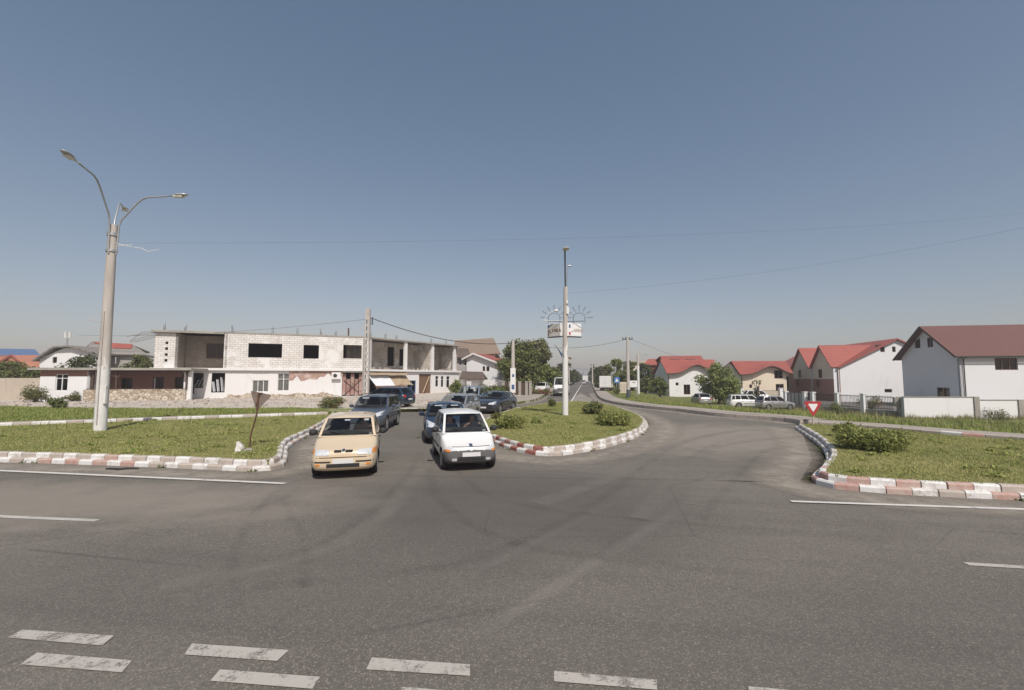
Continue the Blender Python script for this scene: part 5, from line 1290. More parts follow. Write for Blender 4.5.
# dark blue hatchback behind the white car
lc, h_ = place(448, 445, .20, -.98, 4.1, 0, 0, 0)
make_car('hatchback', 'dark blue hatchback with pale headlights half hidden behind the small white car', P_blue, lc, h_, L=4.1, W=1.73, H=1.47, hood=.84, nose=.70, belt=.95, cowl=.98, roof_f=.25, roof_r=-1.5, tail_base=-1.9, wb=2.5, fo=.85, r=.31, grille='wide', lamps='swept', lampw=.40, lamph=.2, lampz=.70, pillars=(-.1, -1.), papers=((-.3, .88, .3, .06), (.35, .88, .3, .06)))
# silver estate
make_car('estate_car', 'silver estate car third in the queue with a slip of paper behind its windscreen', P_silver, (-3.2, 26.6, .008), hd(-.20, -1), L=4.5, W=1.74, H=1.50, hood=.86, nose=.72, belt=.96, cowl=1.0, roof_f=.28, roof_r=-1.95, tail_base=-2.15, wb=2.58, fo=.88, r=.31, grille='wide', lamps='swept', lampw=.4, lamph=.18, lampz=.72, rails=True, pillars=(-.06, -.98, -1.62), papers=((0, .3, .16, .14),))
# steel blue van-like car
make_car('people_carrier', 'steel blue people carrier tallest in the queue in front of the green hedge', P_mpv, (-3.05, 34.5, .008), hd(-.14, -1), L=4.4, W=1.80, H=1.82, hood=1.02, nose=.82, belt=1.12, cowl=1.25, roof_f=.62, roof_r=-1.95, tail_base=-2.12, wb=2.7, fo=.85, r=.32, zb=.2, grille='wide', lamps='swept', lampw=.36, lamph=.2, lampz=.82, rails=True, pillars=(.18, -.75, -1.5), tail='tall')
# black saloon-backed hatch
p = gp(482.5, 413).to_2d(); d = Vector((-.33, -.944)); c = p + Vector((.12, -1.2)) - d * 2.3
make_car('saloon_car', 'blue black saloon with bright headlights turning in beside the grass island', P_black, (c.x, c.y, .008), hd(d.x, d.y), L=4.75, W=1.85, H=1.49, hood=.88, nose=.72, belt=.97, cowl=1.0, roof_f=.22, roof_r=-1.25, tail_base=-1.95, deck=1.03, wb=2.74, fo=.95, r=.335, grille='wide', lamps='swept', lampw=.42, lamph=.2, lampz=.72, pillars=(-.14, -1.02), papers=((-.3, .86, .3, .06),))
# dark teal car parked at the shell building
p = gp(398, 407.3, VZ).to_2d()
make_car('parked_car', 'dark teal hatchback parked on the dirt under the awnings of the shell building', P_teal, (p.x - 1.05, p.y + .8, VZ + .01), hd(-.93, .36), L=4.2, W=1.74, H=1.5, hood=.86, nose=.72, belt=.98, cowl=1.0, roof_f=.25, roof_r=-1.55, tail_base=-1.95, wb=2.52, fo=.84, r=.315, grille='wide', lamps='swept', pillars=(-.1, -1.), glass='c_glass_dark')
# right-hand verge
p3_ = gps(708, 405.3); p = p3_.to_2d(); pz = p3_.z + .02
make_car('parked_car', 'silver hatchback parked tail first on the verge under the leafy tree', P_silver, (p.x - .1, p.y + 1.9, pz), hd(.10, .995), L=3.95, W=1.68, H=1.48, belt=.95, hood=.82, nose=.70, cowl=.95, roof_f=.22, roof_r=-1.4, tail_base=-1.82, wb=2.45, fo=.8, glass='c_glass_dark', lamps='swept', pillars=(-.1, -.95), group='cars parked on the right verge')
p3_ = gps(746, 408.6); p = p3_.to_2d(); pz = p3_.z + .02
make_car('parked_car', 'white estate parked side on along the verge between two silver cars', P_white, (p.x + .55, p.y + .6, pz), hd(.97, -.16), L=4.4, W=1.78, H=1.6, belt=1.0, hood=.92, nose=.78, cowl=.98, roof_f=.34, roof_r=-1.95, tail_base=-2.1, wb=2.6, fo=.85, r=.33, glass='c_glass_dark', lamps='swept', rails=True, pillars=(-.05, -.95, -1.6), tail='tall', group='cars parked on the right verge')
p3_ = gps(776, 410.3); p = p3_.to_2d(); pz = p3_.z + .02
make_car('parked_car', 'silver hatchback with tall red tail light parked by the grey fence gate', P_silver, (p.x + .35, p.y + .75, pz), hd(.985, .05), L=3.9, W=1.7, H=1.56, belt=.98, hood=.9, nose=.76, cowl=.9, roof_f=.25, roof_r=-1.6, tail_base=-1.82, wb=2.45, fo=.75, r=.31, glass='c_glass_dark', lamps='swept', pillars=(-.08, -.95), tail='tall', group='cars parked on the right verge')
p = at(759, 394, 66).to_2d(); pz = zg(p.x, p.y) + .02
make_car('parked_car', 'white car half hidden behind the verge cars in front of the cream house', P_white, (p.x, p.y, pz), hd(1, -.2), L=4.1, W=1.7, H=1.75, belt=1.1, hood=.95, nose=.78, cowl=.95, roof_f=.3, roof_r=-1.6, tail_base=-1.95, glass='c_glass_dark', lamps='swept', wb=2.5, fo=.82, pillars=(-.08, -.95), group='cars parked on the right verge')
# far road
p = gp(563.5, 396.5).to_2d()
make_car('minibus', 'white minibus coming along the far road behind the concrete mast', P_white, (p.x + .1, p.y + 2.9, .016), hd(-.17, -.985), L=5.6, W=2.0, H=2.45, hood=1.30, nose=1.0, belt=1.42, cowl=1.95, roof_f=1.35, roof_r=-2.55, tail_base=-2.72, wb=3.4, fo=.95, r=.35, zb=.25, grille='wide', lamps='swept', lampw=.36, lamph=.26, lampz=.98, bumper='grey_trim', pillars=(1.0, -.3, -1.5), tumble=.84, cat='minibus', tail='tall', mirror=M['trim'])
p = gp(543, 392.8, VZ).to_2d()
make_car('parked_car', 'white hatchback parked on the pavement behind the rose bed', P_white, (p.x, p.y + 1.9, VZ + .03), hd(-.30, -.95), L=3.9, W=1.66, H=1.46, glass='c_glass_dark', lamps='swept')
p = gp(574.5, 384.3).to_2d()
make_car('hatchback', 'low white car approaching in the left lane of the far road', P_white, (p.x, p.y + 1, .016), hd(-.17, -.985), L=4., W=1.7, H=1.45, glass='c_glass_dark', lamps='swept')
p = gp(578.3, 381.2).to_2d()
make_car('hatchback', 'tiny pale car farthest off in the left lane of the far road', P_silver, (p.x, p.y + 1, .016), hd(-.17, -.985), L=4., W=1.7, H=1.45, glass='c_glass_dark', lamps='swept')
p = gp(584.6, 384.9).to_2d()
make_car('hatchback', 'silver car driving away in the right lane of the far road', P_silver, (p.x, p.y + 2, .016), hd(.17, .985), L=4.1, W=1.75, H=1.5, glass='c_glass_dark', lamps='swept')
# box vans: cab with a separate body
def box_truck(label, px, py, w, hgt, Lb, head, colour, z=0.):
    p = gp(px, py, z).to_2d(); d = Vector(head).normalized(); c = p + d * (Lb / 2)
    t = thing('box_truck', label, 'truck', (c.x, c.y, z + .01), hd(*head))
    b = MB(); b.box((0, 0, .62 + (hgt - .62) / 2), (Lb, w, hgt - .62)); o = b.build('cargo_box', colour, t)
    bv = bmesh.new(); bv.from_mesh(o.data); bmesh.ops.bevel(bv, geom=bv.edges[:], offset=.04, segments=2, affect='EDGES'); bv.to_mesh(o.data); bv.free()
    e = MB()
    for s in (-1, 1): e.box((-Lb / 2 - .012, s * w * .25, .62 + (hgt - .62) / 2), (.02, w * .46, hgt - .85)); e.tube([(-Lb / 2 - .04, s * .12, .8), (-Lb / 2 - .04, s * .12, hgt - .2)], .018, 6)
    e.build('rear_door', colour, o)
    c_ = MB(); pr = [(Lb / 2 + .1, .45), (Lb / 2 + 1.7, .45), (Lb / 2 + 1.75, 1.05), (Lb / 2 + 1.35, 1.25), (Lb / 2 + .75, 1.95), (Lb / 2 + .1, 2.0)]; n = len(pr)
    PP = [(x, s * w * .45, zz_) for s in (-1, 1) for x, zz_ in pr]; c_.add(PP, [tuple(range(n)), tuple(range(2 * n - 1, n - 1, -1))] + [(i, n + i, n + (i + 1) % n, (i + 1) % n) for i in range(n)]); c_.build('cab', colour, t)
    g_ = MB(); g_.add([(Lb / 2 + 1.37, -w * .4, 1.27), (Lb / 2 + 1.37, w * .4, 1.27), (Lb / 2 + .8, w * .38, 1.92), (Lb / 2 + .8, -w * .38, 1.92)], [(0, 1, 2, 3)]); g_.build('windscreen', M['c_glass_dark'], t)
    f_ = MB(); f_.box((.4, 0, .5), (Lb + 1., w * .5, .16)); f_.box((-Lb / 2 + .05, 0, .42), (.08, w * .9, .1)); f_.build('chassis', M['trim'], t)
    for x in (-Lb / 2 + .9, Lb / 2 + .95):
        for s in (-1, 1): q = MB(); q.tube([(x, s * (w / 2 - .3), .36), (x, s * (w / 2 - .05), .36)], .36, 20); q.build('wheel', M['rubber'], t)
    for s in (-1, 1): q = MB(); q.box((-Lb / 2 - .02, s * w * .42, .56), (.05, .2, .09)); q.build('tail_light', M['red_lens'], t)
    return t
box_truck('white box truck parked tail out on the pavement beside the blue sign', 605.2, 391.5, 1.85, 2.5, 3.2, (.30, .95), P_white, .16)
box_truck('white box van driving away ahead in the right lane of the far road', 585.2, 383.4, 2.0, 2.9, 3.6, (.17, .985), P_white)

# ------------------------------------------------------------------ people at the wheel
M['skin'] = plain('skin', (.46, .27, .18), .55)
M['hair'] = plain('dark_hair', (.03, .022, .018), .7)
def person(label, car, y, dz, info, shirt, arms=True, lean=0.):
    """seated figure, local frame of the car"""
    mw = car.matrix_basis; sx, fl = info['sx'] + .22, info['fl']
    t = thing('person', label, 'person', mw @ Vector((sx, y, 0)), car.rotation_euler.z)
    z0 = fl - .405 + dz                                   # hip height: the cushion lies below the sill
    J = dict(pel=(0, 0, z0), wai=(-.03, 0, z0 + .2), che=(-.05, 0, z0 + .42), nec=(-.03, 0, z0 + .56), he1=(-.01, 0, z0 + .64), he2=(.0, 0, z0 + .72), he3=(-.005, 0, z0 + .79))
    V = [J[k] for k in ('pel', 'wai', 'che', 'nec', 'he1', 'he2', 'he3')]; E = [(i, i + 1) for i in range(6)]
    rad = [(.17, .13), (.155, .12), (.165, .115), (.058, .058), (.075, .085), (.08, .1), (.06, .07)]
    for s in (1, -1):
        b = len(V); hx = .40 if arms else .25
        V += [(-.05, s * .19, z0 + .46), (.10, s * .27, z0 + (.40 if arms else .28)), (hx - .12, s * .20, z0 + .50 if arms else z0 + .12), (hx - .03, s * .14, z0 + .54 if arms else z0 + .1)]
        E += [(2, b), (b, b + 1), (b + 1, b + 2), (b + 2, b + 3)]; rad += [(.07, .07), (.05, .05), (.036, .036), (.03, .04)]
        b = len(V); V += [(.22, s * .12, z0 - .02), (.45, s * .14, z0 + .02), (.48, s * .14, z0 - .28)]; E += [(0, b), (b, b + 1), (b + 1, b + 2)]; rad += [(.09, .085), (.07, .07), (.05, .05)]
    def skin(scale, verts):
        me = bpy.data.meshes.new('person'); me.from_pydata(V, E, []); o = bpy.data.objects.new('tmp', me); COL.objects.link(o)
        md = o.modifiers.new('s', 'SKIN'); md.use_smooth_shade = True; o.modifiers.new('d', 'SUBSURF').levels = 2
        for i, sv in enumerate(me.skin_vertices[0].data): sv.radius = (rad[i][0] * scale, rad[i][1] * scale); sv.use_root = (i == 0)
        dg = bpy.context.evaluated_depsgraph_get(); dg.update(); r_ = bpy.data.meshes.new_from_object(o.evaluated_get(dg)); bpy.data.objects.remove(o); return r_
    try: me = skin(1., None)
    except Exception: return
    me.materials.append(M['skin'])
    link('body', me, t)
    # shirt: the upper body's skin pushed out
    me2 = skin(1.09, None); bm = bmesh.new(); bm.from_mesh(me2)
    bmesh.ops.delete(bm, geom=[v for v in bm.verts if v.co.z > z0 + .555 or v.co.z < z0 - .05 or v.co.x > .14], context='VERTS'); bm.to_mesh(me2); bm.free(); me2.materials.clear(); me2.materials.append(shirt); link('shirt', me2, t)
    hm = MB(); hc = Vector((-.012, 0, z0 + .745)); P_ = []
    for i in range(9):
        for k in range(16):
            a = math.pi * .55 * i / 8; b_ = 2 * math.pi * k / 16; P_.append(hc + Vector((.118 * math.sin(a) * math.cos(b_) - .012, .092 * math.sin(a) * math.sin(b_), .105 * math.cos(a) + (.02 if math.cos(b_) > .3 else 0))))
    hm.add(P_, [(i * 16 + k, i * 16 + (k + 1) % 16, (i + 1) * 16 + (k + 1) % 16, (i + 1) * 16 + k) for i in range(8) for k in range(16)], 0, True); hm.build('hair', M['hair'], t)
    fm = MB(); fm.tube([(.075, 0, z0 + .72), (.105, 0, z0 + .685), (.09, 0, z0 + .675)], [.008, .016, .01], 8); fm.build('nose', M['skin'], t)
    for s in (1, -1): em = MB(); em.box((.087, s * .033, z0 + .715), (.012, .026, .012)); em.build('eye', M['hair'], t)
    mm = MB(); mm.box((.086, 0, z0 + .645), (.012, .045, .01)); mm.build('mouth', plain('lips', (.30, .12, .09)), t)
    return t
bpy.context.view_layer.update()
person('driver of the beige taxi in a pale top with both hands on the wheel', taxi, .36, 0., ti, plain('pale_shirt', (.50, .38, .28), .8))
person('driver of the small white city car in a grey top', mat_, .34, 0., mi_, plain('grey_shirt', (.25, .26, .28), .8))
person('passenger beside the driver of the small white city car', mat_, -.34, -.02, mi_, plain('blue_shirt', (.10, .13, .2), .8), False)

# ------------------------------------------------------------------ fences and walls on the right
fA3 = gps(786, 409); fB3 = gps(897, 417); fA, fB = fA3.to_2d(), fB3.to_2d(); fD = (fB - fA).normalized(); fL = (fB - fA).length; fN = Vector((fD.y, -fD.x)); frz = math.atan2(fD.y, fD.x)
FT = (at(786, 391.5, fA.y).z + at(880, 396.5, (fA.y * .15 + fB.y * .85)).z) / 2; FB = min(fA3.z, fB3.z) - .1
fe = thing('garden_fence', 'grey and iron bar fence with white pillars left of the white boundary wall', 'fence')
ps = [on_line(x, 390, fA, fD)[0] for x in (785.5, 804.5, 812.5, 837, 863)]
m_ = MB()
for s in ps: 
    q = MB(); q.box((*(fA + fD * s), (FT + FB) / 2 + .02), (.36, .36, FT - FB + .1), .1); q.box((*(fA + fD * s), FT + .11), (.46, .46, .08), .1); q.build('pillar', M['plaster_white'], fe)
m_.box((*(fA + fD * fL / 2), FB + .3), (fL, .2, .7), frz); m_.build('plinth', M['concrete'], fe)
m_ = MB()
for a, b in zip(ps[1:], ps[2:] + [fL]):
    for z in (FB + .8, FT - .12): m_.bar((*(fA + fD * (a + .16)), z), (*(fA + fD * (b - .16)), z), .04, .05)
    s = a + .25
    while s < b - .2: m_.tube([(*(fA + fD * s), FB + .6), (*(fA + fD * s), FT)], .018, 5); s += .13
m_.build('iron_bars', M['iron'], fe)
m_ = MB(); m_.box((*(fA + fD * (ps[0] + ps[1]) / 2), (FT + FB) / 2 + .1), (ps[1] - ps[0] - .34, .05, FT - FB - .25), frz)
go_ = m_.build('gate', M['grey_render'], fe); m_ = MB()
for k in range(5): s = ps[0] + .2 + (ps[1] - ps[0] - .4) * k / 4; m_.box((*(fA + fD * s + fN * .04), (FT + FB) / 2 + .1), (.05, .05, FT - FB - .2), frz)
m_.build('gate_frame', M['iron'], go_)
wa03 = gps(905, 418.5); wa0 = wa03.to_2d(); wa1 = wa0 + Vector((9., -.6)); WB = wa03.z - .25; wdn = (wa1 - wa0).normalized(); wL = (wa1 - wa0).length
bw = thing('boundary_wall', 'white rendered boundary wall with weeds along its foot in front of the brown roofed house', 'wall')
s1_ = on_line(975, 400, wa0, wdn)[0]; T1 = on_line(940, 397.3, wa0, wdn)[1]; T2 = on_line(1000, 400.3, wa0, wdn)[1]
m_ = MB(); wall(m_, wa0, wdn, s1_ - .12, WB, T1, .25); m_.build('panel', M['plaster_white'], bw); m_ = MB(); wall(m_, wa0 + wdn * (s1_ + .25), wdn, 20, WB, T2, .25); m_.build('panel', M['plaster_white'], bw)
m_ = MB(); m_.box((*(wa0 + wdn * (s1_ - .1) / 2 - Vector((wdn.y, -wdn.x)) * .12), T1 + .03), (s1_ - .1, .33, .05), math.atan2(wdn.y, wdn.x)); m_.box((*(wa0 + wdn * (s1_ + 10.3) - Vector((wdn.y, -wdn.x)) * .12), T2 + .03), (20., .33, .05), math.atan2(wdn.y, wdn.x)); m_.build('coping', M['concrete'], bw)
m_ = MB(); m_.box((*(wa0 + wdn * (s1_ + .07) - Vector((wdn.y, -wdn.x)) * .1), (T1 + WB) / 2 + .03), (.42, .42, T1 - WB + .06), math.atan2(wdn.y, wdn.x)); q = on_line(1020, 400, wa0, wdn)[0]; m_.box((*(wa0 + wdn * q - Vector((wdn.y, -wdn.x)) * .1), (T2 + WB) / 2 + .03), (.42, .42, T2 - WB + .06), math.atan2(wdn.y, wdn.x)); m_.build('pillar', M['concrete'], bw)
m_ = MB(); c0 = wa0 + Vector((-.02, .1)); e0_ = fB; dd = (e0_ - c0).normalized(); wall(m_, e0_, -dd, (e0_ - c0).length, WB, T1 - .02, .3); m_.build('return_wall', M['grey_render'], bw)
m_ = MB(); q = gp(901, 409, VZ) ; m_.box((*(c0 + dd * .9 + Vector((-.25, -.06))), T1 - .45), (.45, .4, .8), math.atan2(dd.y, dd.x)); m_.build('meter_box', M['concrete'], bw)
M['yard_grey'] = dirty('yard_concrete', (.19, .18, .165), (.13, .12, .11), .9, .6, 20.)
sheet('yard_paving', [fA + Vector((.4, .6)), fB + Vector((.6, .4)), wa0 + Vector((.5, .6)), wa1 + Vector((14, -1)), wa1 + Vector((14, 30)), fA + Vector((6, 24))], -1.08, M['yard_grey'])
# low front walls by the far road and the cream house
lw = thing('front_wall', 'low white front wall with pillars before the cream and white wavy eaved houses', 'wall')
m_ = MB(); a3, b3 = gps(709, 400.5), gps(782, 401); a, b = a3.to_2d(), b3.to_2d(); d_ = (b - a).normalized(); wall(m_, a, d_, (b - a).length, a3.z - .1, a3.z + .75, .2); m_.build('panel', M['cream'], lw)
for px in (709, 718, 742, 757, 781):
    q = gps(px, 400.6); m_ = MB(); m_.box((q.x, q.y, q.z + .95), (.5, .5, 1.9)); m_.box((q.x, q.y, q.z + 1.93), (.62, .62, .08)); m_.build('pillar', M['plaster_white'], lw)
m_ = MB(); 
for px0, px1 in ((742.5, 756.5), (757.5, 780.5)):
    p0, p1 = gps(px0, 400.6), gps(px1, 400.6)
    n_ = int((p1 - p0).length / .16)
    for k in range(1, n_): q = p0.lerp(p1, k / n_); m_.tube([(q.x, q.y + .1, q.z + .7), (q.x, q.y + .1, q.z + 1.6)], .02, 4)
    m_.bar((p0.x, p0.y + .1, p0.z + 1.55), (p1.x, p1.y + .1, p1.z + 1.55), .04, .05)
m_.build('railing', M['iron'], lw)
# garden gates beyond the left street corner
gg = thing('garden_gate_wall', 'row of pale gate posts and dark railings under the big leafy tree', 'fence')
for px in (503, 510, 520, 527, 531): 
    q = gp(px, 396, VZ); m_ = MB(); m_.box((q.x, q.y + 2, .95), (.34, .34, 1.9)); m_.box((q.x, q.y + 2, 1.93), (.42, .42, .1)); m_.build('post', M['concrete'], gg)
m_ = MB(); q0, q1 = gp(502, 396, VZ), gp(532, 396, VZ); k = 0
while k < 60: q = q0.lerp(q1, k / 60); m_.box((q.x, q.y + 2, 1.), (.07, .05, 1.6)); k += 1
m_.build('railing', M['wood_dark'], gg)

# ------------------------------------------------------------------ poles, lamps, signs, wires
M['pole_conc'] = dirty('pole_concrete', (.50, .46, .42), (.38, .35, .31), .85, 1.6, 20., lo=.45, hi=.75)
def pole_mat(name, z0):
    m, nt, bs = new_mat(name); v = coords(nt); xyz = nt.nodes.new('ShaderNodeSeparateXYZ'); nt.links.new(v, xyz.inputs[0])
    n1 = noise(nt, scaled(nt, v, 6, 6, 1.6), 1., 6, .7); n2 = noise(nt, v, 22., 4); n3 = noise(nt, scaled(nt, v, 7, 7, .5), 1., 4)
    k = maprange(nt, math_n(nt, 'ADD', xyz.outputs[2], math_n(nt, 'MULTIPLY', math_n(nt, 'SUBTRACT', n1, .5), 5.)), z0 + .2, z0 - .2)
    base = mix(nt, maprange(nt, n3, .4, .65), (.52, .48, .44), (.40, .36, .32)); col = mix(nt, k, base, (.72, .72, .71)); col = mix(nt, math_n(nt, 'MULTIPLY', maprange(nt, n1, .5, .75), .45), col, (.42, .38, .34))
    nt.links.new(mix(nt, math_n(nt, 'MULTIPLY', n2, .3), col, (.3, .28, .25)), bs.inputs['Base Color']); bs.inputs['Roughness'].default_value = .85; bump(nt, bs, n2, .2, .01); return m
M['pole_painted'] = pole_mat('whitewashed_pole', 2.7); M['mast_painted'] = pole_mat('whitewashed_mast', 4.0)
M['whitewash'] = worn('whitewash', (.74, .74, .72), (.40, .36, .32), lo=.36, hi=.5, sc=4.)
M['lamp_lens'] = plain('lamp_glass', (.62, .60, .54), .25)
def lamp_head(mb, c, d, L=.75, w=.30, tilt=.12):
    """cobra head luminaire pointing along the horizontal unit d from c"""
    d = Vector((d[0], d[1], 0)).normalized(); sd = Vector((-d.y, d.x, 0)); up = Vector((0, 0, 1)); P = []; st = [(0, .05, .05), (.18, .45, .55), (.5, .95, 1.), (.82, .9, .85), (1., .35, .3)]
    n = 10
    for t, a, b in st:
        for k in range(n):
            an = 2 * math.pi * k / n; z = math.sin(an); P.append(c + d * (t * L) + up * (tilt * t * L) + sd * (math.cos(an) * w / 2 * a) + up * ((z * .09 if z > 0 else z * .05) * b))
    mb.add(P, [(i * n + k, i * n + (k + 1) % n, (i + 1) * n + (k + 1) % n, (i + 1) * n + k) for i in range(len(st) - 1) for k in range(n)] + [tuple(range(n))[::-1], tuple(range((len(st) - 1) * n, len(st) * n))], 0, True)
# three-armed lamp on the left island
b = gp(100, 430.5, IZ); lamp = thing('street_lamp', 'tall concrete lamp mast with three curved arms standing on the left grass island', 'street lamp', (b.x, b.y, IZ))
HT = 9.05 - IZ
m_ = MB(); m_.tube([(0, 0, 0), (0, 0, 2.6)], [.222, .21], 20, 1); m_.tube([(0, 0, 2.6), (0, 0, HT)], [.21, .155], 20, 1); m_.build('pole', [M['pole_conc'], M['pole_painted']], lamp)
m_ = MB(); m_.tube([(.05, -.245, 0.3), (.04, -.215, 5.)], .022, 6); m_.tube([(-.1, -.19, 4.55), (-.5, -.3, 4.62)], .014, 5); m_.build('conduit', M['pole_conc'], lamp); m_ = MB(); m_.box((.24, -.12, 1.5), (.10, .10, .75)); m_.build('fuse_box', M['whitewash'], lamp)
m_ = MB(); m_.tube([(0, 0, HT - .5), (0, 0, HT - .35)], .2, 16); m_.tube([(0, 0, HT - 1.2), (0, 0, HT - 1.1)], .205, 16); m_.build('clamp', M['steel'], lamp)
for (dx, dy, rise, reach) in ((.20, -1., 1.72, 2.2), (1., .10, 1.36, 2.15), (-.56, .83, 1.5, 2.2)):
    d_ = Vector((dx, dy, 0)).normalized(); m_ = MB(); pts = []
    for t, u in ((.02, .0), (.03, .30), (.07, .42), (.36, .80), (.46, .90), (.56, .95), (.68, .965), (1., 1.)):
        pts.append(d_ * (.18 + (reach - .18) * t) + Vector((0, 0, HT - .6 + (rise + .6) * u)))
    m_.tube([d_ * .18 + Vector((0, 0, HT - 1.3))] + pts, .035, 8); ao = m_.build('arm', M['steel'], lamp)
    h_ = MB(); lamp_head(h_, pts[-1], d_, .8, .30); h_.build('lamp_head', M['steel'], ao)
    g_ = MB(); h0 = pts[-1] + d_ * .42 + Vector((0, 0, -.005)); g_.box(h0, (.38, .2, .05), math.atan2(d_.y, d_.x), 0); g_.build('lamp_lens', M['lamp_lens'], ao)
m_ = MB(); m_.tube([(.15, 0, HT - .8), (.8, .1, HT - .95), (1.2, .1, HT - 1.0), (1.5, .1, HT - 1.15), (1.95, .1, HT - 1.05)], .014, 5); m_.tube([(.15, 0, HT - .95), (.9, 0, HT - .85)], .012, 5); m_.build('loose_cable', M['frame_white'], lamp)
lamp2 = copy_tree(lamp); lamp2.location = (19.4, 7.7, IZ); lamp2['label'] = 'tall concrete lamp mast with three curved arms standing on the right grass island'
# mast on the central island with the advertising boxes
b = gp(565.3, 415.3, IZ); mast = thing('lamp_mast', 'concrete mast on the central island carrying white advertising boxes and lamp pipe', 'mast', (b.x, b.y, IZ))
HT = at(567, 287, b.y).z - IZ
m_ = MB(); m_.tube([(0, 0, 0), (.015, 0, 2.6)], [.178, .168], 18, 1); m_.tube([(.015, 0, 2.6), (.09, 0, HT)], [.168, .125], 18, 1); m_.build('pole', [M['pole_conc'], M['mast_painted']], mast)
m_ = MB(); zt = at(568, 252, b.y).z - IZ; m_.tube([(.07, -.05, HT - .6), (.05, -.08, HT + .9), (.03, -.25, zt)], .045, 8); pi_ = m_.build('lamp_pipe', M['iron'], mast)
m_ = MB(); lamp_head(m_, Vector((.03, -.05, zt)), (0.05, -1), .8, .42, .05); m_.build('lamp_head', M['lamp_lens'], pi_)
m_ = MB(); z2 = at(570, 266, b.y).z - IZ; m_.tube([(.16, .05, HT - .5), (.19, .05, z2 - .05), (.24, .05, z2)], .022, 6); m_.tube([(.24, .05, z2), (.42, .05, z2 + .02)], .06, 8); m_.build('second_pipe', M['steel'], mast)
M['board_white'] = plain('white_sign_board', (.76, .76, .76), .45); M['board_shaded'] = plain('shaded_sign_board', (.55, .53, .50), .6); M['brown_ink'] = plain('brown_lettering', (.22, .14, .10), .6); M['faint_ink'] = plain('faded_lettering', (.45, .37, .32), .6)  # greyer board: shade on the left sign face is put into its colour
M['sign_blue'] = plain('sign_blue', (.05, .10, .22), .5); M['sign_red'] = plain('sign_red', (.42, .035, .04), .45)
GLY = {'L': [((0, 0), (0, 1)), ((0, 0), (.6, 0))], 'I': [((.3, 0), (.3, 1))], 'N': [((0, 0), (0, 1)), ((0, 1), (.65, 0)), ((.65, 0), (.65, 1))], 'D': [((0, 0), (0, 1)), ((0, 1), (.5, .8)), ((.5, .8), (.5, .2)), ((.5, .2), (0, 0))],
       'A': [((0, 0), (.33, 1)), ((.33, 1), (.66, 0)), ((.15, .4), (.52, .4))], 'M': [((0, 0), (0, 1)), ((0, 1), (.35, .4)), ((.35, .4), (.7, 1)), ((.7, 1), (.7, 0))], 'R': [((0, 0), (0, 1)), ((0, 1), (.5, .85)), ((.5, .85), (.5, .6)), ((.5, .6), (0, .5)), ((.15, .5), (.6, 0))], '-': [((0, .4), (.5, .4))]}
def letters(txt, M4, h, mat, parent, th=.05):
    m = MB(); x = 0
    for ch in txt:
        for a, c in GLY.get(ch, []):
            p, q = Vector((x + a[0] * h, 0, a[1] * h)), Vector((x + c[0] * h, 0, c[1] * h)); m.bar(M4 @ p, M4 @ q, th, .012, up=M4.to_3x3() @ Vector((0, 1, 0)))
        x += h * .88
    return m.build('lettering', mat, parent)
zb0 = at(567, 336.3, b.y).z - IZ; zb1 = at(567, 323.2, b.y).z - IZ
def sign_box(x0, y0, ang, w, label, mat, txt, ink, flip):
    """box whose front starts at (x0,y0) by the pole and runs off at angle ang"""
    d_ = Vector((math.cos(ang), math.sin(ang), 0)); n_ = Vector((d_.y, -d_.x, 0)) * (1 if not flip else -1)
    if n_.y > 0: n_ = -n_
    c = Vector((x0, y0, (zb0 + zb1) / 2)) + d_ * w / 2 - n_ * .12
    m = MB(); m.box(c, (w, .24, zb1 - zb0), ang); o = m.build('sign_box', M['board_white'], mast)
    bv = bmesh.new(); bv.from_mesh(o.data); bmesh.ops.bevel(bv, geom=bv.edges[:], offset=.015, segments=1, affect='EDGES'); bv.to_mesh(o.data); bv.free()
    f = MB(); f.box(c + n_ * .1235, (w - .08, .006, zb1 - zb0 - .08), ang); f.build('sign_face', mat, o)
    fr = MB(); fr.box(c - Vector((0, 0, (zb1 - zb0) / 2 + .02)), (w + .03, .27, .04), ang); fr.build('lower_frame', M['iron'], o)
    lx = d_ if d_.x > 0 else -d_
    org = (Vector((x0, y0, zb0)) if d_.x > 0 else Vector((x0, y0, zb0)) + d_ * w) + n_ * .006
    M4 = Matrix(((lx.x, -n_.x, 0, 0), (lx.y, -n_.y, 0, 0), (0, 0, 1, 0), (0, 0, 0, 1)))
    def mm(ox, oz): t = org + lx * ox + Vector((0, 0, oz)) + n_ * .004; return Matrix.Translation(t) @ M4
    return o, mm, n_, ang, lx, org
o, mm, n_, ang, lx, org = sign_box(.14, -.13, math.radians(24), .98, '', M['board_white'], '', None, False)
letters('-', mm(.30, .22), .18, M['brown_ink'], o); letters('ANNA', mm(.44, .27), .19, M['faint_ink'], o, .04)
m_ = MB(); m_.box(org + lx * .17 + Vector((0, 0, .60)) + n_ * .004, (.10, .01, .2), ang); m_.build('blue_mark', M['sign_blue'], o); m_ = MB(); m_.box(org + lx * .17 + Vector((0, 0, .17)) + n_ * .004, (.11, .01, .18), ang); m_.build('red_mark', M['sign_red'], o)
o, mm, n_, ang, lx, org = sign_box(-.24, -.10, math.radians(180 - 40), .95, '', M['board_shaded'], '', None, True)
letters('LINDA', mm(.16, .27), .19, M['brown_ink'], o, .045)
m_ = MB(); m_.box(org + lx * .07 + Vector((0, 0, .62)) + n_ * .004, (.09, .01, .2), ang); m_.build('blue_mark', M['sign_blue'], o)
m_ = MB(); m_.box(org + lx * .06 + Vector((0, 0, .25)) + n_ * .004, (.08, .01, .36), ang); m_.build('brown_mark', M['wood_mid'], o)
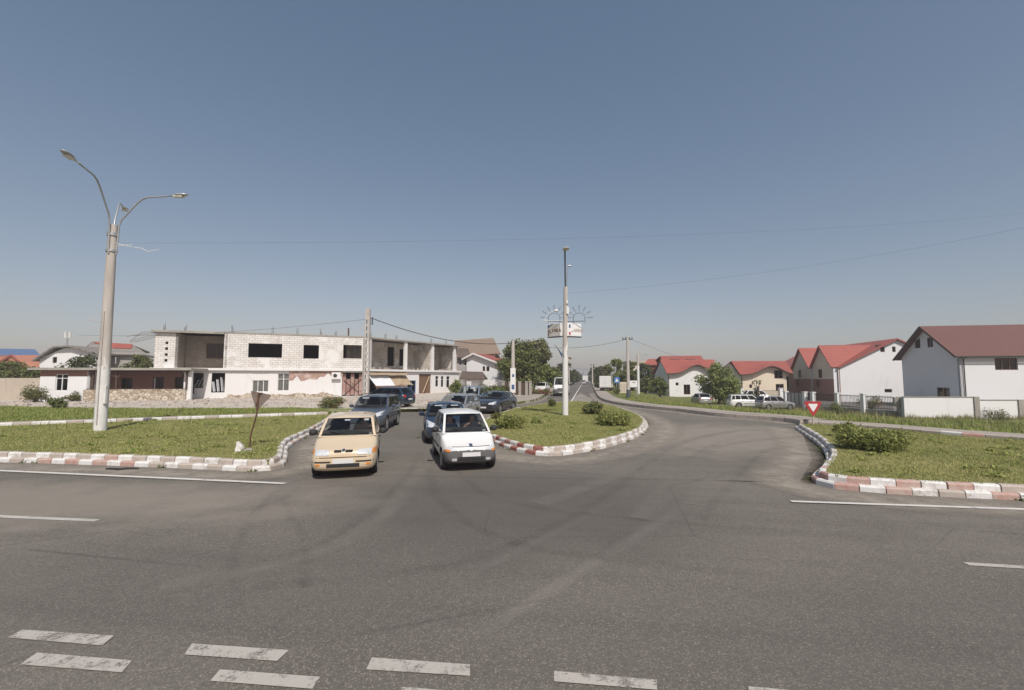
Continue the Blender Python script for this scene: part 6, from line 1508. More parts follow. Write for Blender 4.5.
# wire stars, flag, lamp, box
for cx, s in ((-.62, -1), (.86, 1)):
    m_ = MB(); z0 = zb1 + .30
    m_.tube([Vector((cx + .34 * math.cos(a), -.05, z0 + .30 * math.sin(a))) for a in [math.pi * k / 10 for k in range(11)]], .011, 5)
    for k in range(7):
        a = math.pi * (.02 + .96 * k / 6); p0 = Vector((cx + .34 * math.cos(a), -.05, z0 + .30 * math.sin(a))); e = Vector((math.cos(a), 0, math.sin(a))); m_.tube([p0, p0 + e * .48], .009, 5)
        for t in (.22, .36): 
            for q in (.5, -.5): v = Vector((math.cos(a + q), 0, math.sin(a + q))); m_.tube([p0 + e * t, p0 + e * t + v * .12], .006, 4)
    m_.tube([(cx * .2, 0, zb1 + .1), (cx + .3 * s, -.05, zb1 + .12)], .018, 5); m_.tube([(cx - .34, -.05, z0), (cx - .34, -.05, zb1)], .014, 5); m_.tube([(cx + .34, -.05, z0), (cx + .34, -.05, zb1)], .014, 5)
    m_.build('wire_ornament', M['iron'], mast)
m_ = MB(); m_.box((.17, -.12, zb1 + .75), (.16, .14, .42)); m_.box((.14, -.14, zb1 + 1.25), (.1, .1, .2)); m_.build('junction_box', M['frame_white'], mast)
m_ = MB(); m_.tube([(-.1, -.1, zb1 + .12), (-1.3, -.3, zb1 + .12)], .02, 5); ra = m_.build('side_bracket', M['steel'], mast)
m_ = MB(); m_.tube([(-1.25, -.3, zb1 + .12), (-.95, -.28, zb1 + .55), (-.62, -.28, zb1 + .72)], .014, 5); lamp_head(m_, Vector((-.68, -.28, zb1 + .72)), (1, 0), .3, .16, -.1); m_.build('small_lamp', M['frame_white'], mast)
M['flag_blue'] = plain('blue_cloth', (.045, .10, .21), .8)
zf = at(560, 349, b.y).z - IZ; m_ = MB(); P = []
for i in range(7):
    for j in range(4):
        u, v = i / 6, j / 3; P.append(Vector((-.16 - .42 * u, -.08 + .05 * math.sin(u * 5 + v), zf - .28 + .52 * u - .30 * (1 - u * .85) * v + .06 * v)))
m_.add(P, [(i * 4 + j, (i + 1) * 4 + j, (i + 1) * 4 + j + 1, i * 4 + j + 1) for i in range(6) for j in range(3)], 0, True); m_.build('flag', M['flag_blue'], mast)
m_ = MB(); m_.tube([(-.05, -.15, zf - .45), (-.62, -.12, zf + .26)], .014, 5); m_.build('flag_staff', M['iron'], mast)
m_ = MB(); lamp_head(m_, Vector((.18, 0, zf - .52)), (1, -.2), .22, .2, -.3); m_.build('small_lamp', M['wood_mid'], mast)
# perforated concrete pole before the shell
b = gp(366, 404.5, VZ); zt = at(366, 309, b.y).z
pp = thing('electric_pole', 'tall perforated concrete electric pole in front of the unfinished building', 'pole', (b.x, b.y, VZ), R(0)); zt -= VZ
m_ = MB(); nH = 11; hole = []
for k in range(nH): 
    z = 1.0 + k * (zt - 1.8) / nH; hole.append((.10 - .0, .30, z, z + .38))
def col_box(x0, x1, y0, y1, z0, z1): m_.box(((x0 + x1) / 2, (y0 + y1) / 2, (z0 + z1) / 2), (x1 - x0, y1 - y0, z1 - z0))
wp = .21
m_.add([(s * (wp - .03 * (z / zt)), y, z) for z in (0, zt) for y in (-.14, .14) for s in (-1,)] + [(-wp + .11, y, z) for z in (0, zt) for y in (-.14, .14)], [(0, 2, 3, 1), (4, 5, 7, 6), (0, 4, 6, 2), (1, 3, 7, 5), (2, 6, 7, 3), (0, 1, 5, 4)])
m_.add([(wp - .11, y, z) for z in (0, zt) for y in (-.14, .14)] + [(wp - .03 * (z / zt), y, z) for z in (0, zt) for y in (-.14, .14)], [(0, 2, 3, 1), (4, 5, 7, 6), (0, 4, 6, 2), (1, 3, 7, 5), (2, 6, 7, 3), (0, 1, 5, 4)])
zz_ = 0.
for k in range(nH):
    z = .9 + k * (zt - 1.6) / nH; m_.box((0, 0, (zz_ + z) / 2), (.215, .26, z - zz_)); zz_ = z + .36
m_.box((0, 0, (zz_ + zt) / 2), (.215, .26, zt - zz_)); m_.build('pole', M['pole_conc'], pp)
m_ = MB(); m_.tube([(-.3, -.05, .3), (-.27, -.05, zt - 2.5)], .06, 8); m_.build('cable_duct', M['grey_render'], pp)
m_ = MB()
for k in range(4): m_.tube([(.2, 0, zt - .75 - .16 * k), (.42, -.06, zt - .78 - .16 * k)], .02, 6); m_.tube([(.40, -.06, zt - .84 - .16 * k), (.40, -.06, zt - .70 - .16 * k)], .045, 8)
m_.build('insulator', M['iron'], pp)
# other poles along the far road
def pole(name, label, px, py, ptop, z, r0, r1, white=None, lampdir=None, cat='pole', arms=True, hint=None):
    b = (gps(px, py) if px > 600 else gp(px, py, z)) if hint is None else at(px, py, hint); t = thing(name, label, cat, (b.x, b.y, b.z)); H_ = at(px, ptop, b.y).z - b.z
    m = MB()
    if white: m.tube([(0, 0, 0), (0, 0, white)], [r0, r0 * .96], 12, 1); m.tube([(0, 0, white), (0, 0, H_)], [r0 * .96, r1], 12, 0)
    else: m.tube([(0, 0, 0), (0, 0, H_)], [r0, r1], 12, 0)
    m.build('pole', [M['pole_conc'], M['whitewash']], t)
    if arms: a = MB(); a.bar((-.55, 0, H_ - .25), (.55, 0, H_ - .25), .08, .08); [a.tube([(x, 0, H_ - .22), (x, 0, H_ - .02)], .045, 6) for x in (-.5, -.2, .2, .5)]; a.build('cross_arm', M['iron'], t)
    if lampdir: a = MB(); a.tube([(0, 0, H_ - .5), (lampdir[0] * .8, lampdir[1] * .8, H_ - .15), (lampdir[0] * 1.5, lampdir[1] * 1.5, H_ - .1)], .035, 6); ao = a.build('arm', M['steel'], t); h = MB(); lamp_head(h, Vector((lampdir[0] * 1.5, lampdir[1] * 1.5, H_ - .1)), lampdir, .7, .28, .05); h.build('lamp_head', M['steel'], ao)
    return t, H_, b
pl2, H2, b2 = pole('electric_pole', 'concrete electric pole with a notice board at its foot before the big leafy tree', 513, 398.3, 341, VZ, .24, .17, lampdir=(1, -.3))
m_ = MB(); m_.box((0, -.28, 1.9), (.55, .06, 2.6)); m_.build('notice_board', M['frame_white'], pl2); m_ = MB(); m_.box((0, -.315, 1.2), (.3, .01, .5)); m_.box((.02, -.315, 2.4), (.22, .01, .3)); m_.build('notice', M['sign_blue'], pl2)
pl3, H3, b3 = pole('electric_pole', 'whitewashed concrete pole beside the rose bed right of the big leafy tree', 538, 390, 352, VZ, .32, .22, white=3.4, lampdir=(1, -.2))
pl4, H4, b4 = pole('electric_pole', 'tall tapered concrete pole with a dark painted foot beside the white notice panel', 628.5, 398, 337, VZ, .2, .12)
m_ = MB(); m_.tube([(0, 0, 0.02), (0, 0, .9)], [.215, .212], 12); m_.build('painted_foot', plain('dark_foot_paint', (.07, .085, .11), .7), pl4)
pl5, H5, b5 = pole('lamp_pole', 'shorter white pole with a slanting lamp right of the white notice panel', 638.5, 394, 354, VZ, .2, .14, white=4.2, arms=False, lampdir=(.7, .4), cat='lamp pole')
pole('lamp_pole', 'small distant pole on the left of the far road among the trees', 569, 385, 366, VZ, .2, .14, hint=105, cat='lamp pole')
pole('lamp_pole', 'small distant dark pole on the right of the far road before the trees', 592.5, 384, 364, VZ, .2, .14, hint=115, cat='lamp pole')
# telecom tower
b = at(67, 345, 140); tt = thing('telecom_tower', 'slim telecom mast with panel antennas far behind the grey roofed house', 'tower', (b.x, b.y, 0)); H_ = at(67, 332, 140).z
m_ = MB(); m_.tube([(0, 0, 0), (0, 0, H_)], .22, 8); m_.build('mast', M['steel'], tt)
m_ = MB(); [m_.box((x, 0, H_ - .9), (.5, .3, 1.9)) for x in (-.7, 0., .7)]; m_.bar((-.9, 0, H_ - 1.7), (.9, 0, H_ - 1.7), .15, .15); m_.build('antenna', M['frame_white'], tt)
# wires
def wire(label, a, b, sag, r=.012, n=24):
    a, b = Vector(a), Vector(b); m = MB(); m.tube([a.lerp(b, k / n) - Vector((0, 0, 4 * sag * (k / n) * (1 - k / n))) for k in range(n + 1)], r, 5)
    return tag(m.build('power_cable', M['iron']), label, 'cable', 'overhead cables')
ptop = Vector((pp.location.x + .4, pp.location.y, pp.location.z + zt - .8))
wire('thick dark cable sagging from the perforated pole to the pole before the big tree', ptop, b2 + Vector((0, 0, H2 - .2)), .8, .032)
wire('thin cable from the perforated pole across the roof of the shell building to the left', ptop, (-60, 62, 8.3), .6)
wire('cable from the pole before the big tree across the far road to the tapered pole', b2 + Vector((.3, 0, H2 - .2)), b4 + Vector((0, 0, H4 - .2)), .75, .018)
wire('cable from the tapered pole over the white wavy eaved house to the right', b4 + Vector((.3, 0, H4 - .2)), at(720, 366, 110), .6, .014)
wire('cable crossing the far road low between the trees', at(520, 362, 80), at(640, 371, 84), .4, .016)
wire('faint cable over the sky from the three armed lamp to the right', (lamp.location.x + .2, lamp.location.y, 9.05 - .8), at(1100, 205, 40), .9, .0035, 48)
wire('faint cable from the advertising mast up to the right edge of the sky', (mast.location.x + .1, mast.location.y, mast.location.z + HT * 0 + 7.2), at(1100, 212, 20), .5, .0035, 40)

# give-way signs
def giveway(label, base, tri, back, post_pts):
    t = thing('give_way_sign', label, 'road sign', base); return t
rb = gp(813.7, 424.6, IZ); rs = giveway('red and white give way sign on its post at the tip of the right island', rb, None, False, None)
zc = at(813.7, 407, rb.y).z - IZ
def tri(s, y, z, r=.06):
    h = s * .866; pts = []
    for cx, cz, a0 in ((-s / 2 + r * 1.73, z + h / 3 - r, 90), (0, z - 2 * h / 3 + 2 * r, 210), (s / 2 - r * 1.73, z + h / 3 - r, 330)):
        pts += [(cx + r * math.cos(R(a0 + 120 * k / 6)), y, cz + r * math.sin(R(a0 + 120 * k / 6))) for k in range(7)]
    return pts
def plate_tri(nm, s, y, z, mat, parent, t=.02, rz=0., r=.06):
    p = tri(s, 0, z, r); rot = Matrix.Rotation(rz, 3, 'Z'); m = MB(); k = len(p); a = [rot @ Vector((q[0], y, q[2])) for q in p]; b_ = [rot @ Vector((q[0], y + t, q[2])) for q in p]
    m.add(a, [tuple(range(k))], 0); m.add(b_, [tuple(range(k))[::-1]], 0); m.add(a + b_, [(i, k + i, k + (i + 1) % k, (i + 1) % k) for i in range(k)], 0); return m.build(nm, mat, parent)
pw = rb.y / F * 17.6; sz = zc + .02
m_ = MB(); m_.tube([(0, .045, 0), (0, .045, sz + .1)], .032, 10); m_.build('post', M['beige'], rs)
sp_ = plate_tri('sign_plate', pw, -.02, sz, M['sign_red'], rs, .025, R(-8)); plate_tri('white_field', pw * .54, -.026, sz + .0, M['board_white'], sp_, .004, R(-8), .03)
lb = gp(249.5, 447, IZ); ls = giveway('rusty grey back of a give way sign on a bent post on the left island', lb, None, True, None)
zc2 = at(258, 399, lb.y).z - IZ; ox = at(258, 399, lb.y).x - lb.x
m_ = MB(); m_.tube([(0, 0, 0), (.02, 0, .35), (.12, 0, .75), (.20, -.02, 1.05), (ox + .03, -.03, zc2 + .2)], .026, 8); m_.build('post', M['rust'], ls)
M['back_plate'] = dirty('weathered_sign_back', (.20, .165, .14), (.15, .085, .06), .7, 5., lo=.5, hi=.7)
so = MB(); p = tri(.70, 0, zc2, .03); rot = Matrix.Rotation(R(12), 3, 'Y'); k = len(p); a = [rot @ Vector((q[0], .01, q[2] - zc2)) + Vector((ox + .04, 0, zc2)) for q in p]; b_ = [q + Vector((0, .02, 0)) for q in a]
so.add(a, [tuple(range(k))]); so.add(b_, [tuple(range(k))[::-1]]); so.add(a + b_, [(i, k + i, k + (i + 1) % k, (i + 1) % k) for i in range(k)]); sb_ = so.build('sign_plate', M['back_plate'], ls)
m_ = MB(); c_ = Vector((ox + .05, -.02, zc2)); m_.bar(c_ + Vector((-.10, 0, -.2)), c_ + Vector((.02, 0, .18)), .03, .02); m_.bar(c_ + Vector((-.02, 0, .16)), c_ + Vector((.08, 0, .2)), .025, .02); m_.build('bracket', M['rust'], sb_)
# blue square sign, notice panels by the far road
b = gps(617, 393.5); bs_ = thing('crossing_sign', 'small square blue pedestrian sign on a post by the box truck', 'road sign', b); z_ = at(617, 380, b.y).z - b.z
m_ = MB(); m_.tube([(0, .05, 0), (0, .05, z_ + .4)], .05, 8); m_.build('post', M['steel'], bs_); m_ = MB(); m_.box((0, 0, z_), (.75, .04, .78)); so = m_.build('sign_plate', plain('bright_sign_blue', (.06, .17, .42), .45), bs_)
m_ = MB(); m_.add([(-.24, -.024, z_ - .22), (.24, -.024, z_ - .22), (0, -.024, z_ + .25)], [(0, 1, 2)]); m_.build('white_triangle', M['board_white'], so)
b = gps(633, 397.5); npn = thing('notice_panel', 'white notice panel on two legs between the tapered pole and the white lamp pole', 'sign', b); za, zb_ = at(633, 387.2, b.y).z - b.z, at(633, 380.6, b.y).z - b.z
m_ = MB(); m_.box((0, 0, (za + zb_) / 2), (.98, .08, zb_ - za)); m_.build('panel', M['board_white'], npn); m_ = MB(); m_.box((.12, -.045, zb_ - .22), (.34, .008, .07)); m_.build('dark_line', M['iron'], npn)
for x in (-.43, .43): m_ = MB(); m_.tube([(x, .06, 0), (x, .06, zb_)], .04, 8); m_.build('leg', M['steel'], npn)
b = gps(624.5, 392.8); kk = thing('cabinet', 'beige panelled utility cabinet on the grass left of the white notice panel', 'cabinet', b); zt2 = at(624.5, 382.2, b.y).z - b.z; w_ = at(630, 390, b.y).x - at(620.7, 390, b.y).x
m_ = MB(); m_.box((0, .4, zt2 / 2), (w_, .8, zt2)); m_.build('body', M['cream'], kk)
for k in range(3): m_ = MB(); m_.box((-w_ / 2 + w_ * (k + .5) / 3, -.012, zt2 / 2), (w_ / 3 - .08, .024, zt2 - .3)); m_.build('door', M['beige'], kk)
# stones on the left island and the strip of tyre on the road
def rock(label, p, s, mat, seed):
    bm = bmesh.new(); bmesh.ops.create_icosphere(bm, subdivisions=3, radius=1); rn = random.Random(seed); fr_ = [(rn.uniform(1, 3), rn.uniform(0, 6), Vector((rn.gauss(0, 1), rn.gauss(0, 1), rn.gauss(0, 1))).normalized()) for _ in range(7)]
    for v in bm.verts:
        k = 1 + sum(.09 * math.sin(f * v.co.dot(d) * 2 + ph) for f, ph, d in fr_); v.co = Vector((v.co.x * s[0] * k, v.co.y * s[1] * k, max(-.35, v.co.z) * s[2] * k))
    me = bpy.data.meshes.new('stone'); bm.to_mesh(me); bm.free(); me.materials.append(mat); o = link('stone', me); o.location = p; return tag(o, label, 'stone', 'stones on the left island')
q = gp(240.5, 451, IZ); rock('white painted stone lying left of the bent sign post', q + Vector((0, 0, .08)), (.13, .12, .2), M['kerb_white'], 2)
q = gp(248, 452, IZ); rock('small grey stone at the foot of the bent sign post', q + Vector((0, 0, .03)), (.13, .1, .08), M['concrete'], 5)
q = gp(122, 470); m_ = MB(); ln = [Vector((-.45, .02, .02)), Vector((-.2, -.02, .03)), Vector((0, -.05, .025)), Vector((.12, .03, .03)), Vector((.4, .05, .02))]
P = []
for i, v in enumerate(ln): w2 = (.03, .06, .09, .06, .03)[i]; P += [v + Vector((0, -w2, 0)), v + Vector((0, 0, .03)), v + Vector((0, w2, 0)), v + Vector((0, 0, -.012))]
m_.add(P, [(i * 4 + k, i * 4 + (k + 1) % 4, (i + 1) * 4 + (k + 1) % 4, (i + 1) * 4 + k) for i in range(4) for k in range(4)] + [(0, 3, 2, 1), (16, 17, 18, 19)]); o = m_.build('tyre_scrap', M['rubber']); o.location = q + Vector((0, 0, .005)); tag(o, 'dark strip of torn tyre lying on the road beside the left kerb', 'debris')

# ------------------------------------------------------------------ trees, shrubs, grass
M['leaf_mid'] = leaf_mat('leaves_mid', (.06, .085, .02), (.20, .21, .07), sc=.35); M['leaf_olive'] = leaf_mat('leaves_olive', (.065, .085, .025), (.22, .21, .085), sc=.35)
M['leaf_dark'] = leaf_mat('leaves_dark', (.035, .055, .018), (.11, .125, .045), sc=.3); M['leaf_light'] = leaf_mat('leaves_light', (.09, .135, .03), (.26, .29, .09), sc=.5); M['leaf_hedge'] = leaf_mat('leaves_hedge', (.06, .095, .02), (.18, .20, .06), sc=1.2)
M['leaf_juniper'] = leaf_mat('juniper_sprays', (.085, .12, .03), (.33, .34, .11), sc=2.2); M['leaf_rose'] = leaf_mat('rose_leaves', (.07, .10, .03), (.21, .22, .08), sc=3.); M['flower'] = plain('pink_flowers', (.45, .10, .12), .7); M['flower_dry'] = plain('reddish_buds', (.26, .10, .06), .8)
M['bark'] = dirty('bark', (.11, .085, .065), (.06, .045, .035), .95, 4.)
def foliage(name, mat, cl, n, leaf, parent, seed, fill=.5, droop=0., up=.3, spray=False):
    """leaf faces spread through a set of clumps (x,y,z,rx,ry,rz)"""
    rg = np.random.default_rng(seed); w = np.array([c[3] * c[4] + c[3] * c[5] for c in cl]); idx = rg.choice(len(cl), n, p=w / w.sum()); C_ = np.array(cl)[idx]
    d = rg.normal(size=(n, 3)); d /= np.linalg.norm(d, axis=1, keepdims=True); rr_ = (fill + (1 - fill) * rg.random(n)) ** .6 * (1 + .24 * rg.normal(size=n))
    P = C_[:, :3] + d * C_[:, 3:] * rr_[:, None]
    if droop: P[:, 2] -= droop * rg.random(n) ** 2 * C_[:, 5]
    nr = d + np.array([0, 0, up]); sz = leaf * (.6 + .8 * rg.random(n))
    if spray: return cards(name, mat, P, rg.normal(size=(n, 3)), sz * 1.35, parent, .3, seed, .26, d * np.array([1, 1, .5]) + np.array([0, 0, .22]))
    return cards(name, mat, P, nr, sz, parent, .65, seed)
def tree(label, x, y, z, h, rad, mat, seed, n=5000, leaf=.4, trunk=.28, name='tree', cat='tree', squash=1., crown0=.28, group=None, ncl=34, lean=0., droop=0.):
    rn = random.Random(seed); t = thing(name, label, cat, (x, y, z), 0, group); m = MB(); cl = []
    hc = h * crown0; m.tube([(0, 0, -.2), (rn.uniform(-.1, .1), 0, hc * .6), (lean * .4, rn.uniform(-.15, .15), hc), (lean, 0, h * .7)], [trunk, trunk * .8, trunk * .65, trunk * .2], 9)
    for k in range(ncl):
        a = rn.uniform(0, 2 * math.pi); u = rn.random() ** .45; v = rn.uniform(0., 1.)
        prof = math.sin(math.pi * min(1, (.18 + .74 * v))) ** .6
        c = Vector((math.cos(a) * rad * u * prof * .82 + lean * v, math.sin(a) * rad * u * prof * .82, hc + (h - hc) * (.08 + .80 * v))); s = rad * rn.uniform(.2, .36) * (1.15 - .3 * v)
        cl.append((c.x, c.y, c.z, s, s, s * rn.uniform(.65, 1.0) * squash))
        if k < 14: m.tube([(0, 0, hc * rn.uniform(.6, 1.)), (c.x * .45, c.y * .45, (hc + c.z) / 2 * 1.0), (c.x * .95, c.y * .95, c.z)], [trunk * .4, trunk * .22, trunk * .06], 6)
    m.build('trunk', M['bark'], t); foliage('crown', M[mat], cl, n, leaf, t, seed, droop=droop); return t
def shrub(label, x, y, z, w, h, mat, seed, n=900, leaf=.14, name='shrub', cat='shrub', dp=None, group=None, flowers=0, lobes=9, fl='flower'):
    rn = random.Random(seed); t = thing(name, label, cat, (x, y, z), 0, group); dp = dp or w * .8; cl = []; m = MB()
    for k in range(lobes):
        a = rn.uniform(0, 6.28); u = rn.random() ** .5; c = Vector((math.cos(a) * u * w * .36, math.sin(a) * u * dp * .36, h * rn.uniform(.3, .74) * (1.05 - .35 * u))); s = w * rn.uniform(.13, .23)
        cl.append((c.x, c.y, c.z, s, s, min(s, h * .34) * rn.uniform(.8, 1.1))); m.tube([(c.x * .15, c.y * .15, -.05), (c.x * .6, c.y * .6, c.z * .6), tuple(c)], [.03, .02, .008], 5)
    cl.append((0, 0, h * .3, w * .3, dp * .3, h * .3))
    m.build('stems', M['bark'], t); foliage('foliage', M[mat], cl, n, leaf, t, seed, fill=.45, spray=mat in ('leaf_juniper', 'leaf_olive'))
    if flowers: foliage('flowers', M[fl], cl, flowers, leaf * .9, t, seed + 1, fill=.9)
    return t
def tpx(label, px0, px1, ytop, Y, mat, seed, n=4500, leaf=.4, z=VZ, **kw):
    """tree given its left and right limits and its top in the photograph, standing at depth Y"""
    a, b = at(px0, 377, Y), at(px1, 377, Y); top = at((px0 + px1) / 2, ytop, Y).z; z = zg((a.x + b.x) / 2, Y) if (px0 + px1) / 2 > 598 and Y < 160 else z; return tree(label, (a.x + b.x) / 2, Y, z, top - z, (b.x - a.x) / 2 * 1.0, mat, seed, n, leaf, **kw)
tpx('big dense leafy tree standing behind the electric pole at the left corner', 497, 543, 340, 66, 'leaf_mid', 11, 14000, .4, crown0=.14, ncl=64)
tpx('taller olive tree rising behind the right shoulder of the big leafy tree', 517, 553, 338.5, 74, 'leaf_olive', 12, 8000, .45, crown0=.25, ncl=36)
tpx('light green tree beside the whitewashed pole', 534, 558, 363, 72, 'leaf_light', 13, 2600, .38, crown0=.15)
tpx('dark round tree by the mast left of the far road', 553, 576, 362, 108, 'leaf_dark', 14, 3200, .5, crown0=.15)
tpx('mid green tree left of the far road beside the dark round tree', 545, 563, 366, 95, 'leaf_mid', 15, 2400, .42, crown0=.15)
for k, (a, b, t_, Y) in enumerate(((567, 579, 368, 150), (571, 581, 371, 190), (574, 583, 373, 240))):
    tpx(('dull green roadside tree farther along the left of the far road', 'smaller dull tree beyond it on the left of the far road', 'farthest tree on the left of the far road')[k], a, b, t_, Y, 'leaf_dark', 20 + k, 1300, .8, crown0=.1, group='trees along the far road')
wl_n = ('tall willow like tree right of the box truck', 'drooping light green willow behind the blue sign', 'dark tree behind the box truck', 'tree left of the box truck along the far road', 'narrow dark tree farther along the right of the far road', 'farthest tree on the right of the far road', 'bushy tree behind the tapered pole', 'broad dark tree between the two poles on the right')
for k, (a, b, t_, Y, mt, lf) in enumerate(((609, 625, 355.5, 92, 'leaf_light', .4), (600, 614, 361, 100, 'leaf_olive', .45), (594, 606, 364.5, 120, 'leaf_dark', .5), (591, 602, 366, 140, 'leaf_mid', .6), (588.5, 597, 364.5, 170, 'leaf_dark', .6), (587.5, 594, 370, 240, 'leaf_dark', .8), (622, 640, 359.5, 88, 'leaf_mid', .42), (636, 656, 361, 96, 'leaf_dark', .45))):
    tpx(wl_n[k], a, b, t_, Y, mt, 40 + k, 4600, lf, crown0=.08, droop=1.6 if k < 2 else .3, group='trees right of the far road')
tpx('bright leafy tree in front of the white wavy eaved house', 697, 740, 362.5, 62, 'leaf_light', 61, 7500, .32, crown0=.10, ncl=46)
tpx('rounded green garden shrub tree in front of the stepped white house', 649, 670, 377, 68, 'leaf_hedge', 62, 2600, .28, crown0=.08)
tpx('slim shrub tree left of the rounded garden shrub tree', 638, 652, 374, 76, 'leaf_mid', 63, 1800, .3, crown0=.08)
tpx('bare branched small tree in front of the cream house', 750, 764, 378, 58, 'leaf_olive', 64, 260, .2, crown0=.25, ncl=16)
tpx('dark overgrown creeper bush on the terrace of the grey roofed house', 62, 98, 354, 56, 'leaf_dark', 66, 2500, .3, crown0=.3)
tpx('green bush above the right half of the low annex', 122, 152, 353, 54, 'leaf_mid', 67, 2200, .28, crown0=.3)
tpx('green tree behind the yard wall at the left edge', -10, 25, 359.5, 58, 'leaf_mid', 68, 3000, .34, crown0=.25)
tpx('lower green tree behind the yard wall beside the white annex', 20, 42, 366, 55, 'leaf_hedge', 69, 1800, .3, crown0=.3)
tpx('bright green shrub beside the corner of the shell building', 449, 464, 379, 60, 'leaf_light', 70, 1600, .24, crown0=.05)
# hedge and flower beds at the left street
def hedge(label, px0, px1, ytop, ybot, Y, mat, seed, n, leaf, flowers=0):
    a, b = at(px0, 380, Y), at(px1, 380, Y); zt_ = at((px0 + px1) / 2, ytop, Y).z; rn = random.Random(seed); t = thing('hedge', label, 'hedge', ((a.x + b.x) / 2, Y, VZ)); w = b.x - a.x; cl = []
    m = MB()
    for k in range(16): x = -w / 2 + w * (k + .5) / 16; h_ = (zt_ - VZ) * rn.uniform(.8, 1.); cl.append((x, rn.uniform(-.3, .3), h_ * .52, w / 20 + .2, .6, h_ * .5)); m.tube([(x, 0, -.05), (x, 0, h_ * .5)], [.03, .01], 5)
    m.build('stems', M['bark'], t); foliage('foliage', M[mat], cl, n, leaf, t, seed, fill=.6)
    if flowers: foliage('flowers', M['flower'], cl, flowers, leaf, t, seed + 1, fill=.95)
hedge('clipped green hedge behind the people carrier and the saloon', 478, 507, 384.5, 400, 49, 'leaf_hedge', 81, 3500, .2)
hedge('low bed of red flowering roses at the bend of the left pavement', 527, 548, 389, 397, 60, 'leaf_rose', 82, 1500, .22, 340)
# shrubs on the islands
def spx(label, px0, px1, ytop, ybase, z, mat, seed, n, leaf, **kw):
    c = gps((px0 + px1) / 2, ybase) if z == VZ and px0 > 600 else gp((px0 + px1) / 2, ybase, z); z = c.z; w = (px1 - px0) / F * c.y; h = at((px0 + px1) / 2, ytop, c.y).z - z; return shrub(label, c.x, c.y + kw.pop('back', .3), z, w, max(h, .25), mat, seed, n, leaf, **kw)
spx('low spreading juniper on the left half of the central island', 492, 528, 413.5, 428.5, IZ, 'leaf_juniper', 91, 2600, .12, lobes=14)
spx('spreading juniper at the right end of the central island', 594, 634, 411, 425.5, IZ, 'leaf_juniper', 92, 2600, .12, lobes=14)
spx('tall thin dark shrub behind the right juniper on the central island', 603, 613, 405, 423, IZ, 'leaf_dark', 93, 260, .13, lobes=6)
spx('feathery green bush at the back of the central island right of the mast', 584, 606, 399, 414.5, IZ, 'leaf_rose', 94, 1800, .14, lobes=12)
spx('small bright bush at the back of the central island left of the mast', 547, 558, 398, 406.8, IZ, 'leaf_rose', 95, 900, .14)
spx('very low sprawl of weeds between the juniper and the mast', 531, 544, 418.5, 424, IZ, 'leaf_light', 96, 350, .1)
spx('small yellowish weed bush on the left edge of the central island', 490, 503, 412, 419, IZ, 'leaf_olive', 97, 500, .12)
spx('large spreading juniper on the right island', 846, 910, 425.5, 451, IZ, 'leaf_juniper', 98, 7000, .11, lobes=20)
spx('smaller dark round juniper behind the larger one on the right island', 837, 862, 422, 437.5, IZ, 'leaf_juniper', 99, 1700, .11, lobes=10)
spx('rose bush with reddish buds on the grass in front of the shell building', 317, 343, 394, 408.5, VZ, 'leaf_rose', 100, 1500, .13, flowers=160, lobes=12, fl='flower_dry')
spx('large weedy bush against the yard wall left of the annex window', 18, 47, 383.5, 402.5, VZ, 'leaf_olive', 101, 1700, .17, lobes=12)
spx('bright green bush on the grass edge before the annex', 45, 62, 395.5, 408.3, VZ, 'leaf_hedge', 102, 1200, .15)
spx('small bush at the foot of the annex wall by the stone parapet', 62, 77, 392, 401.5, VZ, 'leaf_olive', 103, 700, .15)
spx('tall weed clump in front of the iron bar fence', 831, 851, 398.5, 415.5, VZ, 'leaf_hedge', 104, 900, .13)
spx('reddish garden bush behind the iron bar fence', 866, 892, 393.5, 412, VZ, 'leaf_rose', 105, 1200, .13, back=1.3, flowers=220, fl='flower_dry')
spx('dry weedy bush at the foot of the boundary wall by its second pillar', 985, 1014, 406, 421, VZ, 'leaf_olive', 106, 1400, .1, back=.2)
spx('green bush by the box truck on the right pavement edge', 612, 622, 386, 394.5, VZ, 'leaf_rose', 107, 600, .16)
spx('dark low hedge bush behind the box truck along the far road', 594, 601, 382, 388, VZ, 'leaf_dark', 108, 500, .25)
spx('leafy bush behind the iron fence beside its second white pillar', 815, 828, 398, 410.5, VZ, 'leaf_hedge', 109, 700, .13, back=1.2)

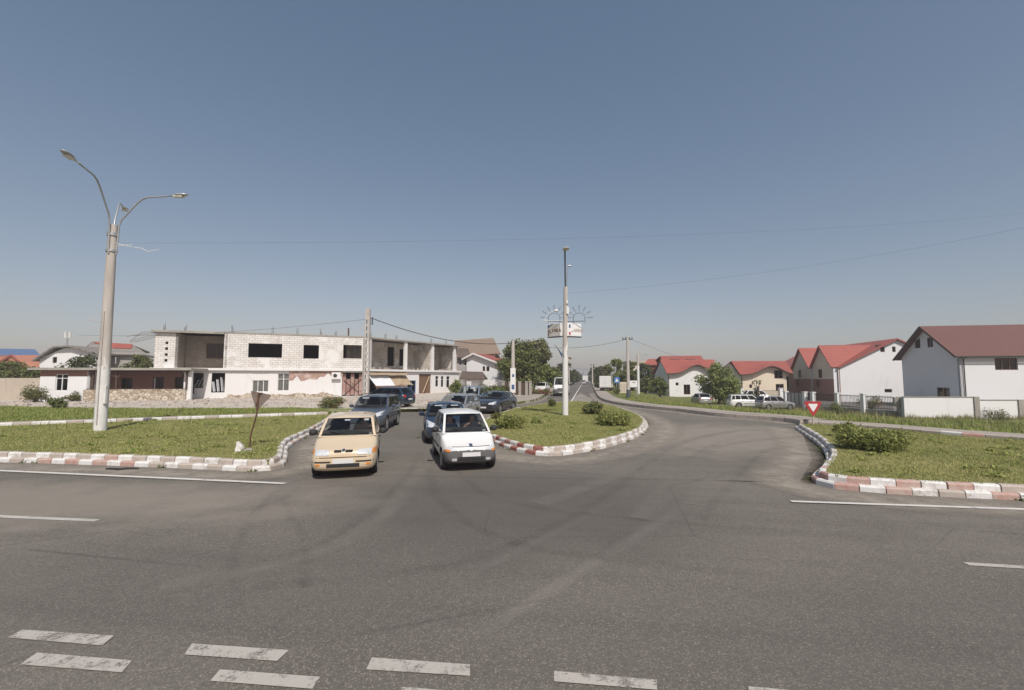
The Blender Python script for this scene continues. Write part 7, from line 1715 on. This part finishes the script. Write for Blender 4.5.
# grass and weeds
def blades(name, poly, dens, h, w, z, mat, seed, clip=None, clump=.5, lean=.5, slope=False):
    rg = np.random.default_rng(seed); P = np.array([tuple(p)[:2] for p in poly]); lo, hi = P.min(0), P.max(0)
    if clip: lo = np.maximum(lo, clip[0]); hi = np.minimum(hi, clip[1])
    n = int((hi - lo).prod() * dens); n = min(n, 900000); xy = lo + rg.random((n, 2)) * (hi - lo); k = in_poly(xy[:, 0], xy[:, 1], P); xy = xy[k]
    f = np.abs(xy[:, 0] / np.maximum(xy[:, 1], .1)) < 1.25; xy = xy[f]
    nz = np.sin(xy[:, 0] * 1.9 + 3 * np.sin(xy[:, 1] * .7)) * np.sin(xy[:, 1] * 2.3 + 2 * np.sin(xy[:, 0] * .9)) ; keep = rg.random(len(xy)) < (1 - clump * .5 + clump * .5 * nz); xy = xy[keep]; nz = nz[keep]; n = len(xy); zz_ = np.full(n, float(z)) if not slope else np.array([zg(*q) for q in xy])
    a = rg.random(n) * 2 * np.pi; hh = h * (.4 + .9 * rg.random(n)) * (1 + .35 * nz); ww = w * (.6 + .8 * rg.random(n)); dx, dy = np.cos(a), np.sin(a); l = lean * hh * rg.normal(size=n)
    V = np.zeros((n, 3, 3)); V[:, 0] = np.stack([xy[:, 0] - dx * ww, xy[:, 1] - dy * ww, zz_], 1); V[:, 1] = np.stack([xy[:, 0] + dx * ww, xy[:, 1] + dy * ww, zz_], 1); V[:, 2] = np.stack([xy[:, 0] - dy * l, xy[:, 1] + dx * l, zz_ + hh], 1)
    o = raw_mesh(name, mat, V.reshape(-1, 3), n, 3); return tag(o, kind='stuff')
blades('grass', left_poly, 567, .042, .012, IZ, M['blade'], 1, ((-30, 8), (-4, 32)))
blades('grass', mid_poly, 486, .042, .013, IZ, M['blade'], 2)
blades('grass', right_poly, 648, .042, .011, IZ, M['blade'], 3, ((5, 7), (26, 30)))
vl = [p.to_2d() for p in left_back][::-1]; vl = [p + Vector((0, 1.35)) for p in vl] + [p.to_2d() for p in yard[::-1]]
blades('grass', vl, 170, .11, .02, VZ, M['blade_green'], 4, ((-60, 18), (0, 45)))
vr = [p + Vector((2.1, .5)) for p in rback] + [p.to_2d() + Vector((1.7, .8)) for p in rkk[1:6]] + [Vector((15, 58)), Vector((30, 52)), fA, fB, wa0, wa1 + Vector((6, 0))]
blades('grass', vr, 150, .15, .02, VZ, M['blade_green'], 5, ((8, 10), (40, 60)), slope=True)
wp_ = [fA + fN * .9, fA, fB, wa0, wa1 + Vector((4, 0)), wa1 + Vector((4, -1.2)), wa0 + Vector((-.2, -1.3)), fB + fN * 1.1]
blades('weeds', wp_, 170, .36, .018, VZ, M['weed'], 6, clump=.9, lean=.35, slope=True)
blades('weeds', vr, 9, .4, .02, VZ, M['weed'], 8, ((8, 10), (40, 60)), clump=.9, slope=True)
blades('weeds', left_poly, 3, .3, .014, IZ, M['weed'], 9, ((-30, 8), (-4, 32)), clump=.9)
rg_k = np.random.default_rng(12)
def tufts(poly, n, seed, mat, z, h, clip):
    rg = np.random.default_rng(seed); P = np.array([tuple(p)[:2] for p in poly]); xy = np.array(clip[0]) + rg.random((n * 6, 2)) * (np.array(clip[1]) - np.array(clip[0])); xy = xy[in_poly(xy[:, 0], xy[:, 1], P)][:n]
    c = np.repeat(xy, 60, 0) + rg.normal(size=(len(xy) * 60, 2)) * .11 * np.repeat(.5 + rg.random(len(xy)), 60)[:, None]
    m = len(c); pts = np.concatenate([c, np.full((m, 1), z) + h * rg.random((m, 1))], 1)
    return tag(cards('clover_tufts', mat, pts, np.tile([0, 0, 1.], (m, 1)), .05 + .05 * rg.random(m), None, .6, seed), kind='stuff')
tufts(left_poly, 60, 31, M['blade_green'], IZ + .01, .09, ((-28, 8), (-5, 30))); tufts(mid_poly, 40, 32, M['blade_green'], IZ + .01, .08, ((-3, 13), (9, 36))); tufts(right_poly, 40, 33, M['blade_green'], IZ + .01, .08, ((6, 8), (22, 25)))
pts = []
for ln in (left_line, mid_line, right_line):          # weeds rooted in the joints at the foot of the kerbs
    for q in ln[::1]:
        if rg_k.random() < .22: c = np.array([q.x, q.y, .02]) + rg_k.normal(size=(26, 3)) * np.array([.06, .06, .03]); pts.append(c)
pts = np.concatenate(pts); pts[:, 2] = np.abs(pts[:, 2]); tag(cards('kerb_weeds', M['leaf_hedge'], pts, np.tile([0, -.3, 1.], (len(pts), 1)), .05 + .05 * rg_k.random(len(pts)), None, .7, 3), kind='stuff')
# rubble strewn along the yard
rg = np.random.default_rng(5); yp = np.array([tuple(p)[:2] for p in [q.to_2d() for q in yard] + [q.to_2d() for q in yb]])
xy = np.array([-46, 34]) + rg.random((5200, 2)) * np.array([44, 16]); xy = xy[in_poly(xy[:, 0], xy[:, 1], yp)]
m_ = MB()
for x, y in xy[:2600]:
    s = .03 + .13 * rg.random() ** 3; a = rg.random() * 3; m_.box((x, y, VZ + s * .3), (s * 2 * (.6 + rg.random()), s * 1.4, s * (.8 + .6 * rg.random())), a)
tag(m_.build('rubble', M['rubble']), kind='stuff')
# woods on the skyline
rg = np.random.default_rng(9); cl = []
for k in range(330): x = -620 + 1500 * k / 330; 
for k in range(420):
    x = rg.uniform(-560, 760); y = rg.uniform(330, 460)
    if abs(x - y * .1698 - 6) < 9: continue
    s = rg.uniform(3, 6.5); cl.append((x, y, s * .55, s * 1.3, s, s * .75))
o = foliage('distant_woods', M['leaf_dark'], cl, 26000, 1.7, None, 77); tag(o, kind='stuff')

# ------------------------------------------------------------------ summer haze
hz = MB(); hz.box((0, 850, 5.9), (2900, 1960, 16.4))
hm_ = bpy.data.materials.new('haze_air'); hm_.use_nodes = True; nt = hm_.node_tree; nt.nodes.remove(nt.nodes['Principled BSDF'])
pv = nt.nodes.new('ShaderNodeVolumePrincipled'); pv.inputs['Color'].default_value = (1., .94, .97, 1); pv.inputs['Density'].default_value = .0009; pv.inputs['Anisotropy'].default_value = .1
nt.links.new(pv.outputs[0], nt.nodes['Material Output'].inputs['Volume'])
tag(hz.build('haze', hm_), kind='stuff')
SC.cycles.volume_bounces = 0
